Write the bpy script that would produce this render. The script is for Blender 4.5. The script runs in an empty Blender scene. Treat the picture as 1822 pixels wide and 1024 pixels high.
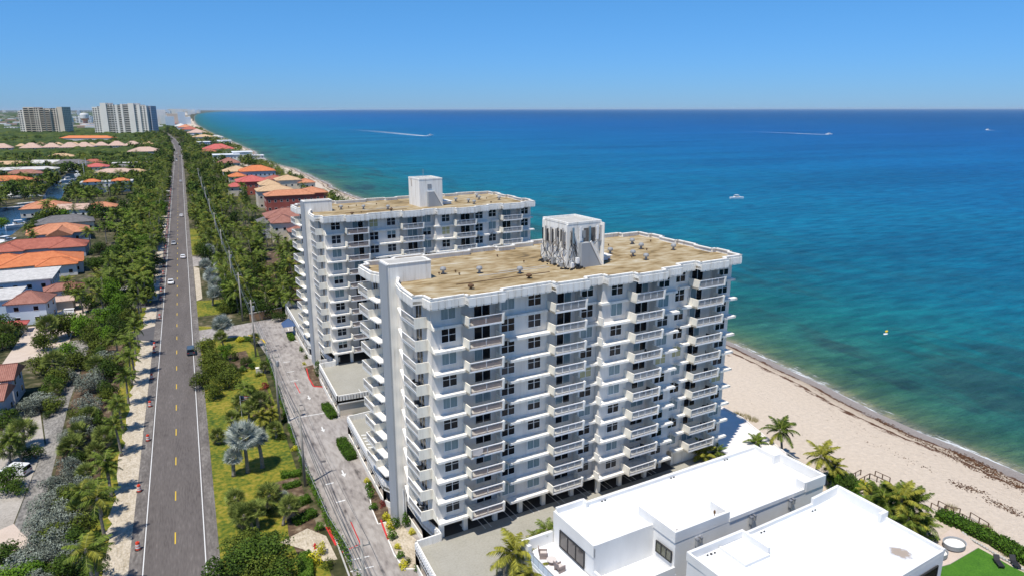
import bpy, math, random
from mathutils import Vector, Matrix, noise
from mathutils.geometry import tessellate_polygon
random.seed(7)
S = bpy.context.scene
COL = S.collection
R = math.radians
# ---------------------------------------------------------------- camera, sky, sun, exposure
FPX, HCAM, PITCH, YAW = 1250.0, 58.0, math.atan(318 / 1250.0), R(24.7)
cd = bpy.data.cameras.new('camera'); cam = bpy.data.objects.new('camera', cd); COL.objects.link(cam)
cam.location = (0, 0, HCAM); cam.rotation_mode = 'XYZ'
cam.rotation_euler = (math.pi / 2 - PITCH, R(0.06), -YAW)
cd.sensor_width = 36; cd.lens = 36 * FPX / 1822; cd.clip_start = 1; cd.clip_end = 400000
S.camera = cam
S.view_settings.view_transform = 'Standard'; S.view_settings.look = 'None'
S.view_settings.exposure = 0.07; S.view_settings.gamma = 1
SUN_EL, SH_AZ = R(67), R(34)          # elevation; shadows fall 27 degrees north of east
sdir = Vector((-math.cos(SH_AZ) * math.cos(SUN_EL), -math.sin(SH_AZ) * math.cos(SUN_EL), math.sin(SUN_EL)))
W = bpy.data.worlds.new('World'); S.world = W; W.use_nodes = True
wn = W.node_tree; bg = wn.nodes['Background']
sky = wn.nodes.new('ShaderNodeTexSky'); sky.sky_type = 'NISHITA'; sky.sun_disc = False
sky.sun_elevation = SUN_EL; sky.sun_rotation = math.atan2(sdir.x, sdir.y)
sky.altitude = 0; sky.air_density = 1.0; sky.dust_density = 0.0; sky.ozone_density = 3.0
# clear maritime air: the sky keeps its blue right down to the horizon
_tc = wn.nodes.new('ShaderNodeTexCoord'); _sx = wn.nodes.new('ShaderNodeSeparateXYZ'); wn.links.new(_tc.outputs['Generated'], _sx.inputs[0])
_rp = wn.nodes.new('ShaderNodeValToRGB'); wn.links.new(_sx.outputs[2], _rp.inputs[0])
_e = _rp.color_ramp.elements; _e[0].position = 0.0; _e[0].color = (0.235, 0.45, 0.95, 1); _e[1].position = 0.30; _e[1].color = (0.33, 0.70, 1.0, 1)
_n = _e.new(0.06); _n.color = (0.25, 0.52, 0.98, 1); _n = _e.new(0.14); _n.color = (0.28, 0.61, 0.98, 1)
_mx = wn.nodes.new('ShaderNodeMix'); _mx.data_type = 'RGBA'; _mx.blend_type = 'MULTIPLY'; _mx.inputs[0].default_value = 1
wn.links.new(sky.outputs[0], _mx.inputs[6]); wn.links.new(_rp.outputs[0], _mx.inputs[7])
wn.links.new(_mx.outputs[2], bg.inputs[0]); bg.inputs[1].default_value = 0.12
sl = bpy.data.lights.new('sun', 'SUN'); sl.energy = 4.95; sl.angle = R(0.5); sl.color = (1, 0.945, 0.85)
so = bpy.data.objects.new('sun', sl); COL.objects.link(so)
so.rotation_euler = sdir.to_track_quat('Z', 'Y').to_euler()

# ---------------------------------------------------------------- picture point -> place on a level plane
_F = Vector((math.sin(YAW) * math.cos(PITCH), math.cos(YAW) * math.cos(PITCH), -math.sin(PITCH)))
_R = Vector((math.cos(YAW), -math.sin(YAW), 0)); _U = _R.cross(_F)
def G(px, py, z=0.0):
    d = _F * FPX + _R * (px - 911) - _U * (py - 512)
    t = (z - HCAM) / d.z
    return (d.x * t, d.y * t)

# ---------------------------------------------------------------- materials
MATS = {}
def _new(name):
    m = bpy.data.materials.new(name); m.use_nodes = True; MATS[name] = m
    nt = m.node_tree; return m, nt, nt.nodes['Principled BSDF']
def N(nt, t, **kw):
    n = nt.nodes.new('ShaderNode' + t)
    for k, v in kw.items():
        if k.startswith('i_'): n.inputs[k[2:].replace('_', ' ')].default_value = v
        else: setattr(n, k, v)
    return n
def ramp(nt, pts, fac=None):
    r = nt.nodes.new('ShaderNodeValToRGB'); e = r.color_ramp.elements
    while len(e) < len(pts): e.new(0.5)
    for el, (p, c) in zip(e, pts): el.position = p; el.color = (*c, 1)
    if fac is not None: nt.links.new(fac, r.inputs[0])
    return r
def flat(name, c, rough=0.7, metal=0.0, spec=0.5):
    m, nt, b = _new(name); b.inputs['Base Color'].default_value = (*c, 1)
    b.inputs['Roughness'].default_value = rough; b.inputs['Metallic'].default_value = metal
    b.inputs['Specular IOR Level'].default_value = spec
    return m
def noisy(name, pts, scale, rough=0.85, detail=6, stretch=(1, 1, 1), bump=0.0, dist=0.0, scale2=None, spec=0.3, coord='Object'):
    m, nt, b = _new(name)
    tc = N(nt, 'TexCoord'); mp = N(nt, 'Mapping'); mp.inputs['Scale'].default_value = stretch
    nt.links.new(tc.outputs[coord], mp.inputs[0])
    nz = N(nt, 'TexNoise'); nz.inputs['Scale'].default_value = scale; nz.inputs['Detail'].default_value = detail
    nz.inputs['Roughness'].default_value = 0.6; nz.inputs['Distortion'].default_value = dist
    nt.links.new(mp.outputs[0], nz.inputs[0]); fac = nz.outputs[0]
    if scale2:
        n2 = N(nt, 'TexNoise'); n2.inputs['Scale'].default_value = scale2; n2.inputs['Detail'].default_value = 4
        nt.links.new(mp.outputs[0], n2.inputs[0])
        mx = N(nt, 'Math', operation='MULTIPLY_ADD'); mx.inputs[1].default_value = 0.5
        nt.links.new(n2.outputs[0], mx.inputs[0])
        h = N(nt, 'Math', operation='MULTIPLY'); h.inputs[1].default_value = 0.5
        nt.links.new(fac, h.inputs[0]); nt.links.new(h.outputs[0], mx.inputs[2]); fac = mx.outputs[0]
    r = ramp(nt, pts, fac); nt.links.new(r.outputs[0], b.inputs['Base Color'])
    b.inputs['Roughness'].default_value = rough; b.inputs['Specular IOR Level'].default_value = spec
    if bump:
        bp = N(nt, 'Bump'); bp.inputs['Strength'].default_value = 1; bp.inputs['Distance'].default_value = bump
        nt.links.new(fac, bp.inputs['Height']); nt.links.new(bp.outputs[0], b.inputs['Normal'])
    return m
def leafmat(name, dark, light, rough=0.7):
    m, nt, b = _new(name)
    ge = N(nt, 'NewGeometry'); oi = N(nt, 'ObjectInfo')
    ad = N(nt, 'Math', operation='MULTIPLY_ADD'); ad.inputs[1].default_value = 0.72
    sc = N(nt, 'Math', operation='MULTIPLY'); sc.inputs[1].default_value = 0.28
    nt.links.new(oi.outputs['Random'], sc.inputs[0])
    nt.links.new(ge.outputs['Random Per Island'], ad.inputs[0]); nt.links.new(sc.outputs[0], ad.inputs[2])
    mid = tuple((a + b_) / 2 for a, b_ in zip(dark, light))
    r = ramp(nt, [(0, dark), (0.55, mid), (1, light)], ad.outputs[0])
    nt.links.new(r.outputs[0], b.inputs['Base Color'])
    b.inputs['Roughness'].default_value = rough; b.inputs['Specular IOR Level'].default_value = 0.12
    return m
def tilemat(name, c1, c2, pitch=0.34):
    m, nt, b = _new(name)
    uv = N(nt, 'UVMap'); wv = N(nt, 'TexWave', wave_type='BANDS', bands_direction='X', wave_profile='SIN')
    wv.inputs['Scale'].default_value = 1 / pitch / 3.2; wv.inputs['Distortion'].default_value = 0.3
    nt.links.new(uv.outputs[0], wv.inputs[0])
    wy = N(nt, 'TexWave', wave_type='BANDS', bands_direction='Y', wave_profile='SAW'); wy.inputs['Scale'].default_value = 0.9
    nt.links.new(uv.outputs[0], wy.inputs[0])
    nz = N(nt, 'TexNoise'); nz.inputs['Scale'].default_value = 0.7; nz.inputs['Detail'].default_value = 8
    nz.inputs['Roughness'].default_value = 0.75
    tc = N(nt, 'TexCoord'); nt.links.new(tc.outputs['Object'], nz.inputs[0])
    a = N(nt, 'Math', operation='MULTIPLY_ADD'); a.inputs[1].default_value = 0.25
    nt.links.new(wv.outputs[1], a.inputs[0]); nt.links.new(nz.outputs[0], a.inputs[2])
    r = ramp(nt, [(0.3, tuple(x * 0.6 for x in c1)), (0.55, c1), (0.85, c2)], a.outputs[0])
    nt.links.new(r.outputs[0], b.inputs['Base Color']); b.inputs['Roughness'].default_value = 0.8
    ad = N(nt, 'Math', operation='ADD'); nt.links.new(wv.outputs[1], ad.inputs[0]); nt.links.new(wy.outputs[1], ad.inputs[1])
    bp = N(nt, 'Bump'); bp.inputs['Distance'].default_value = 0.06; nt.links.new(ad.outputs[0], bp.inputs['Height'])
    nt.links.new(bp.outputs[0], b.inputs['Normal'])
    return m

noisy('wall', [(0.36, (0.65, 0.61, 0.56)), (0.5, (0.73, 0.69, 0.635)), (0.66, (0.77, 0.735, 0.68))], 0.7, 0.8, stretch=(1.6, 1.6, 0.16), detail=9)
noisy('trim', [(0.33, (0.64, 0.60, 0.53)), (0.43, (0.78, 0.75, 0.69)), (0.6, (0.86, 0.835, 0.78))], 0.9, 0.75, stretch=(2, 2, 0.2), detail=9)
noisy('cream', [(0.33, (0.64, 0.59, 0.50)), (0.43, (0.77, 0.725, 0.63)), (0.6, (0.85, 0.81, 0.71))], 0.9, 0.75, stretch=(2, 2, 0.25), detail=9)
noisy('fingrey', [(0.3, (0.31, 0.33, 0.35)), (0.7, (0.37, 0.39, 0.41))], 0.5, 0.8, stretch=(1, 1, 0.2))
noisy('gravel_roof', [(0.34, (0.10, 0.075, 0.045)), (0.41, (0.22, 0.155, 0.07)), (0.47, (0.30, 0.22, 0.115)), (0.53, (0.36, 0.285, 0.17)), (0.59, (0.42, 0.355, 0.24)), (0.68, (0.50, 0.455, 0.37))],
      0.13, 0.95, detail=9, dist=1.5, scale2=0.7, stretch=(0.6, 1.3, 1))
noisy('deck', [(0.3, (0.27, 0.26, 0.22)), (0.5, (0.33, 0.315, 0.27)), (0.75, (0.38, 0.365, 0.32))], 0.25, 0.9, detail=8, scale2=4)
noisy('asphalt', [(0.34, (0.078, 0.067, 0.062)), (0.45, (0.112, 0.098, 0.091)), (0.55, (0.128, 0.112, 0.104)), (0.66, (0.17, 0.151, 0.14))], 0.35, 0.9, detail=10, stretch=(1, 0.12, 1), scale2=5, coord='Object')
noisy('asphalt_dark', [(0.3, (0.075, 0.07, 0.075)), (0.7, (0.12, 0.115, 0.115))], 0.4, 0.9, detail=8, scale2=4)
noisy('shoulder', [(0.36, (0.10, 0.088, 0.080)), (0.5, (0.15, 0.134, 0.122)), (0.64, (0.235, 0.214, 0.192))], 0.5, 0.9, detail=10, stretch=(1, 0.3, 1), scale2=3)
noisy('driveway', [(0.34, (0.09, 0.08, 0.075)), (0.42, (0.23, 0.205, 0.19)), (0.50, (0.30, 0.272, 0.25)), (0.60, (0.37, 0.34, 0.315))], 0.22, 0.9, detail=12, dist=0.8, scale2=0.9, stretch=(1.6, 0.5, 1))
noisy('concrete', [(0.3, (0.38, 0.37, 0.34)), (0.7, (0.5, 0.485, 0.45))], 0.6, 0.9, detail=8)
noisy('paver', [(0.3, (0.46, 0.37, 0.30)), (0.7, (0.60, 0.50, 0.42))], 0.5, 0.9, detail=8, scale2=5)
noisy('yard', [(0.35, (0.26, 0.235, 0.20)), (0.5, (0.37, 0.335, 0.29)), (0.65, (0.45, 0.41, 0.36))], 0.3, 0.9, detail=9, scale2=3)
noisy('lane', [(0.38, (0.11, 0.105, 0.095)), (0.5, (0.22, 0.205, 0.185)), (0.62, (0.33, 0.31, 0.28))], 0.3, 0.9, detail=10, stretch=(1, .4, 1), scale2=3)
noisy('terrace', [(0.3, (0.68, 0.64, 0.60)), (0.7, (0.78, 0.74, 0.71))], 0.4, 0.8)
noisy('land', [(0.36, (0.018, 0.022, 0.008)), (0.48, (0.045, 0.048, 0.016)), (0.56, (0.10, 0.085, 0.045)), (0.66, (0.24, 0.20, 0.14))], 0.06, 1, detail=10, scale2=0.6)
noisy('mulch', [(0.35, (0.05, 0.033, 0.022)), (0.55, (0.12, 0.08, 0.05)), (0.75, (0.30, 0.24, 0.17))], 0.7, 1, detail=8)
noisy('lawn', [(0.36, (0.035, 0.065, 0.008)), (0.43, (0.07, 0.105, 0.010)), (0.50, (0.145, 0.155, 0.014)), (0.57, (0.24, 0.20, 0.022)), (0.66, (0.30, 0.235, 0.06))], 0.12, 0.95, detail=11, scale2=1.4)
noisy('lawn_green', [(0.3, (0.03, 0.10, 0.008)), (0.55, (0.06, 0.17, 0.012)), (0.75, (0.10, 0.22, 0.02))], 0.5, 0.95, detail=8, scale2=5)
noisy('verge', [(0.25, (0.20, 0.155, 0.09)), (0.42, (0.40, 0.34, 0.25)), (0.58, (0.56, 0.49, 0.39)), (0.75, (0.66, 0.60, 0.49))], 0.45, 1, detail=10, dist=1.5, scale2=2.5, bump=0.35, stretch=(1.5, 0.8, 1))
noisy('canopy', [(0.25, (0.008, 0.018, 0.005)), (0.45, (0.03, 0.055, 0.010)), (0.55, (0.06, 0.085, 0.012)), (0.66, (0.12, 0.135, 0.025))], 0.10, 1, detail=10, scale2=0.02, bump=1.5)
noisy('bark', [(0.3, (0.10, 0.085, 0.065)), (0.7, (0.24, 0.21, 0.175))], 2, 1, stretch=(1, 1, 3))
noisy('palm_bark', [(0.3, (0.15, 0.13, 0.105)), (0.7, (0.33, 0.30, 0.26))], 1, 1, stretch=(1, 1, 6))
noisy('pole_wood', [(0.3, (0.24, 0.22, 0.19)), (0.7, (0.42, 0.39, 0.35))], 2, 0.9, stretch=(1, 1, 0.2))
noisy('white_roof', [(0.36, (0.66, 0.68, 0.71)), (0.5, (0.72, 0.73, 0.75)), (0.66, (0.68, 0.73, 0.77))], 0.12, 0.6, detail=5)
noisy('white_wall', [(0.36, (0.70, 0.69, 0.665)), (0.6, (0.77, 0.76, 0.735))], 0.3, 0.7, stretch=(1, 1, 0.3))
noisy('beige_wall', [(0.3, (0.60, 0.53, 0.42)), (0.7, (0.68, 0.61, 0.50))], 0.3, 0.8)
noisy('grey_wall', [(0.3, (0.40, 0.42, 0.47)), (0.7, (0.48, 0.50, 0.55))], 0.3, 0.8)
noisy('red_wall', [(0.3, (0.30, 0.07, 0.055)), (0.7, (0.40, 0.11, 0.08))], 0.3, 0.8)
noisy('tower_wall', [(0.3, (0.74, 0.69, 0.61)), (0.7, (0.82, 0.77, 0.69))], 0.05, 0.8)
noisy('tower_tan', [(0.3, (0.60, 0.51, 0.40)), (0.7, (0.70, 0.61, 0.49))], 0.05, 0.8)
noisy('pale_blue', [(0.3, (0.52, 0.60, 0.68)), (0.7, (0.62, 0.69, 0.76))], 0.05, 0.7)
noisy('brick_wall', [(0.3, (0.34, 0.20, 0.11)), (0.7, (0.46, 0.29, 0.17))], 0.8, 0.9)
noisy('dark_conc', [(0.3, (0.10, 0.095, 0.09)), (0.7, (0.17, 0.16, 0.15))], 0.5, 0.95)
noisy('weed', [(0.4, (0.06, 0.028, 0.014)), (0.65, (0.14, 0.07, 0.035))], 2, 1)
flat('glass', (0.007, 0.008, 0.011), 0.12, spec=0.22)
flat('glass2', (0.018, 0.022, 0.03), 0.15, spec=0.3)
noisy('glass_teal', [(0.3, (0.13, 0.21, 0.235)), (0.7, (0.24, 0.33, 0.36))], 1.3, 0.25, stretch=(3, 1, 0.3), spec=0.5)
noisy('glass_yellow', [(0.3, (0.36, 0.33, 0.16)), (0.7, (0.46, 0.43, 0.24))], 1.3, 0.3, spec=0.5)
flat('white_metal', (0.8, 0.8, 0.8), 0.5); flat('brown_metal', (0.30, 0.22, 0.19), 0.6)
flat('grey_metal', (0.30, 0.31, 0.32), 0.5); flat('black', (0.02, 0.02, 0.022), 0.6); flat('rubber', (0.02, 0.02, 0.02), 0.8)
flat('chrome', (0.6, 0.6, 0.62), 0.3, 0.9); flat('orange', (0.62, 0.055, 0.02), 0.5); flat('red_paint', (0.55, 0.03, 0.03), 0.7)
flat('yellow_paint', (0.62, 0.42, 0.03), 0.7); flat('white_paint', (0.66, 0.66, 0.64), 0.75); flat('blue_cloth', (0.045, 0.09, 0.20), 0.8)
flat('wire', (0.09, 0.10, 0.10), 0.6); flat('wicker', (0.30, 0.235, 0.21), 0.8); flat('cushion', (0.58, 0.53, 0.50), 0.9)
flat('rust', (0.12, 0.065, 0.03), 0.9); flat('wood_rail', (0.13, 0.085, 0.055), 0.9); flat('fence_mesh', (0.05, 0.08, 0.04), 0.8)
flat('car_white', (0.72, 0.72, 0.72), 0.25); flat('car_silver', (0.40, 0.41, 0.42), 0.3, 0.4); flat('car_dark', (0.06, 0.085, 0.11), 0.25)
flat('light_red', (0.4, 0.02, 0.02), 0.3); flat('light_white', (0.8, 0.8, 0.78), 0.2)
flat('gelcoat', (0.80, 0.80, 0.79), 0.3); flat('thatch', (0.28, 0.20, 0.12), 1)
flat('frond_rib', (0.20, 0.21, 0.05), 0.7)
leafmat('lf_palm', (0.007, 0.022, 0.003), (0.18, 0.24, 0.03))
leafmat('lf_palm_yel', (0.05, 0.065, 0.008), (0.34, 0.32, 0.045))
leafmat('lf_fan', (0.015, 0.035, 0.006), (0.30, 0.35, 0.08))
leafmat('lf_silver', (0.10, 0.135, 0.115), (0.60, 0.64, 0.58))
leafmat('lf_dry', (0.18, 0.15, 0.09), (0.42, 0.36, 0.25))
leafmat('lf_grape', (0.008, 0.022, 0.003), (0.17, 0.21, 0.028))
leafmat('lf_bright', (0.015, 0.05, 0.004), (0.17, 0.30, 0.022))
leafmat('lf_dark', (0.005, 0.016, 0.003), (0.09, 0.15, 0.018))
leafmat('lf_button', (0.04, 0.05, 0.035), (0.34, 0.38, 0.31))
leafmat('lf_hedge', (0.02, 0.06, 0.006), (0.10, 0.19, 0.015))
leafmat('lf_yellow', (0.25, 0.25, 0.01), (0.70, 0.62, 0.05))
leafmat('lf_redleaf', (0.10, 0.015, 0.015), (0.32, 0.07, 0.05))
leafmat('lf_grass', (0.16, 0.14, 0.04), (0.42, 0.36, 0.14))
tilemat('tile_orange', (0.52, 0.20, 0.10), (0.66, 0.31, 0.17))
tilemat('tile_vivid', (0.58, 0.165, 0.055), (0.72, 0.26, 0.10))
tilemat('tile_red', (0.36, 0.10, 0.065), (0.50, 0.17, 0.11))
tilemat('tile_brown', (0.30, 0.12, 0.085), (0.42, 0.20, 0.15))
tilemat('tile_crimson', (0.50, 0.10, 0.085), (0.60, 0.17, 0.14))
tilemat('tile_salmon', (0.52, 0.35, 0.27), (0.64, 0.47, 0.38))
tilemat('tile_tan', (0.55, 0.36, 0.20), (0.66, 0.47, 0.28))
tilemat('tile_grey', (0.14, 0.13, 0.13), (0.22, 0.21, 0.21))
tilemat('shingle_white', (0.55, 0.53, 0.50), (0.68, 0.66, 0.63))

# ---------------------------------------------------------------- mesh builder and object helpers
class MB:
    def __init__(s): s.v = []; s.f = []; s.m = []; s.mats = []; s.cur = 0; s.M = None
    def mat(s, name):
        if name not in s.mats: s.mats.append(name)
        s.cur = s.mats.index(name); return s
    def add(s, vs, fs):
        b = len(s.v)
        if s.M is not None: vs = [s.M @ Vector(p) for p in vs]
        s.v += [tuple(p) for p in vs]
        for f in fs: s.f.append(tuple(i + b for i in f)); s.m.append(s.cur)
        return s
    def box(s, x0, x1, y0, y1, z0, z1):
        x0, x1 = min(x0, x1), max(x0, x1); y0, y1 = min(y0, y1), max(y0, y1); z0, z1 = min(z0, z1), max(z0, z1)
        return s.add([(x0, y0, z0), (x1, y0, z0), (x1, y1, z0), (x0, y1, z0), (x0, y0, z1), (x1, y0, z1), (x1, y1, z1), (x0, y1, z1)],
                     [(0, 3, 2, 1), (4, 5, 6, 7), (0, 1, 5, 4), (1, 2, 6, 5), (2, 3, 7, 6), (3, 0, 4, 7)])
    def bar(s, a, b, w, h, up=(0, 0, 1)):
        a, b = Vector(a), Vector(b); d = (b - a).normalized(); u = Vector(up)
        if abs(d.dot(u)) > 0.98: u = Vector((1, 0, 0))
        r = d.cross(u).normalized() * w / 2; u2 = r.cross(d).normalized() * h / 2
        vs = [a - r - u2, a + r - u2, a + r + u2, a - r + u2, b - r - u2, b + r - u2, b + r + u2, b - r + u2]
        return s.add(vs, [(0, 1, 2, 3), (7, 6, 5, 4), (0, 4, 5, 1), (1, 5, 6, 2), (2, 6, 7, 3), (3, 7, 4, 0)])
    def prism(s, poly, z0, z1, caps=True):
        n = len(poly); ar = sum(poly[i][0] * poly[(i + 1) % n][1] - poly[(i + 1) % n][0] * poly[i][1] for i in range(n))
        if ar < 0: poly = poly[::-1]
        vs = [(p[0], p[1], z0) for p in poly] + [(p[0], p[1], z1) for p in poly]
        fs = [(i, (i + 1) % n, n + (i + 1) % n, n + i) for i in range(n)]
        if caps:
            for t in tessellate_polygon([[Vector((p[0], p[1], 0)) for p in poly]]):
                a, b, c = t
                cr = (poly[b][0] - poly[a][0]) * (poly[c][1] - poly[a][1]) - (poly[b][1] - poly[a][1]) * (poly[c][0] - poly[a][0])
                if cr < 0: b, c = c, b
                fs.append((n + a, n + b, n + c)); fs.append((a, c, b))
        return s.add(vs, fs)
    def flatpoly(s, poly, z):
        vs = [(p[0], p[1], z) for p in poly]; fs = []
        for a, b, c in tessellate_polygon([[Vector((p[0], p[1], 0)) for p in poly]]):
            cr = (poly[b][0] - poly[a][0]) * (poly[c][1] - poly[a][1]) - (poly[b][1] - poly[a][1]) * (poly[c][0] - poly[a][0])
            fs.append((a, b, c) if cr > 0 else (a, c, b))
        return s.add(vs, fs)
    def tube(s, pts, rads, n=8, cap=True):
        pts = [Vector(p) for p in pts]; rings = []
        if isinstance(rads, (int, float)): rads = [rads] * len(pts)
        vs = []; fs = []
        for i, p in enumerate(pts):
            d = (pts[min(i + 1, len(pts) - 1)] - pts[max(i - 1, 0)]).normalized()
            u = Vector((0, 0, 1)) if abs(d.z) < 0.95 else Vector((1, 0, 0))
            r = d.cross(u).normalized(); q = r.cross(d).normalized()
            for k in range(n):
                a = 2 * math.pi * k / n; vs.append(p + (r * math.cos(a) + q * math.sin(a)) * rads[i])
        for i in range(len(pts) - 1):
            for k in range(n):
                a, b = i * n + k, i * n + (k + 1) % n; fs.append((a, a + n, b + n, b))
        if cap: fs.append(tuple(range(n))); fs.append(tuple((len(pts) - 1) * n + k for k in range(n))[::-1])
        return s.add(vs, fs)
    def lathe(s, prof, n=16, c=(0, 0), sx=1, sy=1):
        vs = []; fs = []
        for r, z in prof:
            for k in range(n): a = 2 * math.pi * k / n; vs.append((c[0] + r * sx * math.cos(a), c[1] + r * sy * math.sin(a), z))
        for i in range(len(prof) - 1):
            for k in range(n):
                a, b = i * n + k, i * n + (k + 1) % n; fs.append((a, b, b + n, a + n))
        fs.append(tuple(range(n))[::-1]); fs.append(tuple((len(prof) - 1) * n + k for k in range(n)))
        return s.add(vs, fs)
    def mesh(s, name, mat=None, smooth=False, uv=False):
        me = bpy.data.meshes.new(name); me.from_pydata(s.v, [], s.f)
        names = s.mats if s.mats else [mat or 'trim']
        for m in names: me.materials.append(MATS[m])
        if s.mats: me.polygons.foreach_set('material_index', s.m)
        if uv:
            ul = me.uv_layers.new(name='UVMap')
            for p in me.polygons:
                n = p.normal; h = Vector((-n.y, n.x, 0))
                h = h.normalized() if h.length > 0.01 else Vector((1, 0, 0)); u = n.cross(h)
                for li in p.loop_indices:
                    co = me.vertices[me.loops[li].vertex_index].co; ul.data[li].uv = (co.dot(h), co.dot(u))
        if smooth: me.polygons.foreach_set('use_smooth', [True] * len(me.polygons))
        me.update(); return me
    def obj(s, name, mat=None, parent=None, smooth=False, uv=False):
        return link(name, s.mesh(name, mat, smooth, uv), parent)
def link(name, data, parent=None, loc=None, rz=0.0, sc=None):
    o = bpy.data.objects.new(name, data); COL.objects.link(o)
    if parent is not None: o.parent = parent
    if loc is not None: o.location = loc
    if rz: o.rotation_euler = (0, 0, rz)
    if sc is not None: o.scale = sc
    return o
def tag(o, label, cat, group=None):
    o['label'] = label; o['category'] = cat
    if group: o['group'] = group
    return o
def thing(name, label, cat, loc=(0, 0, 0), rz=0.0, group=None):
    o = link(name, None, None, loc, rz); o.empty_display_size = 0.5
    return tag(o, label, cat, group)
KIDS = {}
def kids(o): return [c for c in KIDSRC() if c.parent == o]
def KIDSRC(): return bpy.data.objects
def copy_tree(o, parent=None, table=None):
    if table is None:
        table = {}
        for c in bpy.data.objects:
            if c.parent: table.setdefault(c.parent.name, []).append(c)
    n = o.copy(); COL.objects.link(n); n.parent = parent
    for c in table.get(o.name, []): copy_tree(c, n, table)
    return n
def structure(o, kind='structure'):
    o['kind'] = kind; return o
def ground(name, poly, z, mat, kind='structure'):
    return structure(MB().flatpoly(poly, z).obj(name, mat), kind)
_ord = ['first', 'second', 'third', 'fourth', 'fifth', 'sixth', 'seventh', 'eighth', 'ninth', 'tenth']
def ordn(i):
    if i < 10: return _ord[i]
    n = i + 1
    return '%d%s' % (n, 'th' if 10 < n % 100 < 14 else {1: 'st', 2: 'nd', 3: 'rd'}.get(n % 10, 'th'))
def check_labels():
    import collections
    seen = collections.Counter()
    for o in bpy.data.objects:
        if o.parent is None and 'label' in o:
            w = len(o['label'].split())
            if w > 16 or w < 4: print('LBL', w, o['label'])
            seen[o['label']] += 1
    for k, v in seen.items():
        if v > 1: print('DUP', v, k)
# ================================================================ THE SETTING: coast, sea, land, roads
coast_px = [(1850, 851), (1800, 826), (1650, 771), (1500, 708), (1400, 655), (1300, 607)]
cw = [(116, -260), (121, -60), (124, 20)] + [G(x, y, -1) for x, y in coast_px]
cw += [(121, 165), (116, 230), (112, 310), (109, 390)] + [G(x, y, -1) for x, y in [(654.7, 356), (614, 343.7), (577, 322.6), (524.6, 299.8), (479, 289), (452.5, 269), (419, 254)]]
cw = sorted(cw, key=lambda p: p[1])
cw = [p for i, p in enumerate(cw) if i == 0 or p[1] - cw[i - 1][1] > 8]
cw += [(84, 1560), (74, 1830), (66, 2400), (60, 3200), (72, 4300), (110, 6500), (190, 9500), (420, 14000), (900, 20000), (2600, 28000)]
def resample(pts, step0=9.0):
    out = [pts[0]]
    for a, b in zip(pts, pts[1:]):
        d = math.hypot(b[0] - a[0], b[1] - a[1]); st = max(step0, 0.03 * abs(a[1])); n = max(1, int(d / st))
        for i in range(1, n + 1):
            t = i / n; out.append((a[0] + (b[0] - a[0]) * t, a[1] + (b[1] - a[1]) * t))
    return out
cw = resample(cw)
rr = random.Random(3)
cw = [(x + 0.9 * math.sin(y / 13.0) + 0.6 * math.sin(y / 5.1 + 1) if y < 1500 else x, y) for x, y in cw]
def strip(name, offs, mat, kind='structure', rows=cw):
    """sheet along the coast; offs = [(distance from waterline, height)]; attribute shore = that distance, along = northing"""
    vs = []; fs = []; sh = []; al = []
    for x, y in rows:
        for d, z in offs: vs.append((x + d, y, z)); sh.append(d); al.append(y)
    k = len(offs)
    for i in range(len(rows) - 1):
        for j in range(k - 1): fs.append((i * k + j, i * k + j + 1, (i + 1) * k + j + 1, (i + 1) * k + j))
    me = bpy.data.meshes.new(name); me.from_pydata(vs, [], fs); me.materials.append(MATS[mat])
    for nm, dat in (('shore', sh), ('along', al)):
        at = me.attributes.new(nm, 'FLOAT', 'POINT'); at.data.foreach_set('value', dat)
    me.polygons.foreach_set('use_smooth', [True] * len(fs)); me.update()
    return structure(link(name, me), kind)
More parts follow.
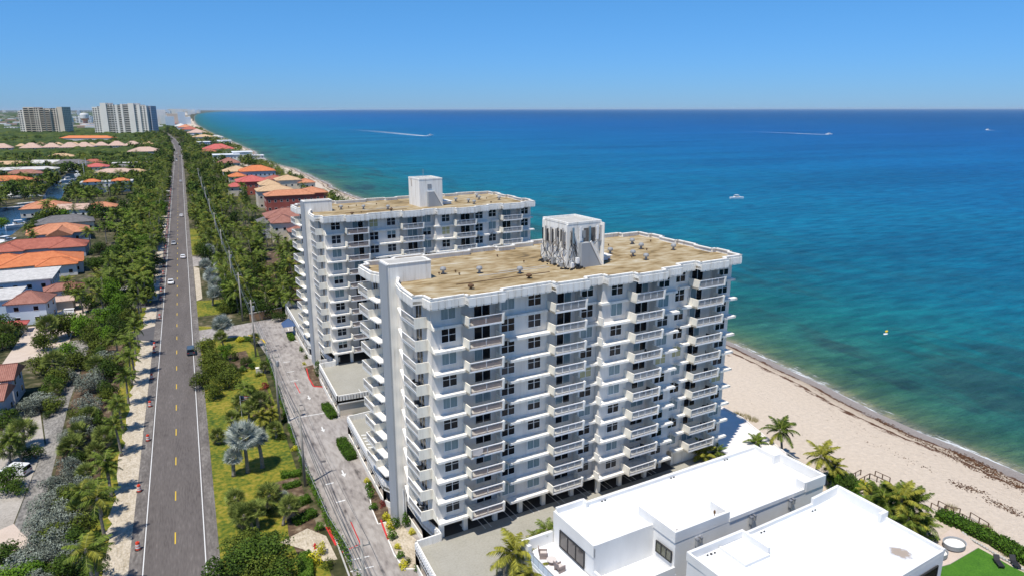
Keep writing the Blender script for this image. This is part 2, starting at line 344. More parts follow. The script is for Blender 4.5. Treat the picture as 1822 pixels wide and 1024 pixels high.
# --- sea material: water over a floor that deepens away from the shore
def make_sea(name, shift=0.0):
    m, nt, b = _new(name)
    at = N(nt, 'Attribute', attribute_name='shore'); geo = N(nt, 'NewGeometry')
    lg = N(nt, 'Math', operation='MAXIMUM'); lg.inputs[1].default_value = 0.0
    nz0 = N(nt, 'TexNoise'); nz0.inputs['Scale'].default_value = 0.012; nz0.inputs['Detail'].default_value = 5
    mp0 = N(nt, 'Mapping'); mp0.inputs['Scale'].default_value = (1.6, 0.45, 1)
    nt.links.new(geo.outputs['Position'], mp0.inputs[0]); nt.links.new(mp0.outputs[0], nz0.inputs[0])
    # shore distance, wobbled in proportion to itself
    w = N(nt, 'Math', operation='SUBTRACT'); w.inputs[1].default_value = 0.5; nt.links.new(nz0.outputs[0], w.inputs[0])
    w2 = N(nt, 'Math', operation='MULTIPLY_ADD'); w2.inputs[1].default_value = 0.8; w2.inputs[2].default_value = 1.0
    nt.links.new(w.outputs[0], w2.inputs[0])
    w3 = N(nt, 'Math', operation='MULTIPLY'); nt.links.new(w2.outputs[0], w3.inputs[0]); nt.links.new(at.outputs['Fac'], w3.inputs[1])
    nt.links.new(w3.outputs[0], lg.inputs[0])
    a1 = N(nt, 'Math', operation='ADD'); a1.inputs[1].default_value = 1.0; nt.links.new(lg.outputs[0], a1.inputs[0])
    lo = N(nt, 'Math', operation='LOGARITHM'); lo.inputs[1].default_value = 10.0; nt.links.new(a1.outputs[0], lo.inputs[0])
    dv = N(nt, 'Math', operation='DIVIDE'); dv.inputs[1].default_value = 4.0; nt.links.new(lo.outputs[0], dv.inputs[0])
    # positions: log10(1+d)/4 ; d=3:.15  8:.24  20:.33  50:.43  120:.52  300:.62  700:.71  1500:.79  4000:.90
    cr = ramp(nt, [(0.05, (0.20, 0.20, 0.14)), (0.16, (0.075, 0.13, 0.075)), (0.28, (0.032, 0.115, 0.082)), (0.42, (0.008, 0.125, 0.135)), (0.52, (0.003, 0.122, 0.205)),
                   (0.61, (0.002, 0.120, 0.245)), (0.70, (0.001, 0.100, 0.265)), (0.79, (0.0008, 0.078, 0.255)), (0.90, (0.0005, 0.058, 0.19))], dv.outputs[0])
    # dark weed and reef patches near the shore
    mp1 = N(nt, 'Mapping'); mp1.inputs['Scale'].default_value = (2.6, 0.8, 1); nt.links.new(geo.outputs['Position'], mp1.inputs[0])
    nz1 = N(nt, 'TexNoise'); nz1.inputs['Scale'].default_value = 0.022; nz1.inputs['Detail'].default_value = 9; nz1.inputs['Roughness'].default_value = 0.62
    nt.links.new(mp1.outputs[0], nz1.inputs[0])
    pr = ramp(nt, [(0.50, (0, 0, 0)), (0.60, (1, 1, 1))], nz1.outputs[0])
    nearm = ramp(nt, [(0.16, (0, 0, 0)), (0.26, (1, 1, 1)), (0.42, (0.8, 0.8, 0.8)), (0.56, (0, 0, 0))], dv.outputs[0])
    pm = N(nt, 'Math', operation='MULTIPLY'); nt.links.new(pr.outputs[0], pm.inputs[0]); nt.links.new(nearm.outputs[0], pm.inputs[1])
    pm2 = N(nt, 'Math', operation='MULTIPLY'); pm2.inputs[1].default_value = 0.75; nt.links.new(pm.outputs[0], pm2.inputs[0])
    mx = N(nt, 'Mix', data_type='RGBA'); nt.links.new(pm2.outputs[0], mx.inputs[0]); nt.links.new(cr.outputs[0], mx.inputs[6]); mx.inputs[7].default_value = (0.022, 0.05, 0.055, 1)
    # long streaks of colour and wind patches
    mp2 = N(nt, 'Mapping'); mp2.inputs['Scale'].default_value = (0.35, 1.6, 1); mp2.inputs['Rotation'].default_value = (0, 0, R(-18)); nt.links.new(geo.outputs['Position'], mp2.inputs[0])
    nz2 = N(nt, 'TexNoise'); nz2.inputs['Scale'].default_value = 0.006; nz2.inputs['Detail'].default_value = 12; nz2.inputs['Roughness'].default_value = 0.7
    nt.links.new(mp2.outputs[0], nz2.inputs[0])
    sr = ramp(nt, [(0.36, (0.66, 0.76, 0.80)), (0.64, (1.25, 1.2, 1.14))], nz2.outputs[0])
    mu = N(nt, 'Mix', data_type='RGBA', blend_type='MULTIPLY'); mu.inputs[0].default_value = 1
    nt.links.new(mx.outputs[2], mu.inputs[6]); nt.links.new(sr.outputs[0], mu.inputs[7])
    # wavelets: light and dark of the wave facets painted into the water colour
    mp4 = N(nt, 'Mapping'); mp4.inputs['Scale'].default_value = (0.45, 1.5, 1); mp4.inputs['Rotation'].default_value = (0, 0, R(-28)); nt.links.new(geo.outputs['Position'], mp4.inputs[0])
    nz4 = N(nt, 'TexNoise'); nz4.inputs['Scale'].default_value = 0.16; nz4.inputs['Detail'].default_value = 7; nz4.inputs['Roughness'].default_value = 0.68
    nt.links.new(mp4.outputs[0], nz4.inputs[0]); r4 = ramp(nt, [(0.34, (0.62, 0.66, 0.72)), (0.5, (0.98, 0.98, 0.98)), (0.66, (1.55, 1.38, 1.26))], nz4.outputs[0])
    mu4 = N(nt, 'Mix', data_type='RGBA', blend_type='MULTIPLY'); mu4.inputs[0].default_value = 1
    nt.links.new(mu.outputs[2], mu4.inputs[6]); nt.links.new(r4.outputs[0], mu4.inputs[7]); nt.links.new(mu4.outputs[2], b.inputs['Base Color'])
    b.inputs['Roughness'].default_value = 0.35; b.inputs['IOR'].default_value = 1.33; b.inputs['Specular IOR Level'].default_value = 0.10
    # waves
    h = None
    for sc, st, amp in ((0.035, (0.5, 1.7, 1), 1.0), (0.16, (0.6, 1.6, 1), 0.6), (0.7, (0.7, 1.4, 1), 0.12)):
        mpw = N(nt, 'Mapping'); mpw.inputs['Scale'].default_value = st; mpw.inputs['Rotation'].default_value = (0, 0, R(-25)); nt.links.new(geo.outputs['Position'], mpw.inputs[0])
        nw = N(nt, 'TexNoise'); nw.inputs['Scale'].default_value = sc; nw.inputs['Detail'].default_value = 5; nw.inputs['Roughness'].default_value = 0.65
        nt.links.new(mpw.outputs[0], nw.inputs[0])
        ma = N(nt, 'Math', operation='MULTIPLY_ADD'); ma.inputs[1].default_value = amp; nt.links.new(nw.outputs[0], ma.inputs[0])
        if h is None: ma.inputs[2].default_value = 0
        else: nt.links.new(h, ma.inputs[2])
        h = ma.outputs[0]
    bp = N(nt, 'Bump'); bp.inputs['Distance'].default_value = 4.0; bp.inputs['Strength'].default_value = 1.0
    nt.links.new(h, bp.inputs['Height']); nt.links.new(bp.outputs[0], b.inputs['Normal'])
    return m
make_sea('sea_water')
offs = [(-6, -1.005), (-2, -1.0), (0, -1), (3, -1), (8, -1), (15, -1), (25, -1), (45, -1), (80, -1), (140, -1), (240, -1), (420, -1), (700, -1), (1200, -1), (2200, -1), (4500, -1), (10000, -1), (40000, -1), (90000, -1)]
far_rows = cw + [(9000, 45000), (20000, 100000)]
strip('sea', offs, 'sea_water', rows=[(x, y) for x, y in [(cw[0][0], -1500)] + far_rows])
# --- beach, with dry sand, wrack lines and wet sand
m, nt, b = _new('beach_sand')
at = N(nt, 'Attribute', attribute_name='shore'); geo = N(nt, 'NewGeometry')
n1 = N(nt, 'TexNoise'); n1.inputs['Scale'].default_value = 0.12; n1.inputs['Detail'].default_value = 8
mpb = N(nt, 'Mapping'); mpb.inputs['Scale'].default_value = (1, 0.25, 1); nt.links.new(geo.outputs['Position'], mpb.inputs[0]); nt.links.new(mpb.outputs[0], n1.inputs[0])
ws = N(nt, 'Math', operation='MULTIPLY_ADD'); ws.inputs[1].default_value = 5.0; nt.links.new(n1.outputs[0], ws.inputs[0]); nt.links.new(at.outputs['Fac'], ws.inputs[2])
mr = N(nt, 'MapRange'); mr.inputs['From Min'].default_value = -14.0; mr.inputs['From Max'].default_value = 6.0; nt.links.new(ws.outputs[0], mr.inputs['Value'])
cr = ramp(nt, [(0.0, (0.56, 0.475, 0.385)), (0.45, (0.55, 0.46, 0.365)), (0.62, (0.43, 0.35, 0.265)), (0.66, (0.27, 0.235, 0.215)), (0.86, (0.30, 0.27, 0.25)), (0.95, (0.38, 0.34, 0.30))], mr.outputs[0])
n2 = N(nt, 'TexNoise'); n2.inputs['Scale'].default_value = 1.3; n2.inputs['Detail'].default_value = 10; n2.inputs['Roughness'].default_value = 0.7
nt.links.new(geo.outputs['Position'], n2.inputs[0])
gr = ramp(nt, [(0.3, (0.86, 0.86, 0.86)), (0.7, (1.1, 1.1, 1.1))], n2.outputs[0])
mu = N(nt, 'Mix', data_type='RGBA', blend_type='MULTIPLY'); mu.inputs[0].default_value = 1
nt.links.new(cr.outputs[0], mu.inputs[6]); nt.links.new(gr.outputs[0], mu.inputs[7])
# seaweed wrack: broken lines at two distances from the water, plus specks
n3 = N(nt, 'TexNoise'); n3.inputs['Scale'].default_value = 0.55; n3.inputs['Detail'].default_value = 12; n3.inputs['Roughness'].default_value = 0.78
mp3 = N(nt, 'Mapping'); mp3.inputs['Scale'].default_value = (1.6, 0.5, 1); nt.links.new(geo.outputs['Position'], mp3.inputs[0]); nt.links.new(mp3.outputs[0], n3.inputs[0])
lines = ramp(nt, [(0.0, (0, 0, 0)), (0.40, (0.06,) * 3), (0.475, (0.20,) * 3), (0.49, (0.26,) * 3), (0.52, (0.10,) * 3), (0.615, (0.07,) * 3), (0.642, (0.25,) * 3), (0.655, (0.22,) * 3), (0.70, (0, 0, 0))], mr.outputs[0])
sm = N(nt, 'Math', operation='ADD'); nt.links.new(lines.outputs[0], sm.inputs[0]); nt.links.new(n3.outputs[0], sm.inputs[1])
th = ramp(nt, [(0.655, (0, 0, 0)), (0.70, (1, 1, 1))], sm.outputs[0])
mw = N(nt, 'Mix', data_type='RGBA'); nt.links.new(th.outputs[0], mw.inputs[0]); nt.links.new(mu.outputs[2], mw.inputs[6]); mw.inputs[7].default_value = (0.10, 0.05, 0.028, 1)
nt.links.new(mw.outputs[2], b.inputs['Base Color']); b.inputs['Roughness'].default_value = 0.95; b.inputs['Specular IOR Level'].default_value = 0.2
bp = N(nt, 'Bump'); bp.inputs['Distance'].default_value = 0.3; nt.links.new(n2.outputs[0], bp.inputs['Height']); nt.links.new(bp.outputs[0], b.inputs['Normal'])
brow = [p for p in cw if p[1] < 5000]
strip('beach', [(-37, 0.006), (-30, 0.03), (-22, 0.06), (-13, 0.1), (-7, -0.2), (-3, -0.7), (0, -1.02), (4, -1.6), (10, -3)], 'beach_sand', rows=[(x, y) for x, y in brow])
# swash foam
m, nt, b = _new('foam_mat'); b.inputs['Base Color'].default_value = (0.72, 0.74, 0.74, 1); b.inputs['Roughness'].default_value = 0.6
nf = N(nt, 'TexNoise'); nf.inputs['Scale'].default_value = 0.5; nf.inputs['Detail'].default_value = 10; nf.inputs['Roughness'].default_value = 0.7
gf = N(nt, 'NewGeometry'); mpf = N(nt, 'Mapping'); mpf.inputs['Scale'].default_value = (2.2, 0.35, 1); nt.links.new(gf.outputs['Position'], mpf.inputs[0]); nt.links.new(mpf.outputs[0], nf.inputs[0])
atf = N(nt, 'Attribute', attribute_name='shore')
mrf = N(nt, 'MapRange'); mrf.inputs['From Min'].default_value = -2.2; mrf.inputs['From Max'].default_value = 3.0; nt.links.new(atf.outputs['Fac'], mrf.inputs['Value'])
rf = ramp(nt, [(0.0, (0.0,) * 3), (0.22, (0.20,) * 3), (0.36, (0.10,) * 3), (0.6, (0.0,) * 3), (1.0, (0.0, 0.0, 0.0))], mrf.outputs[0])
sf = N(nt, 'Math', operation='ADD'); nt.links.new(rf.outputs[0], sf.inputs[0]); nt.links.new(nf.outputs[0], sf.inputs[1])
tf = ramp(nt, [(0.58, (0, 0, 0)), (0.68, (1, 1, 1))], sf.outputs[0]); nt.links.new(tf.outputs[0], b.inputs['Alpha'])
strip('foam', [(-2.2, -0.93), (-1.2, -0.955), (0, -0.975), (1.5, -0.98), (3, -0.985)], 'foam_mat', 'stuff', rows=[p for p in cw if p[1] < 1500])

# --- land with the canal and the waterway cut out of it
canal = [G(*p) for p in [(-70, 470), (0, 428), (22, 416), (47, 397), (60, 386), (75, 367), (106, 359), (112, 345), (117, 334), (133, 329), (144, 320), (144, 306), (119, 308), (103, 320),
                         (84, 336), (77, 349), (72, 357), (36, 363), (5, 370), (-70, 386)]]
lagoon = [G(*p) for p in [(-60, 242), (0, 239.5), (36, 234), (36, 231), (0, 229.5), (-60, 229)]]
coast_edge = [(x - 33 if y < 4000 else x - 2, y) for x, y in cw if y > -200][::3]
outer = [(-9000, -200)] + [(coast_edge[0][0], -200)] + coast_edge + [(600, 60000), (-60000, 60000), (-60000, -200)]
outer = outer[1:]
holes = [canal, lagoon]
allp = outer + canal + lagoon
tri = tessellate_polygon([[Vector((p[0], p[1], 0)) for p in lp] for lp in (outer, canal, lagoon)])
vs = [(p[0], p[1], 0.0) for p in allp]; fs = []
for a, b_, c in tri:
    cr_ = (allp[b_][0] - allp[a][0]) * (allp[c][1] - allp[a][1]) - (allp[b_][1] - allp[a][1]) * (allp[c][0] - allp[a][0])
    fs.append((a, b_, c) if cr_ > 0 else (a, c, b_))
mb = MB().mat('land'); mb.add(vs, fs)
mb.mat('concrete')
for lp in (canal, lagoon):
    for i in range(len(lp)):
        p, q = lp[i], lp[(i + 1) % len(lp)]
        mb.add([(p[0], p[1], 0), (q[0], q[1], 0), (q[0], q[1], -2.5), (p[0], p[1], -2.5)], [(0, 1, 2, 3)])
structure(mb.obj('ground'))
m, nt, b = _new('canal_water'); b.inputs['Base Color'].default_value = (0.018, 0.045, 0.085, 1); b.inputs['Roughness'].default_value = 0.12; b.inputs['IOR'].default_value = 1.33
nw = N(nt, 'TexNoise'); nw.inputs['Scale'].default_value = 0.8; nw.inputs['Detail'].default_value = 6; bp = N(nt, 'Bump'); bp.inputs['Distance'].default_value = 0.12
tcw = N(nt, 'NewGeometry'); nt.links.new(tcw.outputs['Position'], nw.inputs[0]); nt.links.new(nw.outputs[0], bp.inputs['Height']); nt.links.new(bp.outputs[0], b.inputs['Normal'])
ground('canal_water', [(min(p[0] for p in canal) - 5, min(p[1] for p in canal) - 5), (max(p[0] for p in canal) + 5, min(p[1] for p in canal) - 5),
                       (max(p[0] for p in canal) + 5, max(p[1] for p in canal) + 5), (min(p[0] for p in canal) - 5, max(p[1] for p in canal) + 5)], -1.3, 'canal_water')
ground('waterway', [(-2600, 1200), (-200, 1200), (-200, 4200), (-2600, 4200)], -1.3, 'canal_water')

# --- the coast road
def rc(y):   # centre of the road
    return -6.7 if y < 1150 else -6.7 - ((y - 1150) / 900.0) ** 1.6 * 34
ys = [-60 + 30 * i for i in range(41)] + [1150 + 25 * i for i in range(1, 46)]
def ribbon(name, x0, x1, z, mat, ylist=ys, f=None):
    vs = []; fs = []
    for y in ylist:
        a = x0(y) if callable(x0) else x0; b_ = x1(y) if callable(x1) else x1
        vs += [(rc(y) + a, y, z), (rc(y) + b_, y, z)]
    for i in range(len(ylist) - 1): fs.append((2 * i, 2 * i + 1, 2 * i + 3, 2 * i + 2))
    mb = MB().mat(mat); mb.add(vs, fs); return mb
yv = [-60 + 2.0 * i for i in range(250)]
rj = random.Random(5)
jl = {y: rj.uniform(-0.35, 0.35) for y in yv}; jr = {y: rj.uniform(-0.12, 0.12) for y in yv}
structure(ribbon('road', -5.45, 5.5, 0.030, 'shoulder').obj('road_shoulder'))
structure(ribbon('road', -3.95, 4.05, 0.036, 'asphalt').obj('road'))
structure(ribbon('v', lambda y: -8.6 + jl[y] * 1.2, lambda y: -5.25 + jl[y] * 0.8, 0.022, 'verge', yv).obj('sandy_verge'))
structure(ribbon('g', lambda y: -11.2 + jl[y], -8.3, 0.014, 'lawn', yv).obj('grass_verge'))
structure(ribbon('l', -3.79, -3.66, 0.042, 'white_paint').obj('road_edge_line'))
structure(ribbon('l', 3.70, 3.83, 0.042, 'white_paint').obj('road_edge_line'))
mb = MB().mat('yellow_paint')
y = 84.6
while y < 1150:
    mb.add([(-6.72 + 0.0, y, 0.042), (-6.56, y, 0.042), (-6.56, y + 3.0, 0.042), (-6.72, y + 3.0, 0.042)], [(0, 1, 2, 3)])
    mb.add([(-6.90, y, 0.042), (-6.80, y, 0.042), (-6.80, y + 3.0, 0.042), (-6.90, y + 3.0, 0.042)], [(0, 1, 2, 3)]) if y < 160 and False else None
    y += 12.2
structure(mb.obj('centre_dashes'))
# --- the ground right of the road: lawn, beds, drive
ground('lawn', [(-1.2, 20), (11.6, 20), (11.6, 178), (7.5, 200), (-1.2, 205)], 0.010, 'lawn')
ground('grass_strip', [(-1.2, 312), (3.8, 312), (4.0, 380), (-1.2, 384)], 0.010, 'lawn')
ground('far_lawn', [(-1.2, 215), (9, 215), (9, 232), (-1.2, 234)], 0.010, 'lawn')
for i, pp in enumerate([[(6.8, 108), (11.5, 109), (11.8, 97), (12.0, 86), (8.5, 86), (7.8, 92), (8.4, 99)], [(2.5, 176), (9, 178), (9.5, 165), (4, 162)], [(6.5, 148), (11, 150), (11.2, 137), (7, 136)]]):
    ground('planting_bed', pp, 0.016, 'mulch')
ground('sand_patch', [(6.5, 91.2), (10.5, 93), (12.6, 90), (13.0, 84), (10.8, 84.5), (9.2, 88.2)], 0.022, 'verge')
drive = [(15.7, 40), (13.8, 92), (13.1, 112), (13.1, 132), (13.4, 152), (13.4, 170), (12.2, 184), (10.8, 189.4), (7.2, 190.4), (-1.2, 190.6), (-1.2, 200.6), (8, 201.4), (12, 202.4), (22, 205.6),
         (22, 119.2), (30, 119.2), (30, 128.9), (22, 128.9), (22, 40)]
drive = [(15.7, 20), (13.8, 92), (13.1, 112), (13.1, 132), (13.4, 152), (13.4, 170), (12.2, 184), (10.8, 189.4), (7.2, 190.4), (-1.2, 190.6), (-1.2, 200.6), (8, 201.4), (12, 202.4), (24, 205.6), (26, 20)]
ground('driveway', drive, 0.024, 'driveway')
ground('side_driveway', [(-11.4, 194.5), (-11.4, 210.8), (-16, 207.4), (-27, 206.5), (-27, 199.5), (-16, 198.6)], 0.028, 'asphalt_dark')
ground('side_entry', [(-1.2, 288), (9, 289), (9, 303), (-1.2, 309)], 0.026, 'driveway')
# the lane on the left
ground('lane', [(-17.8, 40), (-17.8, 95), (-21.5, 106), (-24.8, 117), (-25.6, 137), (-26.6, 160), (-26.8, 205), (-31.8, 205), (-31.2, 158), (-27.9, 140), (-27.8, 112), (-26.4, 100), (-24.5, 90), (-24, 40)], 0.018, 'lane')
ground('hedge_bed', [(-17.9, 30), (-17.9, 200), (-26.6, 200), (-26.2, 160), (-25.0, 137), (-24.4, 117), (-23.6, 100), (-22.6, 30)], 0.0205, 'mulch')
ground('paved_yard', [(-27.95, 98), (-27.95, 139), (-31.3, 157), (-36, 158), (-36, 98)], 0.014, 'yard')
ground('paved_yard', [(-24, 104), (-27.9, 112), (-34, 108), (-34, 98), (-26, 98)], 0.020, 'paver')
ground('paved_yard', [(-31.9, 196), (-31.9, 226), (-44, 224), (-44, 190)], 0.014, 'paver')
ground('paved_yard', [(-31, 230), (-31, 250), (-39, 250), (-39, 226)], 0.020, 'paver')
for k, (yy, w) in enumerate([(236, 7), (262, 6), (283, 6), (304, 8), (330, 6), (352, 7), (378, 6), (402, 7), (430, 6), (455, 7), (480, 6), (510, 7), (545, 6), (575, 7), (610, 8), (650, 7), (700, 8), (760, 8)]):
    ground('side_driveway', [(-12.1, yy - w / 2 - 1), (-12.1, yy + w / 2 + 1), (-15, yy + w / 2), (-30, yy + w / 2 - 1), (-30, yy - w / 2), (-15, yy - w / 2)], 0.027 + 0.0004 * k, 'asphalt_dark' if k % 3 != 1 else 'concrete')
# painted marks on the drive
mb = MB().mat('white_paint')
def arrow(mb, x, y, z=0.034):     # pointing towards the viewer's end (south)
    mb.add([(x - .12, y, z), (x + .12, y, z), (x + .12, y + 1.3, z), (x - .12, y + 1.3, z)], [(0, 1, 2, 3)])
    mb.add([(x - .42, y, z), (x, y - 1.1, z), (x + .42, y, z)], [(0, 1, 2)])
for x, y in [(18.4, 141), (18.3, 124.6), (18.4, 106.4)]: arrow(mb, x, y)
mb.add([(13.3, 131.9, .034), (21, 131.9, .034), (21, 132.15, .034), (13.3, 132.15, .034)], [(0, 1, 2, 3)])
for k in range(3): mb.add([(14.0, 83 - 2.4 * k, .034), (17.0, 82.8 - 2.4 * k, .034), (17.0, 83 - 2.4 * k, .034), (14.0, 83.2 - 2.4 * k, .034)], [(0, 1, 2, 3)])
for y in (165, 158, 152): mb.add([(16.2, y, .034), (17.8, y, .034), (17.8, y + .25, .034), (16.2, y + .25, .034)], [(0, 1, 2, 3)])
for x, y in ((15.0, 104), (15.6, 98)): mb.add([(x, y, .034), (x + 1.4, y + .1, .034), (x + 1.4, y + .4, .034), (x, y + .3, .034)], [(0, 1, 2, 3)])
structure(mb.obj('white_road_marks'))
mb = MB().mat('red_paint')
for a, b_, w in [((16.5, 92.0), (16.55, 86.2), .16), ((13.85, 85.3), (16.5, 86.1), .16), ((16.9, 151), (17.1, 144.5), .16)]:
    mb.bar((*a, .032), (*b_, .032), w, .006)
mb.add([(12.9, 92.2, .034), (13.5, 92.2, .034), (14.0, 87.2, .034), (13.3, 87.2, .034)], [(0, 1, 2, 3)])
structure(mb.obj('red_road_marks'))
mb = MB().mat('yellow_paint')
pts = [(10.6, 190.4), (12.2, 188.2), (13.6, 184.6), (14.0, 181.5)]
for a, b_ in zip(pts, pts[1:]): mb.bar((*a, .08), (*b_, .08), .35, .16)
structure(mb.obj('yellow_kerb'))
# kerbs
mb = MB().mat('concrete')
for pts in ([(13.8, 40), (13.62, 92), (12.95, 112), (12.95, 132), (13.2, 152), (13.2, 170), (13.9, 181.4)],):
    for a, b_ in zip(pts, pts[1:]): mb.bar((*a, .07), (*b_, .07), .2, .15)
structure(mb.obj('kerb'))
# beach side: pool terrace of the block is part of its podium; lawns of the two white houses
ground('beach_lawn', [(72, 40), (84.5, 40), (84.5, 71), (80.5, 74.5), (72.5, 74.5)], 0.012, 'lawn_green')
ground('beach_lawn', [G(x, y, .15) for x, y in [(1650, 1012), (1690, 1000), (1728, 968), (1760, 985), (1800, 1008), (1850, 1032), (1880, 1080), (1640, 1090)]], 0.15, 'lawn_green')
ground('beach_lawn', [G(x, y, .15) for x, y in [(1480, 900), (1520, 872), (1552, 892), (1520, 930)]], 0.15, 'lawn_green')
ground('dune_path', [(84.8, 101), (88.6, 101), (88, 86), (86.5, 78), (84.8, 76)], 0.03, 'terrace')
ground('back_yard_sand', [(26, 209), (80, 215), (86, 330), (60, 330), (20, 300), (14, 230)], 0.012, 'mulch')
ground('street_gutter_sand', [(-1.1, 234), (0.6, 236), (0.8, 284), (-1.1, 288)], 0.018, 'verge')
# ================================================================ THE TWO APARTMENT BLOCKS
FLH = 2.91
def ZL(k): return 6.35 + FLH * (k - 1)
flat('rail_grey', (0.36, 0.365, 0.375), 0.6); flat('shaded_floor', (0.045, 0.045, 0.048), 0.8)  # dark floor colour stands in for shade under the blocks
SW = -10.8; PV = -12.0; DR = -9.7
BAL = [(5.3, 10.25, -12.85, 5.3, 10.7, SW), (17.8, 22.95, -12.85, 17.9, 23.15, SW), (30.25, 35.4, -14.1, 30.8, 35.7, PV), (42.9, 48.35, -12.95, 43.0, 48.8, SW)]
DOORS = [7.6, 20.15, 32.95, 44.5]
WINS = [(2.6, SW), (10.95, SW), (14.95, SW), (23.4, SW), (27.55, PV), (36.05, PV), (40.2, SW), (49.1, SW)]
south = [(1.2, SW), (5.3, SW), (5.3, DR), (10.7, DR), (10.7, SW), (17.9, SW), (17.9, DR), (23.15, DR), (23.15, SW), (26.0, SW), (26.0, PV), (30.8, PV), (30.8, DR - .9), (35.7, DR - .9),
         (35.7, PV), (39.3, PV), (39.3, SW), (43.0, SW), (43.0, DR), (48.8, DR), (48.8, SW), (51.8, SW)]
north = [(u, -0.2 - v) for u, v in south][::-1]
FOOT = south + north
fasS = [(0.7, -12.3), (5.2, -12.1), (5.2, -13.1), (10.3, -13.1), (10.3, -12.1), (17.75, -12.0), (17.75, -13.1), (23.0, -13.1), (23.0, -12.1), (25.9, -12.1), (25.9, -13.3), (30.2, -13.3), (30.2, -14.4),
        (35.4, -14.4), (35.4, -13.3), (39.2, -13.3), (39.2, -12.1), (42.8, -12.1), (42.8, -13.2), (48.4, -13.2), (48.4, -12.2), (52.2, -12.2)]
fasE = [(52.2, -9.5), (52.9, -9.5), (52.9, -6.2), (52.0, -6.2), (52.0, -2.4), (52.6, -2.4), (52.6, 2.2), (52.0, 2.2), (52.0, 6.0), (52.9, 6.0), (52.9, 9.3), (52.2, 9.3)]
fasN = [(u, -0.2 - v) for u, v in fasS][::-1]
fasW = [(0.6, 10.1), (-0.7, 10.2), (-0.7, 5.0), (0.2, 3.2), (1.15, 3.0), (1.15, -0.3), (0.2, -2.4), (-0.3, -5.0), (-0.6, -9.9), (0.6, -10.1)]
FAS = fasS + fasE + fasN + fasW

def win_meshes(w=1.9, h=1.68, t=0.07):
    fr = MB().mat('white_metal')
    fr.box(-.02, w + .02, -.035, .05, -.07, .0).box(-.02, w + .02, -.035, .05, h, h + .06).box(-.06, 0, -.035, .05, -.07, h + .06).box(w, w + .06, -.035, .05, -.07, h + .06)
    fr.box(w / 2 - .045, w / 2 + .045, -.03, .04, 0, h).box(0, w / 2 - .045, -.025, .035, h * .52, h * .52 + .06).box(w / 2 + .045, w, -.025, .035, h * .52, h * .52 + .06)
    frm = fr.mesh('window')
    frm2 = MB().mat('white_metal')
    frm2.box(-.02, w + .02, -.035, .05, -.07, .0).box(-.02, w + .02, -.035, .05, h, h + .06).box(-.06, 0, -.035, .05, -.07, h + .06).box(w, w + .06, -.035, .05, -.07, h + .06).box(w / 2 - .03, w / 2 + .03, -.03, .04, 0, h)
    panes = [MB().mat(g).box(0, w, .0, .03, 0, h).mesh('pane') for g in ('glass', 'glass2', 'glass_teal', 'glass_yellow')]
    half = MB().mat('glass_teal').box(0, w, .0, .03, h * .52, h).mat('glass').box(0, w, .0, .03, 0, h * .52 - .002).mesh('pane')
    return frm, frm2.mesh('window'), panes + [half]
WF, WF2, WP = win_meshes()
def door_meshes(w=2.25, h=2.15):
    fr = MB().mat('white_metal').box(-.07, 0, -.05, .06, 0, h + .07).box(w, w + .07, -.05, .06, 0, h + .07).box(0, w, -.05, .06, h, h + .07).box(w / 2 - .04, w / 2 + .04, -.04, .05, 0, h)
    ps = [MB().mat(a).box(0, w / 2 - .04, 0, .03, 0, h).mat(b_).box(w / 2 + .04, w, 0, .03, 0, h).mesh('pane') for a, b_ in (('glass', 'glass'), ('glass_teal', 'glass'), ('glass', 'glass_teal'), ('glass_teal', 'glass_teal'))]
    return fr.mesh('sliding_door'), ps
DF, DP = door_meshes()
def balcony_meshes(u0, u1, vf, vb, infill):
    L = u1 - u0; D = vb - vf
    sl = MB().mat('trim')
    sl.box(0, L, 0, D - .004, -.26, 0)
    sl.mat('cream')
    for x0, x1 in ((0.0, .13), (L - .13, L)):      # solid side panels, leaning out towards the top
        sl.add([(x0, 0, -.26), (x0, D - .01, -.26), (x0, D - .01, 1.12), (x0, -.16, 1.12), (x1, 0, -.26), (x1, D - .01, -.26), (x1, D - .01, 1.12), (x1, -.16, 1.12)],
               [(0, 3, 2, 1), (4, 5, 6, 7), (0, 4, 7, 3), (1, 2, 6, 5), (3, 7, 6, 2), (0, 1, 5, 4)])
    sl.mat('trim').box(L - .36, L - .13, -.10, .12, -.26, 1.12)
    slab = sl.mesh('balcony')
    ra = MB().mat('white_metal')
    ra.box(.13, L - .36, -.10, .02, 1.0, 1.1).box(.13, L - .36, -.05, .03, -.055, .0).box(.13, L - .36, -.06, .01, -.2, -.06)
    for k in range(1, 4 if infill == 'grey' else 2): x = .13 + (L - .49) * k / (4 if infill == 'grey' else 2); ra.box(x - .035, x + .035, -.05, .02, .13, 1.0)
    ra.mat('rail_grey' if infill == 'grey' else 'brown_metal')
    n = int((L - .5) / (.135 if infill == 'grey' else .17)); 
    for k in range(n):
        x = .16 + (L - .55) * (k + .5) / n; t = .026 if infill == 'grey' else .042
        ra.box(x - t, x + t, -.035, .0, .0, 1.0)
    return slab, ra.mesh('railing')
BM = [balcony_meshes(BAL[i][0], BAL[i][1], BAL[i][2], BAL[i][5] if i != 99 else 0, 'brown' if i == 0 else 'grey') for i in range(4)]
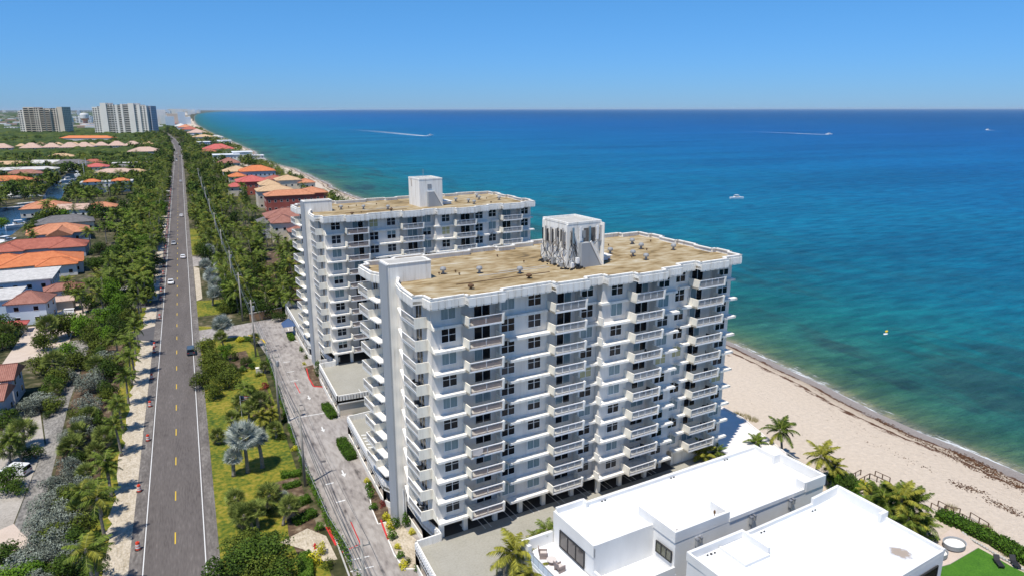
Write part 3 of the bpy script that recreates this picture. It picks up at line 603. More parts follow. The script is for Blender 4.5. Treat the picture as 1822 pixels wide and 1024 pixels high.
def end_balcony_mesh():
    """west corner balcony: level 0 = slab top; solid south panel, baluster rail on the west, sloping cheek to the front ledge"""
    s = MB().mat('trim'); s.prism([(-.35, -9.55), (-.25, -5.0), (1.19, -5.0), (1.19, -9.55)], -.26, 0)
    s.mat('cream').prism([(-.42, -9.7), (-.42, -9.56), (1.3, -9.66), (1.3, -9.80)], -.3, 1.08)
    s.mat('cream').add([(1.18, -9.7, -.3), (1.18, -11.6, -.3), (1.18, -11.35, .10), (1.18, -10.75, .55), (1.18, -10.2, 1.02), (1.18, -9.7, 1.08),
                        (1.32, -9.7, -.3), (1.32, -11.6, -.3), (1.32, -11.35, .10), (1.32, -10.75, .55), (1.32, -10.2, 1.02), (1.32, -9.7, 1.08)],
                       [(0, 1, 2, 3, 4, 5), (11, 10, 9, 8, 7, 6), (0, 6, 7, 1), (1, 7, 8, 2), (2, 8, 9, 3), (3, 9, 10, 4), (4, 10, 11, 5)])
    s.mat('trim').prism([(-.25, -5.0), (-.25, -4.85), (1.19, -4.85), (1.19, -5.0)], -.26, 2.4)      # partition
    s.mat('trim').prism([(-.25, -4.85), (.9, -.4), (1.19, -.4), (1.19, -4.85)], -.22, -.02)         # tapering ledge to the stair fin
    r_ = MB().mat('white_metal'); r_.prism([(-.46, -9.56), (-.33, -5.0), (-.21, -5.0), (-.34, -9.56)], 1.0, 1.09)
    r_.prism([(-.43, -9.56), (-.31, -5.0), (-.25, -5.0), (-.37, -9.56)], .04, .12)
    for k in range(26):
        t = (k + .5) / 26; x = -.40 + .12 * t; y = -9.56 + 4.56 * t; r_.mat('rail_grey').box(x - .015, x + .015, y - .022, y + .022, .12, 1.0)
    return s.mesh('balcony'), r_.mesh('railing')
EB = end_balcony_mesh()
def north_end_balcony_mesh():
    s = MB().mat('trim').prism([(-.8, 6.5), (-.8, 10.6), (1.19, 10.6), (1.19, 6.5)], -.26, 0)
    s.mat('cream').prism([(-.85, 6.4), (-.85, 6.52), (1.19, 6.52), (1.19, 6.4)], -.3, 1.08).prism([(-.85, 10.55), (-.85, 10.68), (1.25, 10.68), (1.25, 10.55)], -.3, 1.08)
    s.mat('trim').prism([(-.6, 3.4), (-.75, 6.4), (1.19, 6.4), (1.19, 3.0)], -.22, -.02)
    r_ = MB().mat('white_metal').box(-.86, -.74, 6.52, 10.55, 1.0, 1.09).box(-.83, -.77, 6.52, 10.55, .04, .12)
    for k in range(23): y = 6.52 + 4.03 * (k + .5) / 23; r_.mat('rail_grey').box(-.815, -.785, y - .022, y + .022, .12, 1.0)
    return s.mesh('balcony'), r_.mesh('railing')
NB = north_end_balcony_mesh()
vent_m = MB().mat('grey_metal').lathe([(.16, 0), (.16, .45), (.38, .45), (.40, .62), (.30, .80), (.05, .86)], 12).mat('black').box(-.3, .3, -.3, .3, .002, .06).mesh('roof_vent')
turb_m = MB().mat('rust').lathe([(.1, 0), (.1, .25), (.26, .3), (.28, .5), (.18, .62)], 10).mesh('roof_vent')

def condo(label, x, y, seed, antennas):
    rn = random.Random(seed)
    t = thing('apartment_block', label, 'apartment building', (x, y, 0), R(5.2), 'the two matching white apartment blocks')
    # walls between the lowest slab and the roof, with the recesses in the outline
    mb = MB().mat('wall'); mb.prism(FOOT, ZL(1) - .02, 35.4); mb.obj('wall', parent=t)
    # floor slab ledges (light bands that stand out below each storey)
    for k in range(1, 11):
        z = ZL(k); d = 1.08 if k < 10 else .42; m_ = MB().mat('trim')
        segs = [(1.3, 5.3, SW, d), (11.6, 17.85, SW, d), (23.7, 26.0, SW, d), (26.0, 30.3, PV, d), (36.6, 39.35, PV, d), (40.9, 42.95, SW, d), (49.2, 52.35, SW, d)]
        for a, b_, v, dd in segs: m_.box(a, b_, v - dd, v - .002, z - .36, z - .04)
        m_.box(26.0 - .35, 26.0 - .003, PV - d, SW - .006, z - .359, z - .041)
        if k < 10: m_.box(25.62, 25.76, PV - .85, SW - .9, z - .275, z + .85)
        m_.box(51.81, 52.35, SW - d, 10.6, z - .275, z - .06)
        m_.box(1.3, 51.8, 10.602, 10.602 + .9, z - .27, z - .05)
        m_.obj('floor_ledge', parent=t)
    # windows and doors
    for k in range(1, 11):
        z = ZL(k)
        for i, (u, v) in enumerate(WINS):
            q = rn.random(); 
            if q < .56: fr, pa = WF, WP[rn.choice((0, 0, 1))]
            elif q < .88: fr, pa = WF2, WP[2]
            elif q < .95: fr, pa = WF, WP[4]
            else: fr, pa = WF, WP[3] if rn.random() < .6 else WP[4]
            w = link('window', fr, t, (u, v - .03, z + .72)); link('pane', pa, w)
        for i, u in enumerate(DOORS):
            v = DR - (.9 if i == 2 else 0)
            w = link('sliding_door', DF, t, (u, v - .06, z + .02)); link('pane', DP[rn.choice((0, 0, 0, 1, 2, 3))], w)
        for i in range(4):
            u0, u1, vf, r0, r1, vb = BAL[i]
            b_ = link('balcony', BM[i][0], t, (u0, vf, z)); link('railing', BM[i][1], b_)
        b_ = link('balcony', EB[0], t, (0, 0, z)); link('railing', EB[1], b_)
        b_ = link('balcony', NB[0], t, (0, 0, z)); link('railing', NB[1], b_)
        w = link('sliding_door', DF, t, (1.2 - .06, -6.4, z + .02), -math.pi / 2); w.scale = (.85, 1, 1); link('pane', DP[rn.choice((0, 1, 0))], w)
        w = link('sliding_door', DF, t, (1.2 - .06, 9.6, z + .02), -math.pi / 2); w.scale = (.85, 1, 1); link('pane', DP[0], w)
    # recessed wall corner glazing of the last balcony
    # roof
    mb = MB().mat('gravel_roof'); mb.prism(FAS, 35.402, 35.75); mb.obj('roof', parent=t)
    f = MB().mat('trim'); n = len(FAS)
    for i in range(n):
        a, b_ = Vector((*FAS[i], 0)), Vector((*FAS[(i + 1) % n], 0)); d = (b_ - a); L = d.length
        if L < .02: continue
        d.normalize(); out = Vector((d.y, -d.x, 0)); tck = .16
        ext = .0
        f.M = Matrix.Translation(a) @ Matrix(((d.x, -out.x, 0, 0), (d.y, -out.y, 0, 0), (0, 0, 1, 0), (0, 0, 0, 1)))
        f.box(-.03, L + .03, -.05, .30, 36.32, 36.47)                     # coping
        f.box(0.003, L - .003, .0, tck, 35.28, 36.32)
        nn = max(1, int(L / .86))
        if L > 1.3:
            for k in range(nn):
                x = L * (k + .5) / nn; hw = .34 * L / nn / .86
                f.box(x - hw * 1.2, x + hw * 1.2, -.12, -.002, 35.2, 36.12)
                f.box(x - hw * 1.05, x + hw * 1.05, -.10, .14, 35.04, 35.198)
    f.M = None; f.obj('roof_fascia', parent=t)
    # stair fin with its grey edge
    f = MB().mat('trim').box(.02, 6.1, 0, 2.9, 36.55, 38.2).box(.02, 1.19, 0, 2.9, 0, 36.55).box(1.21, 6.1, 0.0, 2.9, 35.76, 36.55)
    f.box(-.06, 6.18, -.08, 2.98, 38.2, 38.32)
    f.obj('stair_tower', parent=t)
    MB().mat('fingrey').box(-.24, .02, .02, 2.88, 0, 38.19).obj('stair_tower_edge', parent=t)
    mb = MB().mat('concrete').box(.3, 5.8, .25, 2.65, 38.322, 38.34); mb.obj('stair_tower_roof', parent=t)
    # lift penthouse
    p = MB().mat('trim').box(25.7, 31.5, -4.0, 2.7, 35.752, 42.0)
    p.box(25.66, 31.54, -4.04, -3.84, 42.0, 42.3).box(25.66, 31.54, 2.54, 2.74, 42.0, 42.3).box(25.66, 25.86, -3.84, 2.54, 42.0, 42.3).box(31.34, 31.54, -3.84, 2.54, 42.0, 42.3)
    po = p.obj('penthouse', parent=t)
    MB().mat('concrete').box(25.87, 31.33, -3.83, 2.53, 42.002, 42.05).obj('penthouse_roof', parent=po)
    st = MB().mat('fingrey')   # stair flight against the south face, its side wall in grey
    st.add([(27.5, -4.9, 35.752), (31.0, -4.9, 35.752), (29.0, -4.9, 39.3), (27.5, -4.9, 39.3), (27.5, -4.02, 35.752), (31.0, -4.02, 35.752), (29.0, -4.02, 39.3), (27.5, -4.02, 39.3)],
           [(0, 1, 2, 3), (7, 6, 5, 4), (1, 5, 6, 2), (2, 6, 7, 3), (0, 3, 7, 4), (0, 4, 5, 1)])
    st.mat('trim').bar((31.1, -4.97, 35.9), (29.0, -4.97, 39.5), .12, .3)
    st.obj('outside_stair', parent=po)
    MB().mat('grey_metal').box(27.7, 28.7, -4.08, -4.0, 39.9, 41.0).obj('louvre', parent=po)
    MB().mat('trim').box(26.9, 28.9, 2.72, 5.2, 35.752, 37.6).obj('machine_housing', parent=po)
    MB().mat('pale_blue').box(32.0, 34.2, -3.0, 0.2, 35.9, 36.5).mat('trim').box(31.8, 34.4, -3.2, .4, 36.5, 36.62).obj('roof_hatch', parent=t)
    sp = [(8.2, -7.8), (8.6, 1.6), (13.2, -.5), (17.6, -6.6), (18.0, -3.5), (33.8, 2.0), (37.4, 1.2), (39.2, -2.2), (39.2, -5.3), (45.6, 5.8), (48.2, -1.5), (44.2, 1.8)]
    for i, (u, v) in enumerate(sp): link('roof_vent', vent_m if i not in (0, 3) else turb_m, t, (u, v, 35.752), rn.random() * 3, (1.1, 1.1, 1.2) if i not in (0, 3) else (1.5, 1.5, 1))
    for _ in range(16): u, v = rn.uniform(7, 50), rn.uniform(-10, 8); link('roof_vent', turb_m, t, (u, v, 35.752), 0, (.5, .5, .6)) if not (24 < u < 33) else None
    MB().mat('concrete').box(12.3, 23.8, -2.2, -2.0, 35.752, 35.80).box(16, 24, -1.2, -1.05, 35.752, 35.80).mat('rust').box(7.5, 22, -5.0, -4.9, 35.752, 35.84).obj('roof_conduit', parent=t)
    if antennas:
        for k, (px_, py_) in enumerate([(-3.2, 0), (-1.6, 0), (-.2, 0), (1.2, 0)]):   # west face
            a = MB().mat('chrome').box(25.2, 25.45, px_ - .14, px_ + .14, 38.6, 41.2).mat('grey_metal').box(25.45, 25.69, px_ - .03, px_ + .03, 38.9, 39.1).box(25.45, 25.69, px_ - .03, px_ + .03, 40.6, 40.8)
            a.obj('panel_antenna', parent=po)
        for k, px_ in enumerate([26.3, 27.6, 29.2, 30.6, 31.2]):
            a = MB().mat('white_metal' if k % 2 else 'chrome').box(px_ - .15, px_ + .15, -4.5, -4.28, 39.3 + .3 * (k % 2), 41.6).mat('grey_metal').box(px_ - .03, px_ + .03, -4.28, -4.01, 40, 40.2).box(px_ - .03, px_ + .03, -4.28, -4.01, 41, 41.2)
            a.obj('panel_antenna', parent=po)
        for k in range(15):          # straight antenna bars high on the west face, tangled feed lines below them
            y0 = -3.8 + k * .43 + rn.uniform(-.12, .12); z1 = rn.uniform(40.2, 41.6); z0 = z1 - rn.uniform(1.2, 2.2)
            if k % 3 != 1: MB().mat('black' if rn.random() < .7 else 'chrome').box(25.36, 25.5, y0 - .06, y0 + .06, z0, z1).obj('antenna_bar', parent=po)
            pts = [(25.45, y0, z0 + .2)]
            while pts[-1][2] > 36.3: y0 = max(-3.9, min(2.6, y0 + rn.uniform(-.75, .75))); pts.append((25.62 - rn.uniform(.02, .5), y0, pts[-1][2] - rn.uniform(.25, .8)))
            MB().mat('black' if rn.random() < .75 else 'rust').tube(pts, rn.uniform(.025, .05), 5).obj('antenna_cable', parent=po)
        for k in range(11):
            x0 = rn.choice([26.0, 26.3, 26.7, 27.2, 29.9, 30.3, 30.8]) + rn.uniform(-.15, .15); z = rn.uniform(39.5, 41.4); pts = [(x0, -4.12, z)]
            while pts[-1][2] > (36.2 if x0 < 28 else 38.6): x0 += rn.uniform(-.3, .3); pts.append((x0, -4.06 - rn.uniform(.02, .3), pts[-1][2] - rn.uniform(.3, .7)))
            MB().mat('black').tube(pts, rn.uniform(.025, .05), 5).obj('antenna_cable', parent=po)
        MB().mat('trim').box(31.35, 31.5, -4.9, -4.02, 35.752, 42.0).box(25.52, 25.68, 2.2, 2.6, 35.752, 42.0).box(25.5, 25.69, -4.0, -3.7, 35.752, 42.0).obj('frame_post', parent=po)
        MB().mat('dark_conc').box(28.4, 30.4, -4.06, -4.01, 39.2, 41.3).obj('recess_panel', parent=po)
        for k in range(6): MB().mat('white_metal').box(26.1 + k * .8, 26.5 + k * .8, -4.5 - .2 * (k % 2), -4.1, 35.76 + .6 * (k % 3), 36.5 + .7 * (k % 3)).obj('equipment_box', parent=po) if k < 2 else None
        for k in range(3): MB().mat('grey_metal').box(25.1, 25.6, -3.3 + k * 2.3, -2.5 + k * 2.0, 35.76, 36.4 + .4 * (k % 2)).obj('equipment_box', parent=po)
        m_ = MB().mat('black')
        for _ in range(22): u, v = rn.uniform(24.2, 27.6), rn.uniform(-6.0, -4.3); s_ = rn.uniform(.12, .3); m_.box(u, u + s_ * 1.5, v, v + s_, 35.752, 35.76 + s_)
        for _ in range(16): u, v = rn.uniform(24.4, 25.5), rn.uniform(-4.0, 2.5); s_ = rn.uniform(.12, .3); m_.box(u, u + s_, v, v + s_ * 1.4, 35.752, 35.76 + s_)
        m_.obj('cable_trays', parent=po)
    else:
        MB().mat('grey_metal').tube([(29.5, 2.6, 42.0), (29.5, 2.6, 43.9)], .05, 6).obj('roof_mast', parent=po)
        MB().mat('rust').tube([(25.62, .9, 41.9), (25.62, .6, 40.2)], .05, 5).obj('down_pipe', parent=po)
    # ground storey: open parking level behind columns, with a closed core
    for k, u in enumerate([2.1, 5.55, 10.1, 14.1, 17.9, 22.8, 26.7, 30.7, 35.5, 39.5]):
        v = SW + .35 if not (26 < u < 39.3) else PV + .35
        MB().mat('trim').box(u - .3, u + .3, v, v + .55, 3.3, 6.33).obj('column', parent=t)
        if k % 2 == 0: MB().mat('trim').box(u - .3, u + .3, -3.3, -2.8, 3.3, 6.33).obj('column', parent=t)
        MB().mat('trim').box(u - .3, u + .3, 10, 10.5, 3.3, 6.33).obj('column', parent=t)
    MB().mat('trim').box(41.5, 51.78, SW + .02, 10.5, 3.3, 6.33).obj('lobby_wall', parent=t)
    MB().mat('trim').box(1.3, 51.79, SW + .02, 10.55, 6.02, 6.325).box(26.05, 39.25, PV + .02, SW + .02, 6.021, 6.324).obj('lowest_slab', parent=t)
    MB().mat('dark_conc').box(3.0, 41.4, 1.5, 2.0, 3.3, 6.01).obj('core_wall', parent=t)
    # eastern balconies, seen edge on
    for k in range(1, 11):
        z = ZL(k); link('balcony', EASTB, t, (51.8, -8.9, z))
        if k % 2: link('balcony', EASTB, t, (51.8, 5.6, z))
    return t
EASTB = MB().mat('cream').box(.003, .62, 0, .12, -.25, 1.05).box(.003, .62, 2.7, 2.82, -.25, 1.05).box(.003, .62, .12, 2.7, -.25, -.02).mat('white_metal').box(.56, .62, .12, 2.7, .9, 1.05).mesh('balcony')
front_block = condo('nearer of the two white apartment blocks, phone aerials and tangled cables on its roof penthouse', 22.7, 88.3, 11, True)
back_block = condo('farther white apartment block, plain penthouse with one thin mast, partly behind the nearer block', 23.0, 159.6, 23, False)

# laundry/banner on one balcony of the nearer block: things lying on the balconies
def on_block(u, v, z, bx=22.7, by=88.3):
    a = R(5.2); return (bx + u * math.cos(a) - v * math.sin(a), by + u * math.sin(a) + v * math.cos(a), z)
o = MB().mat('cushion').add([(0, 0, 0), (1.5, 0, .02), (1.4, -.03, -.62), (.9, -.06, -1.05), (.35, -.03, -.8), (0, 0, -.75), (0, .04, 0), (1.5, .04, .02), (1.4, .02, -.62), (.9, .0, -1.05), (.35, .02, -.8), (0, .04, -.75)],
    [(0, 5, 4, 3, 2, 1), (6, 7, 8, 9, 10, 11), (0, 1, 7, 6), (1, 2, 8, 7), (2, 3, 9, 8), (3, 4, 10, 9), (4, 5, 11, 10), (5, 0, 6, 11)]).obj('drying_cloth')
o.location = on_block(5.5, -13.05, ZL(4) + 1.12); o.rotation_euler = (0, 0, R(5.2)); tag(o, 'pale cloth hung out over a balcony rail near the corner of the nearer apartment block', 'cloth')
def chair_mesh(c='wicker', cu='cushion'):
    a = MB().mat(c).box(-.35, .35, -.35, .35, .28, .36).box(-.35, -.27, -.35, .35, 0, .6).box(.27, .35, -.35, .35, 0, .6)
    a.add([(-.35, .3, .36), (.35, .3, .36), (.35, .42, .95), (-.35, .42, .95), (-.35, .38, .36), (.35, .38, .36), (.35, .5, .95), (-.35, .5, .95)], [(0, 1, 2, 3), (7, 6, 5, 4), (0, 4, 5, 1), (1, 5, 6, 2), (2, 6, 7, 3), (3, 7, 4, 0)])
    b_ = MB().mat(cu).box(-.26, .26, -.3, .28, .361, .46)
    return a.mesh('frame'), b_.mesh('cushion')
CHF, CHC = chair_mesh('black', 'grey_metal')
def chair(loc, rz, label, group=None, sc=1.0, fr=CHF, cu=CHC):
    t = thing('lounge_chair' if fr is not CHF else 'balcony_chair', label, 'chair', loc, rz, group); t.scale = (sc, sc, sc)
    link('frame', fr, t); link('cushion', cu, t); return t
_fl = ['lowest', 'second', 'third', 'fourth', 'fifth', 'sixth', 'seventh', 'eighth', 'ninth', 'top']
for k in (1, 2, 3, 4, 5, 6, 7, 8, 9):
    chair(on_block(46.8, -12.0, ZL(k) + .003), 1.1 + k, 'dark balcony chair on the %s floor balcony nearest the sea, nearer apartment block' % _fl[k - 1])
for k in (2, 5, 7): chair(on_block(33.6, -13.2, ZL(k) + .003), k, 'dark balcony chair on the %s floor, third balcony column from the drive, nearer apartment block' % _fl[k - 1])
for k in (1, 3, 6, 7): chair(on_block(.4, -7.5, ZL(k) + .003), k, 'dark balcony chair on the %s floor corner balcony facing the drive, nearer apartment block' % _fl[k - 1])

# ---------------------------------------------------------------- the raised parking decks
def wallrun(mb, pts, z0, z1, th, closed=False):
    for a, b_ in zip(pts, pts[1:]):
        d = Vector((b_[0] - a[0], b_[1] - a[1], 0)); L = d.length; d.normalize(); nrm = Vector((-d.y, d.x, 0))
        p = [Vector((a[0], a[1], 0)), Vector((b_[0], b_[1], 0)), Vector((b_[0], b_[1], 0)) + nrm * th, Vector((a[0], a[1], 0)) + nrm * th]
        mb.prism([(q.x, q.y) for q in p], z0, z1)
    return mb
def deck(label, dy, west, yn, detail):
    t = thing('parking_deck', label, 'parking deck', (22, 77.3 + dy, 0), 0, 'raised parking decks beside the blocks')
    def L(p): return (p[0] - 22, p[1] - 77.3)
    poly = [L(p) for p in west] + [L(p) for p in [(84, yn + 1.5), (84, 75), (36, 70.4), (33, 58)]]
    MB().mat('deck').prism(poly, 2.85, 3.3).obj('deck_slab', parent=t)
    wp = [L(p) for p in west]
    f = MB().mat('trim'); wallrun(f, [wp[i] for i in range(len(wp))][::-1], 2.6, 4.4, .22); f.obj('parapet', parent=t)
    b_ = MB().mat('white_metal')
    for a, c in zip(wp, wp[1:]):                     # raised ribs along the parapet
        d = Vector((c[0] - a[0], c[1] - a[1])); n = int(d.length / .55)
        nrm = Vector((-d.y, d.x)).normalized()
        for k in range(n):
            q = Vector(a) + d * ((k + .5) / n) + nrm * .0
            b_.box(q.x - .07 + nrm.x * .06, q.x + .07 + nrm.x * .06, q.y - .07 + nrm.y * .06, q.y + .07 + nrm.y * .06, 3.35, 4.2)
    b_.obj('parapet_ribs', parent=t)
    w = MB().mat('beige_wall' if detail == 2 else 'trim')
    wallrun(w, wp[::-1], 0, .95, .15); w.obj('low_wall', parent=t)
    c = MB().mat('trim')
    cols = []
    for a, q in zip(wp, wp[1:]):
        d = Vector((q[0] - a[0], q[1] - a[1])); n = max(1, int(d.length / 4.2))
        for k in range(n + 1):
            p = Vector(a) + d * (k / n); cols.append(p)
    for p in cols: MB().mat('trim').box(p.x + .02, p.x + .42, p.y - .2, p.y + .2, 0, 2.85).obj('column', parent=t)
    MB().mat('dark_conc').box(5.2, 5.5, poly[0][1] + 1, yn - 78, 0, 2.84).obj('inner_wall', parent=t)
    return t
frontW = [(21.8, 57.5), (21.8, 77.3), (25.4, 77.65), (24.4, 82.5), (24.0, 90.6), (22.0, 94.4), (21.9, 119.0), (27, 119.6)]
deck('grey parking deck in front of and under the nearer apartment block', 0, frontW, 120.3, 1)
backW = [(30, 128.9), (22.0, 128.9), (22.0, 148.7), (25.6, 149.0), (24.6, 153.9), (24.2, 161.9), (22.2, 165.7), (21.8, 202.4), (27, 202.9)]
t = thing('parking_deck', 'grey parking deck around the farther apartment block, with a beige end wall', 'parking deck', (22, 129, 0), 0, 'raised parking decks beside the blocks')
def Lk(p): return (p[0] - 22, p[1] - 129)
poly = [Lk(p) for p in backW] + [Lk((80, 203.4)), Lk((80, 131))]
MB().mat('deck').prism(poly, 2.85, 3.3).obj('deck_slab', parent=t)
wp = [Lk(p) for p in backW]
wallrun(MB().mat('trim'), wp[::-1], 2.6, 4.4, .22).obj('parapet', parent=t)
wallrun(MB().mat('trim'), wp[1:][::-1], 0, .95, .15).obj('low_wall', parent=t)
MB().mat('beige_wall').box(0, 57.9, .25, .45, 0, 2.84).obj('end_wall', parent=t)
b_ = MB().mat('white_metal')
for k in range(14): b_.box(.4 + k * .55, .55 + k * .55, -.1, -.004, 3.3, 4.2)
b_.obj('parapet_ribs', parent=t)
for a, q in zip(wp[1:], wp[2:]):
    d = Vector((q[0] - a[0], q[1] - a[1])); n = max(1, int(d.length / 4.2))
    for k in range(n): p = Vector(a) + d * (k / n); MB().mat('trim').box(p.x + .02, p.x + .42, p.y + .3, p.y + .7, 0, 2.85).obj('column', parent=t)
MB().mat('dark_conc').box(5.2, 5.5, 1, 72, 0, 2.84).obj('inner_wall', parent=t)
MB().mat('trim').box(.5, 5.0, 21.8, 22.0, 3.3, 4.4).obj('divider_wall', parent=t)
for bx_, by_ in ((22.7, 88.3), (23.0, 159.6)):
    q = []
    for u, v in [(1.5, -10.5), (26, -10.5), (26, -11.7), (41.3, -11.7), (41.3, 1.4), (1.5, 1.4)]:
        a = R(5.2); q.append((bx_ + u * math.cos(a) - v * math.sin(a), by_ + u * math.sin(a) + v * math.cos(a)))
    ground('parking_shade_sheet', q, 3.3035, 'shaded_floor')  # separate dark sheet: shade of the open storey painted as floor colour
# parking lines and a hatched bay on the decks
def dx(u, v, z=3.306): return on_block(u, v, z)
mb = MB().mat('white_paint')
for u in [8, 12.2, 15.6, 20, 24.5, 28.5, 33, 37]:
    for off in (0, .9): p, q = Vector(dx(u + off, -11.5)), Vector(dx(u + off, -6)); mb.bar(p, q, .12, .006)
for k in range(5): mb.bar((22.9, 107.5 + k * 1.25, 3.306), (24.6, 107.0 + k * 1.25, 3.306), .4, .006)
mb.bar((24.7, 106.5, 3.306), (24.7, 113, 3.306), .15, .006); mb.bar((22.8, 106.6, 3.306), (24.7, 106.2, 3.306), .12, .006)
for x, y in ((27.2, 133.5), ): mb.bar((x, 130, 3.306), (x, y, 3.306), .12, .006)
mb.bar((24.2, 131, 3.306), (26.8, 131.4, 3.306), .12, .006)
structure(mb.obj('deck_markings'))
o = MB().mat('white_paint').box(0, .9, 0, .5, 0, .12).obj('wheel_stop'); o.location = (28.9, 79.4, 3.304); o.rotation_euler = (0, 0, .1); tag(o, 'short white block lying on the grey deck in front of the nearer block', 'wheel stop')
# terrace between block and beach
t = thing('pool_terrace', 'pale paved terrace with a low wall between the nearer block and the beach', 'terrace', (75, 84, 0))
MB().mat('terrace').prism([(.5, -9), (9.4, -8), (12.4, 6), (11.8, 26), (.5, 26)], 3.301, 3.42).obj('paving', parent=t)
wallrun(MB().mat('terrace'), [(.5, -9), (9.4, -8), (12.6, 6), (12.0, 26)], 0, 3.6, .25).obj('sea_wall', parent=t)
wallrun(MB().mat('concrete'), [(12.9, -8), (14.9, 6), (14.3, 30)], 0, 1.2, .25).obj('outer_wall', parent=t)
MB().mat('concrete').prism([(9.6, -8), (12.9, -8), (14.9, 6), (14.3, 26), (12.2, 26), (12.8, 6)], 0, .9).obj('walk', parent=t)
# ================================================================ THE TWO MODERN WHITE HOUSES
def parapet(mb, pts, z0, z1, th=.28):
    return wallrun(mb, pts, z0, z1, th)
def wall_lamp(t, x, y, z, rz):
    m_ = MB().mat('grey_metal').box(-.45, -.15, -.42, -.003, -.9, 0).box(.1, .38, -.42, -.003, -.55, .05).box(-.30, -.12, -.2, -.003, -2.6, -.9).mat('chrome').box(-.5, -.12, -.45, -.003, 0, .12).box(.08, .42, -.45, -.003, .05, .16)
    o = m_.obj('pipe_vent', parent=t); o.location = (x, y, z); o.rotation_euler = (0, 0, rz); return o
def scupper(t, x, y, z, rz=0):
    o = MB().mat('black').box(-.35, -.15, -.06, .06, 0, .14).box(.15, .35, -.06, .06, 0, .14).obj('roof_drain', parent=t); o.location = (x, y, z); o.rotation_euler = (0, 0, rz)
OX, OY = 22.7, 88.3
t = thing('modern_house', 'flat roofed white house beside the grey parking deck, three lounge pieces on its small terrace', 'house', (OX, OY, 0), R(5.2), 'modern white beach houses')
w = MB().mat('white_wall')
w.prism([(12.1, -30.1), (20.9, -30.1), (20.9, -33.8), (46.7, -33.9), (46.7, -22.3), (12.0, -21.9)], 0, 9.9)
w.obj('wall', parent=t)
MB().mat('white_roof').prism([(12.3, -29.9), (21.1, -29.9), (21.1, -33.5), (46.5, -33.6), (46.5, -22.5), (12.2, -22.1)], 9.9, 10.0).obj('roof', parent=t)
f = MB().mat('white_wall')
f.box(12.0, 12.3, -30.1, -21.85, 8.7, 10.3).box(12.3, 20.9, -30.1, -29.8, 9.9, 10.25).box(12.3, 16.2, -22.2, -21.85, 9.9, 10.75).box(16.2, 16.5, -22.9, -21.9, 9.9, 10.75)
f.box(16.5, 46.7, -22.6, -22.2, 9.9, 10.45)
f.box(20.75, 21.05, -33.85, -27.4, 9.9, 11.25).box(21.05, 29.4, -33.85, -33.5, 9.9, 11.25).box(29.1, 29.4, -33.5, -31.0, 9.9, 11.25)
f.box(29.4, 42.8, -33.95, -33.6, 9.9, 10.4).box(42.8, 43.1, -33.94, -32.6, 9.9, 11.3).box(43.1, 46.9, -34.0, -33.6, 9.9, 11.3).box(46.55, 46.95, -33.6, -26.6, 9.9, 11.3).box(45.3, 46.55, -27.0, -26.6, 9.9, 11.3).box(46.4, 46.75, -26.6, -22.2, 9.9, 10.6)
f.obj('parapet', parent=t)
def bigwin(t, x, y, z, wd, h, n, rz, glass='glass'):
    fr = MB().mat('black').box(0, wd, -.12, .02, 0, .12).box(0, wd, -.12, .02, h - .12, h)
    for k in range(n + 1): xx = (wd - .12) * k / n; fr.box(xx, xx + .12, -.12, .02, .12, h - .12)
    o = fr.obj('window', parent=t); o.location = (x, y, z); o.rotation_euler = (0, 0, rz)
    MB().mat(glass).box(.1, wd - .1, -.06, -.03, .1, h - .1).obj('pane', parent=o)
    return o
flat('glass_brown', (0.10, 0.085, 0.075), 0.12); flat('glass_olive', (0.11, 0.11, 0.075), 0.12)
bigwin(t, 12.0, -23.4, 6.35, 5.1, 2.25, 3, -math.pi / 2, 'glass_brown')
bigwin(t, 20.75, -30.8, 7.1, 2.7, 1.5, 3, -math.pi / 2, 'glass_olive')
# upper terrace in the south-west notch and the furnished terrace on the west
tr = MB().mat('white_roof').prism([(12.1, -34.2), (20.88, -34.2), (20.88, -30.12), (12.1, -30.12)], 5.6, 6.0)
tr.prism([(7.6, -31.0), (11.98, -31.0), (11.98, -22.0), (7.6, -22.0)], 5.6, 6.05); tr.obj('terrace_floor', parent=t)
f = MB().mat('white_wall').box(12.1, 12.4, -34.2, -30.12, 6.0, 7.0).box(12.4, 20.7, -34.2, -33.9, 6.0, 7.0).box(7.6, 11.9, -22.0, -21.6, 0, 7.6).box(7.6, 8.1, -23.2, -22.0, 6.05, 7.6).box(7.5, 11.98, -31.0, -30.8, 0, 6.9)
f.box(7.55, 7.85, -31, -22, 0, 5.6).box(12.1, 20.9, -34.19, -30.13, 0, 5.6); f.obj('terrace_wall', parent=t)
f = MB().mat('grey_metal')
for k in range(8): f.box(7.62, 7.68, -30.7 + k * 1.05, -30.64 + k * 1.05, 6.05, 7.1)
f.box(7.6, 7.7, -30.8, -23.2, 7.1, 7.15); f.obj('terrace_railing', parent=t)
MB().mat('pale_blue').box(7.63, 7.66, -30.6, -23.3, 6.15, 7.05).obj('glass_panel', parent=t)
for u, z in ((24.4, 9.4), (33.2, 9.6), (40.3, 9.7)): wall_lamp(t, u, -33.82 if u < 29 else -33.96, z, 0)
for u in (19.0, 30.5, 40.5): scupper(t, u, -22.75, 10.0)
link('roof_vent', turb_m, t, (22.2, -32.6, 10.0), 0, (.5, .5, .8)); link('roof_vent', turb_m, t, (28.6, -32.2, 10.0), 0, (.5, .5, 1.3))
WFm, WCm = chair_mesh('wicker', 'cushion')
c1 = chair(on_block(9.3, -23.9, 6.055), R(5 + 60), 'wicker armchair nearer the parking deck on the terrace of the white house', None, 1.35, WFm, WCm)
c2 = chair(on_block(9.6, -27.0, 6.055), R(100), 'wicker armchair nearer the viewer on the terrace of the white house', None, 1.35, WFm, WCm)
tb = thing('terrace_table', 'round wicker table between the two armchairs on the white house terrace', 'table', on_block(9.5, -25.4, 6.055))
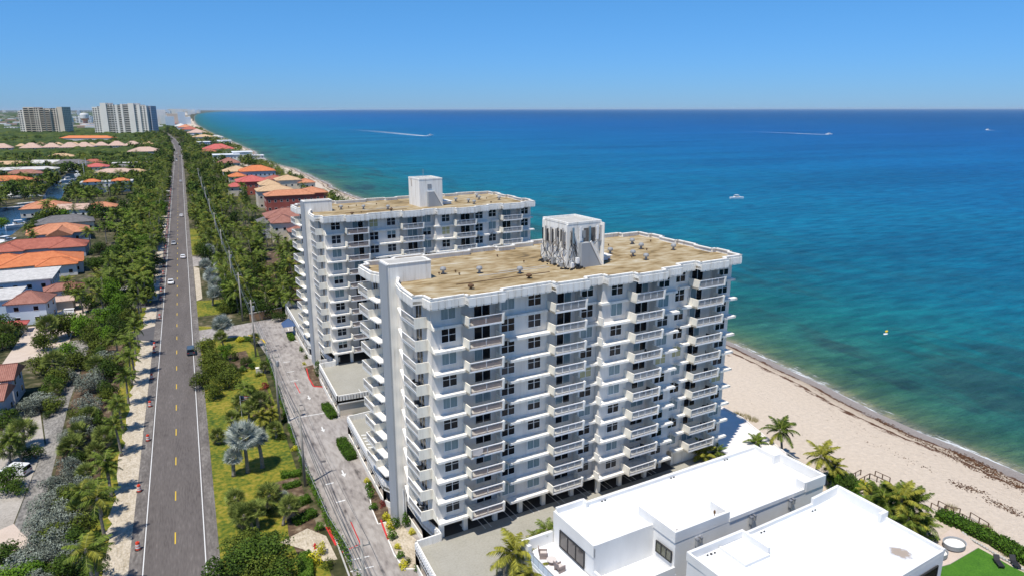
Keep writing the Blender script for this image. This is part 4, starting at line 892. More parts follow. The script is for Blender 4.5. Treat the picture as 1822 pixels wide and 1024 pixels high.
MB().mat('cushion').lathe([(.62, .50), (.62, .56)], 20).obj('table_top', parent=tb); MB().mat('wicker').lathe([(.5, 0), (.35, .25), (.5, .498)], 14).obj('leg', parent=tb)

t = thing('modern_house', 'flat roofed white house nearest the viewer at the right, brown stained roof with a skylight', 'house', (OX, OY, 0), R(5.2), 'modern white beach houses')
MB().mat('white_wall').prism([(19.3, -37.3), (45.4, -36.7), (44.9, -50.6), (19.0, -51.5)], 0, 10.3).obj('wall', parent=t)
MB().mat('white_roof').prism([(19.5, -37.5), (45.2, -36.9), (44.7, -50.4), (19.2, -51.3)], 10.3, 10.4).obj('roof', parent=t)
f = MB().mat('white_wall')
f.box(19.25, 27.8, -37.55, -37.2, 10.3, 11.35).box(19.2, 19.5, -51.4, -37.55, 10.3, 11.35).box(27.5, 27.8, -41.2, -37.55, 10.3, 11.35)
f.prism([(27.8, -37.25), (40.0, -37.0), (40.0, -37.3), (27.8, -37.55)], 10.3, 10.85).prism([(40.0, -37.0), (45.55, -36.6), (45.55, -36.95), (40.0, -37.35)], 10.3, 11.6)
f.prism([(45.15, -36.9), (45.6, -36.9), (45.4, -43.2), (44.95, -43.2)], 10.3, 11.6).box(44.0, 45.35, -43.6, -43.2, 10.3, 11.6).prism([(44.95, -43.6), (45.3, -43.6), (45.0, -50.6), (44.65, -50.6)], 10.3, 10.85)
f.prism([(19.2, -51.5), (19.2, -51.2), (44.66, -50.3), (44.66, -50.6)], 10.3, 10.7)
f.box(23.7, 24.0, -41.2, -37.7, 10.4, 10.75).box(23.7, 27.5, -41.5, -41.2, 10.4, 10.75); f.obj('parapet', parent=t)
MB().mat('white_roof').box(24.0, 27.5, -41.2, -37.6, 10.402, 10.55).obj('skylight', parent=t)
m, nt, b = _new('roof_stain'); b.inputs['Base Color'].default_value = (0.40, 0.32, 0.25, 1); b.inputs['Roughness'].default_value = .9
nz = N(nt, 'TexNoise'); nz.inputs['Scale'].default_value = 1.6; nz.inputs['Detail'].default_value = 10; tc = N(nt, 'TexCoord'); nt.links.new(tc.outputs['Object'], nz.inputs[0])
gd = N(nt, 'TexGradient', gradient_type='SPHERICAL'); mp_ = N(nt, 'Mapping'); mp_.inputs['Scale'].default_value = (.62, .5, 1); nt.links.new(tc.outputs['Object'], mp_.inputs[0]); nt.links.new(mp_.outputs[0], gd.inputs[0])
mu = N(nt, 'Math', operation='MULTIPLY'); nt.links.new(nz.outputs[0], mu.inputs[0]); nt.links.new(gd.outputs[0], mu.inputs[1])
ra = ramp(nt, [(0.16, (0, 0, 0)), (0.32, (0.75, 0.75, 0.75))], mu.outputs[0]); nt.links.new(ra.outputs[0], b.inputs['Alpha'])
o = MB().mat('roof_stain').flatpoly([(-1.8, -2), (1.8, -2), (1.8, 2), (-1.8, 2)], 0).obj('roof_stain', parent=t); o.location = (40.6, -48.2, 10.404)
bigwin(t, 37.2, -50.98, 6.7, 6.4, 2.7, 2, R(2), 'glass')
for u in (22.0, 30.5, 39.5): scupper(t, u, -37.9, 10.4)
scupper(t, 22.5, -38.0, 10.42)
wall_lamp(t, 36.0, -51.05, 10.0, R(2))
MB().mat('white_roof').prism([(45.3, -54), (49.5, -54), (48.5, -49.5), (45.2, -49.0)], 3.0, 3.3).obj('side_terrace', parent=t)

# garden of the houses, on the beach side
t = thing('sun_deck', 'tan wooden sun deck on the lawn beside the white houses', 'deck', (84, 50, 0)); 
MB().mat('paver').prism([(G(q[0], q[1], .2)[0] - 84, G(q[0], q[1], .2)[1] - 50) for q in [(1650, 975), (1700, 932), (1740, 974), (1690, 1003), (1645, 1016)]], 0.02, .24).obj('planks', parent=t)
def daybed(px, py, r_, label):
    x, y = G(px, py, .7); t = thing('round_daybed', label, 'daybed', (x, y, .245), 0, 'round daybeds')
    MB().mat('grey_metal').lathe([(r_ * .8, 0), (r_, .2), (r_ * 1.05, .8), (r_ * .97, .8), (r_ * .93, .42)], 28, sx=1, sy=.8).obj('shell', parent=t)
    MB().mat('trim').lathe([(r_ * .92, .25), (r_ * .92, .55), (r_ * .85, .62)], 28, sx=1, sy=.8).obj('mattress', parent=t)
daybed(1697, 968, 1.55, 'round white daybed on the tan deck, the one farther from the white house wall')
daybed(1668, 984, 1.3, 'round white daybed half hidden behind the corner of the nearest white house')
x, y = G(1778, 1003, .5); 
for k, (dx_, dy_) in enumerate([(0, 0), (1.9, -.9)]):
    t = thing('sun_lounger', 'black reclining chair on the green lawn by the beach, %s' % ('nearer the tan deck' if k == 0 else 'half cut by the picture edge'), 'lounge chair', (x + dx_, y + dy_, .155), R(-35), 'black garden recliners')
    MB().mat('black').box(-.35, .35, -.6, .7, .3, .42).obj('seat', parent=t)
    MB().mat('black').add([(-.35, .7, .36), (.35, .7, .36), (.35, 1.2, .95), (-.35, 1.2, .95), (-.35, .8, .3), (.35, .8, .3), (.35, 1.3, .9), (-.35, 1.3, .9)], [(0, 1, 2, 3), (7, 6, 5, 4), (0, 4, 5, 1), (2, 6, 7, 3), (1, 5, 6, 2), (3, 7, 4, 0)]).obj('backrest', parent=t)
    for sx_ in (-.32, .32):
        for sy_ in (-.5, .6): MB().mat('black').box(sx_ - .04, sx_ + .04, sy_ - .04, sy_ + .04, 0, .3).obj('leg', parent=t)
def stone_border():
    m_ = MB().mat('concrete'); rn = random.Random(2)
    pts = [G(x, y) for x, y in [(1712, 950), (1728, 962), (1745, 972), (1765, 984), (1785, 996), (1806, 1008), (1828, 1020)]]
    for a, b_ in zip(pts, pts[1:]):
        for k in range(4):
            q = k / 4; x = a[0] + (b_[0] - a[0]) * q; y = a[1] + (b_[1] - a[1]) * q; s_ = rn.uniform(.12, .2)
            m_.lathe([(s_, .1), (s_ * 1.1, .15 + s_ * .6), (s_ * .5, .15 + s_ * 1.2)], 6, (x, y))
    tag(m_.obj('stone_border'), 'row of pale stones edging the lawn below the beach hedge', 'stone edging')
stone_border()
def stair_rail(pts, label, h=1.0, sp=1.15):
    t = thing('beach_railing', label, 'railing', (*G(*pts[0]), 0)); o0 = Vector((*G(*pts[0]), 0)); P_ = [Vector((*G(*p), 0)) - o0 for p in pts]
    for off in (0, 1.5):
        rl = MB().mat('wood_rail')
        for a, b_ in zip(P_, P_[1:]):
            d = (b_ - a).normalized(); nr = Vector((-d.y, d.x, 0)) * off
            rl.bar(a + nr + Vector((0, 0, h)), b_ + nr + Vector((0, 0, h)), .1, .08)
            n = max(1, int((b_ - a).length / sp))
            for k in range(n + 1):
                q = a + (b_ - a) * (k / n) + nr; ps = MB().mat('wood_rail').box(q.x - .06, q.x + .06, q.y - .06, q.y + .06, 0, h); ps.obj('post', parent=t)
        rl.obj('handrail', parent=t)
stair_rail([(1527, 862), (1546, 852), (1572, 864)], 'short dark timber beach railing above the sand behind the farther white house')
stair_rail([(1655, 905), (1682, 920), (1710, 925), (1742, 945)], 'long dark timber beach railing running past the palms to the sand', sp=1.0)

# ================================================================ HOUSES
HW = {}
def hwin(w=1.2, h=1.2):
    if (w, h) not in HW:
        HW[(w, h)] = (MB().mat('white_metal').box(-.08, w + .08, -.06, .02, -.08, 0).box(-.08, w + .08, -.06, .02, h, h + .08).box(-.08, 0, -.06, .02, 0, h).box(w, w + .08, -.06, .02, 0, h).mesh('window'),
                      MB().mat('glass').box(0, w, -.03, .0, 0, h).mesh('pane'))
    return HW[(w, h)]
def wing(t, cx, cy, w, d, z0, ze, rise, roof, rmat, wmat, over=.6, wins=True, rz=0.0, eave=.22):
    M = Matrix.Translation((cx, cy, 0)) @ Matrix.Rotation(rz, 4, 'Z')
    def mk(): q = MB(); q.M = M; return q
    mk_ = mk().mat(wmat).box(-w / 2, w / 2, -d / 2, d / 2, z0, ze - .003); mk_.obj('wall', parent=t)
    W2, D2 = w / 2 + over, d / 2 + over
    r_ = mk().mat(rmat)
    if roof == 'flat':
        r_.box(-W2, W2, -D2, D2, ze, ze + .3); o = r_.obj('roof', parent=t)
    else:
        if w >= d: hx, hy = (W2 - D2 if roof == 'hip' else W2), 0
        else: hx, hy = 0, (D2 - W2 if roof == 'hip' else D2)
        hx = max(hx, .01) if w >= d else 0; hy = max(hy, .01) if w < d else 0
        a = [(-W2, -D2, ze), (W2, -D2, ze), (W2, D2, ze), (-W2, D2, ze)]; l = [(x, y, ze + eave) for x, y, _ in a]
        top = [(-hx, -hy, ze + eave + rise), (hx, hy, ze + eave + rise)]
        v = a + l + top
        if w >= d: fs = [(4, 5, 9, 8), (5, 6, 9), (6, 7, 8, 9), (7, 4, 8)]
        else: fs = [(4, 5, 8), (5, 6, 9, 8), (6, 7, 9), (7, 4, 8, 9)]
        fs += [(0, 1, 5, 4), (1, 2, 6, 5), (2, 3, 7, 6), (3, 0, 4, 7), (3, 2, 1, 0)]
        r_.add(v, fs); 
        # ridge and hip caps
        rg = [v[8], v[9]]
        pairs = [(v[8], v[9])]
        if roof == 'hip':
            pairs += [(v[4], v[8]), (v[7], v[8]), (v[5], v[9]), (v[6], v[9])] if w >= d else [(v[4], v[8]), (v[5], v[8]), (v[6], v[9]), (v[7], v[9])]
        r_.cur = r_.cur
        for p, q in pairs:
            if (Vector(p) - Vector(q)).length > .5: r_.bar(Vector(p) + Vector((0, 0, .04)), Vector(q) + Vector((0, 0, .04)), .22, .14)
        o = r_.obj('roof', parent=t, uv=True)
    if wins:
        hh = min(1.35, (ze - z0) * .4)
        storeys = [z0 + 1.0] if ze - z0 < 5 else [z0 + 1.0, z0 + 1.0 + (ze - z0) / 2]
        fr, pn = hwin(1.2, 1.25)
        for zs in storeys:
            n = max(1, int(w / 3.4))
            for k in range(n):
                x = -w / 2 + w * (k + .5) / n - .6
                p = M @ Vector((x, -d / 2, zs)); q = link('window', fr, t, p, rz); link('pane', pn, q)
            n = max(1, int(d / 3.4))
            for k in range(n):
                y = -d / 2 + d * (k + .5) / n - .6
                p = M @ Vector((-w / 2, y + 1.2, zs)); q = link('window', fr, t, p, rz - math.pi / 2); link('pane', pn, q)
                if w > 8:
                    p = M @ Vector((w / 2, y, zs)); q = link('window', fr, t, p, rz + math.pi / 2); link('pane', pn, q)
    return o
def house(label, cx, cy, wings, rz=0.0, name='house', cat='house', group=None):
    t = thing(name, label, cat, (cx, cy, 0), rz, group)
    for wg in wings: wing(t, **wg)
    return t
def WG(cx, cy, w, d, ze, rise=2.2, roof='hip', rmat='tile_orange', wmat='white_wall', z0=0, **k): return dict(cx=cx, cy=cy, w=w, d=d, z0=z0, ze=ze, rise=rise, roof=roof, rmat=rmat, wmat=wmat, **k)
def box_px(x0, y0, x1, y1, ze):
    """rough plan extents of a roof whose near-left and far-right eave corners show at two picture points"""
    a = G(x0, y1, ze); b_ = G(x1, y0, ze); return a, b_

# left side, near
house('brown tiled gabled house nearest the viewer on the left, white gutter between two roofs', -39.5, 163, [
    WG(-3, 3.5, 13, 7.5, 5.4, 2.0, 'gable', 'tile_brown', 'grey_wall', rz=R(-3)), WG(-2.4, -6.2, 11.6, 7.2, 4.6, 1.9, 'gable', 'tile_brown', 'grey_wall', rz=R(-3)),
    WG(-5.4, -12.6, 8, 6, 4.6, 1.6, 'gable', 'tile_brown', 'grey_wall', rz=R(-3)), WG(-4, -1.3, 11, 2.0, 4.9, 0, 'flat', 'shingle_white', 'white_wall', over=.1, wins=False)])
house('pale blue house with a brown hipped corner roof and white flat roofs behind', -44, 232, [
    WG(0.5, -1.5, 9.5, 8.5, 6.0, 2.6, 'hip', 'tile_brown', 'pale_blue', rz=R(-8)), WG(-12, 8, 17, 15, 6.2, 0, 'flat', 'shingle_white', 'pale_blue', over=.4),
    WG(-9, 30, 22, 17, 7.0, 0, 'flat', 'shingle_white', 'pale_blue', over=1.0), WG(6.0, 18.5, 10, 6, 4.2, 1.6, 'hip', 'tile_brown', 'pale_blue', rz=R(10)),
    WG(6.5, 7.5, 6, 5, 3.2, .9, 'gable', 'tile_salmon', 'beige_wall', wins=False), WG(-3.0, -12, 7, 3, 2.2, .7, 'hip', 'tile_crimson', 'beige_wall', wins=False)])
house('low house under one broad vivid orange hipped roof, next to white flat roofs', -50.8, 302, [WG(-1, 1, 26, 18, 4.0, 3.0, 'hip', 'tile_vivid', 'white_wall', rz=R(6)), WG(5, -7, 12, 9, 4.0, 2.0, 'hip', 'tile_vivid', 'white_wall', rz=R(6)), WG(-12, 3, 14, 12, 4.3, 2.6, 'hip', 'tile_vivid', 'white_wall', rz=R(12))])
house('low house under a long dull red tiled roof between two orange roofed houses', -54.5, 337, [WG(-3, 0, 29, 14, 4.0, 3.0, 'hip', 'tile_red', 'grey_wall', rz=R(3)), WG(8, -2, 12, 13, 4.0, 2.6, 'hip', 'tile_red', 'grey_wall'), WG(-13, -4, 12, 12, 4.0, 2.4, 'hip', 'tile_red', 'grey_wall')])
house('bungalow with a light orange gabled roof and a grey blue gable wall', -56, 378, [WG(0, 0, 24, 17, 3.8, 3.4, 'hip', 'tile_orange', 'grey_wall', rz=R(8)), WG(2, -6.5, 17, 9, 3.8, 2.6, 'gable', 'tile_orange', 'grey_wall', rz=R(90))])
house('house with a dark grey shingle roof just behind the light orange gable', -57, 407, [WG(0, 0, 24, 14, 4.2, 3.0, 'hip', 'tile_grey', 'beige_wall', rz=R(8))])
house('house by the canal with a peach orange hipped roof and a pink gabled wing', -66, 466, [WG(-8, 6, 22, 20, 4.6, 3.8, 'hip', 'tile_orange', 'beige_wall'), WG(7, -6, 15, 10, 4.0, 2.6, 'gable', 'tile_salmon', 'white_wall', rz=R(-10)), WG(20, 0, 15, 11, 3.8, 2.4, 'hip', 'tile_orange', 'beige_wall')])
house('two storey white house with two small orange roofs between tall palms', -52.6, 590, [WG(0, 0, 33, 13, 7.4, 0, 'flat', 'shingle_white', 'white_wall', over=.3), WG(-9, -6, 10, 7, 8.0, 1.8, 'hip', 'tile_vivid', 'white_wall', z0=6), WG(9, -6, 11, 7, 8.0, 1.8, 'hip', 'tile_vivid', 'white_wall', z0=6)])
house('wide pale roofed house behind the white house with two orange roofs', -54, 688, [WG(0, 0, 32, 18, 6.4, 3.0, 'hip', 'tile_salmon', 'white_wall'), WG(14, 14, 18, 12, 5, 2.5, 'hip', 'tile_tan', 'white_wall')])
house('house with a faded pink roof beside a grey one, left of the road palms', -66, 765, [WG(-9, 0, 20, 18, 6.4, 3.0, 'hip', 'tile_crimson', 'white_wall'), WG(12, 0, 20, 16, 5, 2.5, 'hip', 'tile_grey', 'white_wall')])
house('low white flat roofed building nearest the roadside palms in the middle distance', -50, 828, [WG(0, 0, 40, 14, 5, 0, 'flat', 'shingle_white', 'white_wall')])
house('dark grey roofed boat house with white posts at the head of the canal', -102, 822, [WG(0, 0, 34, 20, 6, 4, 'hip', 'tile_grey', 'white_wall'), WG(18, 12, 20, 14, 6, 3, 'hip', 'tile_red', 'white_wall')])
house('bright white low gabled house left of the dark grey roof by the canal', -128, 858, [WG(0, 0, 26, 14, 5, 3, 'gable', 'shingle_white', 'white_wall', rz=R(-20)), WG(17, -8, 14, 10, 4, 2, 'gable', 'shingle_white', 'white_wall', rz=R(20))])
house('long pale roofed grey house on the far bank of the canal', -130, 760, [WG(0, 0, 50, 16, 6, 2, 'hip', 'shingle_white', 'grey_wall')])
house('faded brown pink roof on the far canal bank, in front of the long pale roof', -126, 727, [WG(0, 0, 28, 16, 5, 3, 'hip', 'tile_brown', 'beige_wall')])
house('white house with a ragged vivid orange roof at the left edge, beyond the moored yachts', -124, 648, [WG(0, 0, 30, 18, 6, 3.2, 'hip', 'tile_vivid', 'white_wall'), WG(19, -3, 9, 9, 5, 2, 'hip', 'tile_orange', 'white_wall')])
house('tan roofed house at the left edge behind the long pale roof', -160, 856, [WG(0, 0, 36, 18, 5, 3, 'hip', 'tile_tan', 'beige_wall')])
house('large domed tan roof standing alone among the roadside trees', -44, 1012, [WG(0, 0, 38, 26, 7, 5, 'hip', 'tile_salmon', 'beige_wall')])
house('small tan roof sunk in the dark trees beyond the canal', -129, 968, [WG(0, 0, 30, 20, 5, 3.5, 'hip', 'tile_tan', 'beige_wall')])
far_roofs = [(5, 261, 70, 'tile_salmon'), (38, 258, 40, 'tile_tan'), (56, 261, 80, 'tile_salmon'), (72, 256, 45, 'tile_tan'), (92, 260, 70, 'tile_salmon'), (103, 256, 45, 'tile_tan'), (125, 260, 80, 'tile_salmon'),
             (133, 256, 45, 'tile_tan'), (150, 259, 75, 'tile_salmon'), (163, 256, 40, 'tile_tan'), (180, 257, 60, 'tile_salmon'), (208, 257, 75, 'tile_salmon'), (236, 257, 75, 'tile_salmon'), (263, 256, 60, 'tile_tan')]
VILLAS = []
for i, (px, py, w, rm) in enumerate(far_roofs):
    x, y = G(px, py, 6); w *= .33; VILLAS.append((x, y, w * .75))
    house('low %s roofed villa, %s from the left in the row across the mangroves' % ('pinkish' if rm == 'tile_salmon' else 'tan', ['first', 'second', 'third', 'fourth', 'fifth', 'sixth', 'seventh', 'eighth', 'ninth', 'tenth', 'eleventh', 'twelfth', 'thirteenth', 'fourteenth'][i]),
          x, y, [WG(0, 0, w, w * .8, 5, w * .26, 'hip', rm, 'beige_wall')], group='far villas across the mangroves')
a = G(112, 246, 8); b_ = G(202, 246, 8)
t = house('long low building with a bright orange roof in front of the two distant towers', (a[0] + b_[0]) / 2, (a[1] + b_[1]) / 2, [WG(0, 0, math.hypot(b_[0] - a[0], b_[1] - a[1]), 22, 9, 4, 'hip', 'tile_vivid', 'white_wall')], math.atan2(b_[1] - a[1], b_[0] - a[0]))
# beach side mansions beyond the blocks
def mansion(label, px, py, z, wings, rz=0):
    x, y = G(px, py, z)
    for w_ in wings: w_['cx'] *= .74; w_['w'] *= .8
    return house(label, x, y, wings, rz, 'mansion', 'house', 'beach mansions beyond the blocks')
mansion('beach mansion right behind the farther block, brownish pink roofs and a bay of tall windows', 512, 385, 9, [
    WG(0, 6, 24, 16, 9, 3.2, 'hip', 'tile_brown', 'beige_wall'), WG(-5, -10, 13, 12, 8.5, 3, 'hip', 'tile_brown', 'beige_wall'), WG(-13, 2, 9, 12, 7, 2, 'hip', 'tile_grey', 'grey_wall'), WG(2, -20, 10, 8, 5.4, 2, 'hip', 'tile_brown', 'beige_wall'), WG(22, 8, 26, 16, 8, 2.4, 'hip', 'tile_salmon', 'white_wall')])
mansion('deep red walled beach mansion under light orange roofs, arched windows along its side', 510, 337, 11, [
    WG(0, -8, 34, 12, 9, 2.6, 'hip', 'tile_orange', 'red_wall'), WG(20, 0, 20, 16, 9, 3, 'hip', 'tile_orange', 'red_wall'), WG(-8, 12, 26, 16, 10, 3, 'hip', 'tile_tan', 'beige_wall')])
mansion('cream beach mansion with tan roofs at several heights and a round corner tower', 478, 322, 10, [
    WG(0, 0, 16, 18, 8, 3, 'hip', 'tile_tan', 'beige_wall'), WG(18, 8, 20, 16, 10, 3, 'hip', 'tile_tan', 'beige_wall'), WG(34, 4, 14, 12, 8, 2.4, 'hip', 'tile_orange', 'beige_wall')])
mansion('beach mansion with a bright crimson pink roof stepping down to the street', 440, 319, 10, [
    WG(4, 2, 26, 20, 9, 3.6, 'hip', 'tile_crimson', 'red_wall'), WG(-12, -8, 12, 12, 6.5, 2.4, 'hip', 'tile_crimson', 'beige_wall'), WG(26, 8, 16, 14, 9, 2.6, 'hip', 'tile_red', 'grey_wall')])
mansion('beach mansion with a vivid orange double roof and a small orange garden wing', 443, 301, 10, [
    WG(8, 0, 34, 20, 9, 4, 'hip', 'tile_vivid', 'grey_wall'), WG(-14, -14, 16, 13, 6, 3, 'hip', 'tile_vivid', 'beige_wall'), WG(-12, 16, 26, 20, 8, 4, 'hip', 'tile_tan', 'beige_wall')])
mansion('small thatch brown roofed pavilion house between the white villa and the vivid orange roofs', 407, 287, 8, [WG(0, 0, 24, 20, 7, 5, 'hip', 'tile_brown', 'beige_wall')])
mansion('sprawling bright white modern beach villa with flat roofs', 402, 276, 8, [
    WG(0, 0, 34, 22, 9, 0, 'flat', 'white_roof', 'white_wall'), WG(24, 10, 26, 20, 11, 0, 'flat', 'white_roof', 'white_wall'), WG(44, 4, 18, 14, 7, 0, 'flat', 'white_roof', 'white_wall')])
mansion('beach mansion with one large scarlet roof and an orange brown front wing', 384, 263, 10, [
    WG(4, 0, 46, 28, 9, 6, 'hip', 'tile_crimson', 'white_wall'), WG(-12, -22, 22, 18, 7, 4, 'hip', 'tile_red', 'beige_wall')])
mansion('low white and glass beach villa behind the scarlet roof', 373, 254, 6, [WG(0, 0, 46, 26, 8, 0, 'flat', 'white_roof', 'pale_blue'), WG(30, 14, 26, 20, 9, 0, 'flat', 'white_roof', 'white_wall')])
mansion('cream beach villa with shallow curved looking roofs far up the shore', 362, 246, 6, [WG(0, 0, 46, 30, 9, 4, 'hip', 'tile_tan', 'white_wall'), WG(30, 20, 30, 20, 8, 3, 'hip', 'shingle_white', 'white_wall')])
for i, (px, py, rm, lb) in enumerate([(351, 238, 'tile_salmon', 'pinkish roofed'), (338, 232, 'tile_red', 'dull red roofed'), (330, 228, 'tile_orange', 'orange roofed'), (322, 226, 'shingle_white', 'white roofed'), (312, 219, 'tile_crimson', 'scarlet roofed'), (303, 221, 'tile_crimson', 'darker scarlet roofed')]):
    mansion('distant %s house, %s along the shore past the cream villa' % (lb, ['first', 'second', 'third', 'fourth', 'fifth', 'sixth'][i]), px, py, 6, [WG(0, 0, 50, 40, 9, 8, 'hip', rm, 'white_wall', wins=False)])
t = thing('brick_wall', 'tan brick garden wall across the end of the drive', 'wall', (12.2, 203.4, 0), math.atan2(2.6, 8.8))
MB().mat('brick_wall').box(0, 9.4, 0, .3, 0, 2.3).obj('wall', parent=t); MB().mat('concrete').box(-.05, 9.45, -.06, .36, 2.3, 2.42).obj('coping', parent=t)
t = thing('garden_wall', 'low white garden wall by the lane beside the brown tiled house', 'wall', (-27.9, 158, 0)); MB().mat('beige_wall').box(-4, 0, 0, .3, 0, 1.3).obj('wall', parent=t)
t = thing('entrance_canopy', 'blue fabric canopy over the entrance of the farther block', 'canopy', (20.9, 186.6, 0))
MB().mat('blue_cloth').add([(-2, -2.2, 2.8), (1.4, -2.2, 2.8), (1.4, 2.2, 2.8), (-2, 2.2, 2.8), (-.3, 0, 4.6)], [(0, 1, 4), (1, 2, 4), (2, 3, 4), (3, 0, 4), (3, 2, 1, 0)]).obj('cloth', parent=t)
for a in (-1.9, 1.3):
    for b_ in (-2.1, 2.1): MB().mat('white_metal').box(a - .05, a + .05, b_ - .05, b_ + .05, 0, 2.8).obj('post', parent=t)

# ================================================================ FAR TOWERS AND SKYLINE
def tower(label, x, y, rz, sections, floors, fh, wallm):
    """sections: (x0, x1, y0, y1, height factor, balcony?)"""
    t = thing('apartment_tower', label, 'tower', (x, y, 0), rz)
    win = MB().mat('glass2'); nb = 0
    for (x0, x1, y0, y1, hf, kind, wm) in sections:
        H = floors * fh * hf
        MB().mat(wm).box(x0, x1, y0, y1, 0, H).obj('wall', parent=t)
        nf = int(floors * hf)
        if kind == 'balc':
            for k in range(nf):
                z = k * fh + 1.0
                if nb < 98:
                    MB().mat(wm).box(x0 + .6, x1 - .6, y0 - 1.8, y0 - .02, z - .3, z + .9).obj('balcony', parent=t); nb += 1
                n = max(1, int((x1 - x0) / 7))
                for j in range(n):
                    a = x0 + .8 + (x1 - x0 - 1.6) * j / n; win.box(a, a + (x1 - x0 - 1.6) / n - 1.1, y0 - .15, y0 - .01, z + .91, z + fh - .7)
        elif kind == 'win':
            for k in range(nf):
                z = k * fh + 1.0
                n = max(1, int((x1 - x0) / 6))
                for j in range(n):
                    a = x0 + 1.0 + (x1 - x0 - 2) * j / n; win.box(a, a + 3.4, y0 - .15, y0 - .01, z + .9, z + fh - .9)
        n = max(1, int((y1 - y0) / 6))
        for k in range(nf):
            for j in range(n): b0 = y0 + 1.5 + (y1 - y0 - 3) * j / n; win.box(x1 + .01, x1 + .15, b0, b0 + 2.4, k * fh + 2.2, k * fh + fh - .4)
    structure(win.obj('windows', parent=t), 'stuff')
    return t
def plan(px0, px1, pyb, pyt):
    a, b_ = G(px0, pyb), G(px1, pyb); L = math.hypot(b_[0] - a[0], b_[1] - a[1])
    D = math.hypot((a[0] + b_[0]) / 2, (a[1] + b_[1]) / 2) 
    H = HCAM - 0 + (194 - pyt) / (pyb - 194) * HCAM
    return ((a[0] + b_[0]) / 2, (a[1] + b_[1]) / 2, math.atan2(b_[1] - a[1], b_[0] - a[0]), L, H)
x, y, rz, L, H = plan(174, 266, 240.5, 186)
s = L / 100.0
H0 = H
tower('wider of the two distant towers, pale grey slab with plain lift shafts', x, y, rz, [
    (-55 * s, -44 * s, 2, 26, .93, 'win', 'tower_wall'), (-44 * s, -36 * s, -1, 26, .95, 'win', 'tower_wall'), (-36 * s, -25 * s, -4, 28, 1.06, '', 'tower_wall'), (-25 * s, -13 * s, 0, 26, 1.0, 'balc', 'tower_wall'),
    (-13 * s, -5 * s, -1.5, 26, 1.0, 'win', 'tower_wall'), (-5 * s, 2 * s, 0, 26, 1.0, 'balc', 'tower_wall'), (2 * s, 6 * s, -3, 28, 1.03, '', 'tower_wall'), (6 * s, 17 * s, 0, 26, 1.0, 'balc', 'tower_wall'), (17 * s, 28 * s, -4, 28, 1.05, '', 'tower_wall'),
    (28 * s, 38 * s, -1, 26, 1.0, 'win', 'tower_wall'), (38 * s, 50 * s, 1, 26, .97, 'win', 'tower_wall'), (50 * s, 55 * s, 8, 34, .96, 'win', 'grey_wall')], 17, H0 / 17, 'tower_wall')
x, y, rz, L, H = plan(36, 114, 239, 191)
s = L / 100.0
tower('tan stepped tower, left one of the two distant towers', x, y, rz, [
    (-50 * s, -42 * s, 4, 30, .9, 'win', 'tower_wall'), (-42 * s, -33 * s, 0, 30, .94, 'win', 'tower_wall'), (-33 * s, -20 * s, -3, 30, 1.04, 'balc', 'tower_tan'), (-20 * s, -8 * s, -3, 30, 1.04, 'balc', 'tower_tan'), (-8 * s, 4 * s, -5, 30, 1.0, 'win', 'tower_tan'),
    (4 * s, 14 * s, -2, 30, 1.0, 'balc', 'tower_tan'), (14 * s, 26 * s, 0, 30, .98, 'balc', 'tower_tan'), (26 * s, 38 * s, 4, 34, 1.0, 'win', 'tower_tan'), (38 * s, 50 * s, 6, 40, 1.05, '', 'tower_tan')], 14, H / 14 * .98, 'tower_tan')
def block(label, px0, px1, pyb, pyt, wm, D=None, name='far_building'):
    x, y, rz, L, H = plan(px0, px1, pyb, pyt)
    if D is None: D = L * .4
    t = thing(name, label, 'building', (x, y, 0), rz)
    MB().mat(wm).box(-L / 2, L / 2, 0, D, 0, H).box(-L / 2 + L * .3, L / 2 - L * .3, D * .2, D * .8, H, H * 1.06).obj('wall', parent=t)
    w_ = MB().mat('glass2'); n = max(2, int(H / 5)); c = max(2, int(L / 9))
    for k in range(n):
        for j in range(c): a = -L / 2 + L * (j + .2) / c; w_.box(a, a + L / c * .6, -.3, -.02, H * (k + .35) / n, H * (k + .8) / n)
    structure(w_.obj('windows', parent=t), 'stuff')
for a in [('pale blue slab block just right of the tan tower', 115, 129, 224, 209, 'pale_blue'), ('white block left of the water tower', 136, 149, 223, 206.5, 'white_wall'), ('low wide white hall on the far left horizon', 112, 136, 203, 200, 'white_wall'),
          ('blue grey tower on the horizon behind the water tower', 137, 143, 206, 197, 'pale_blue'), ('low white waterside building at the left edge beyond the waterway', 8, 31, 230, 225.5, 'white_wall'),
          ('white block between the water tower and the wide pale tower', 158, 165, 222, 206, 'pale_blue'),
          ('narrow teal block at the right foot of the wide pale tower', 271, 277, 221, 201, 'pale_blue'), ('white apartment slab on the far shore, left one of the group', 278, 290, 222, 202, 'white_wall'), ('second white apartment slab of the far shore group', 290, 300, 218, 199, 'white_wall'),
          ('flat topped blue glass block by the far beach', 300, 316, 217, 196.5, 'pale_blue'), ('low beige block on the far beach right of the blue glass block', 317, 325, 213, 202, 'beige_wall'), ('tiny white block on the horizon above the far beach', 316, 322, 205, 198, 'white_wall')]:
    block(a[0], *a[1:])
x, y, rz, L, H = plan(146, 160, 226, 201)
t = thing('water_tower', 'mushroom shaped pink and cream water tower between the two distant towers', 'water tower', (x, y, 0)); r_ = L * .5
MB().mat('tile_salmon').lathe([(r_ * .55, 0), (r_ * .5, H * .45), (r_ * .95, H * .62), (r_, H * .64)], 24).obj('stem', parent=t)
MB().mat('white_wall').lathe([(r_, H * .64), (r_ * 1.02, H * .9), (r_ * .9, H), (r_ * .1, H * 1.03)], 24).obj('tank', parent=t)
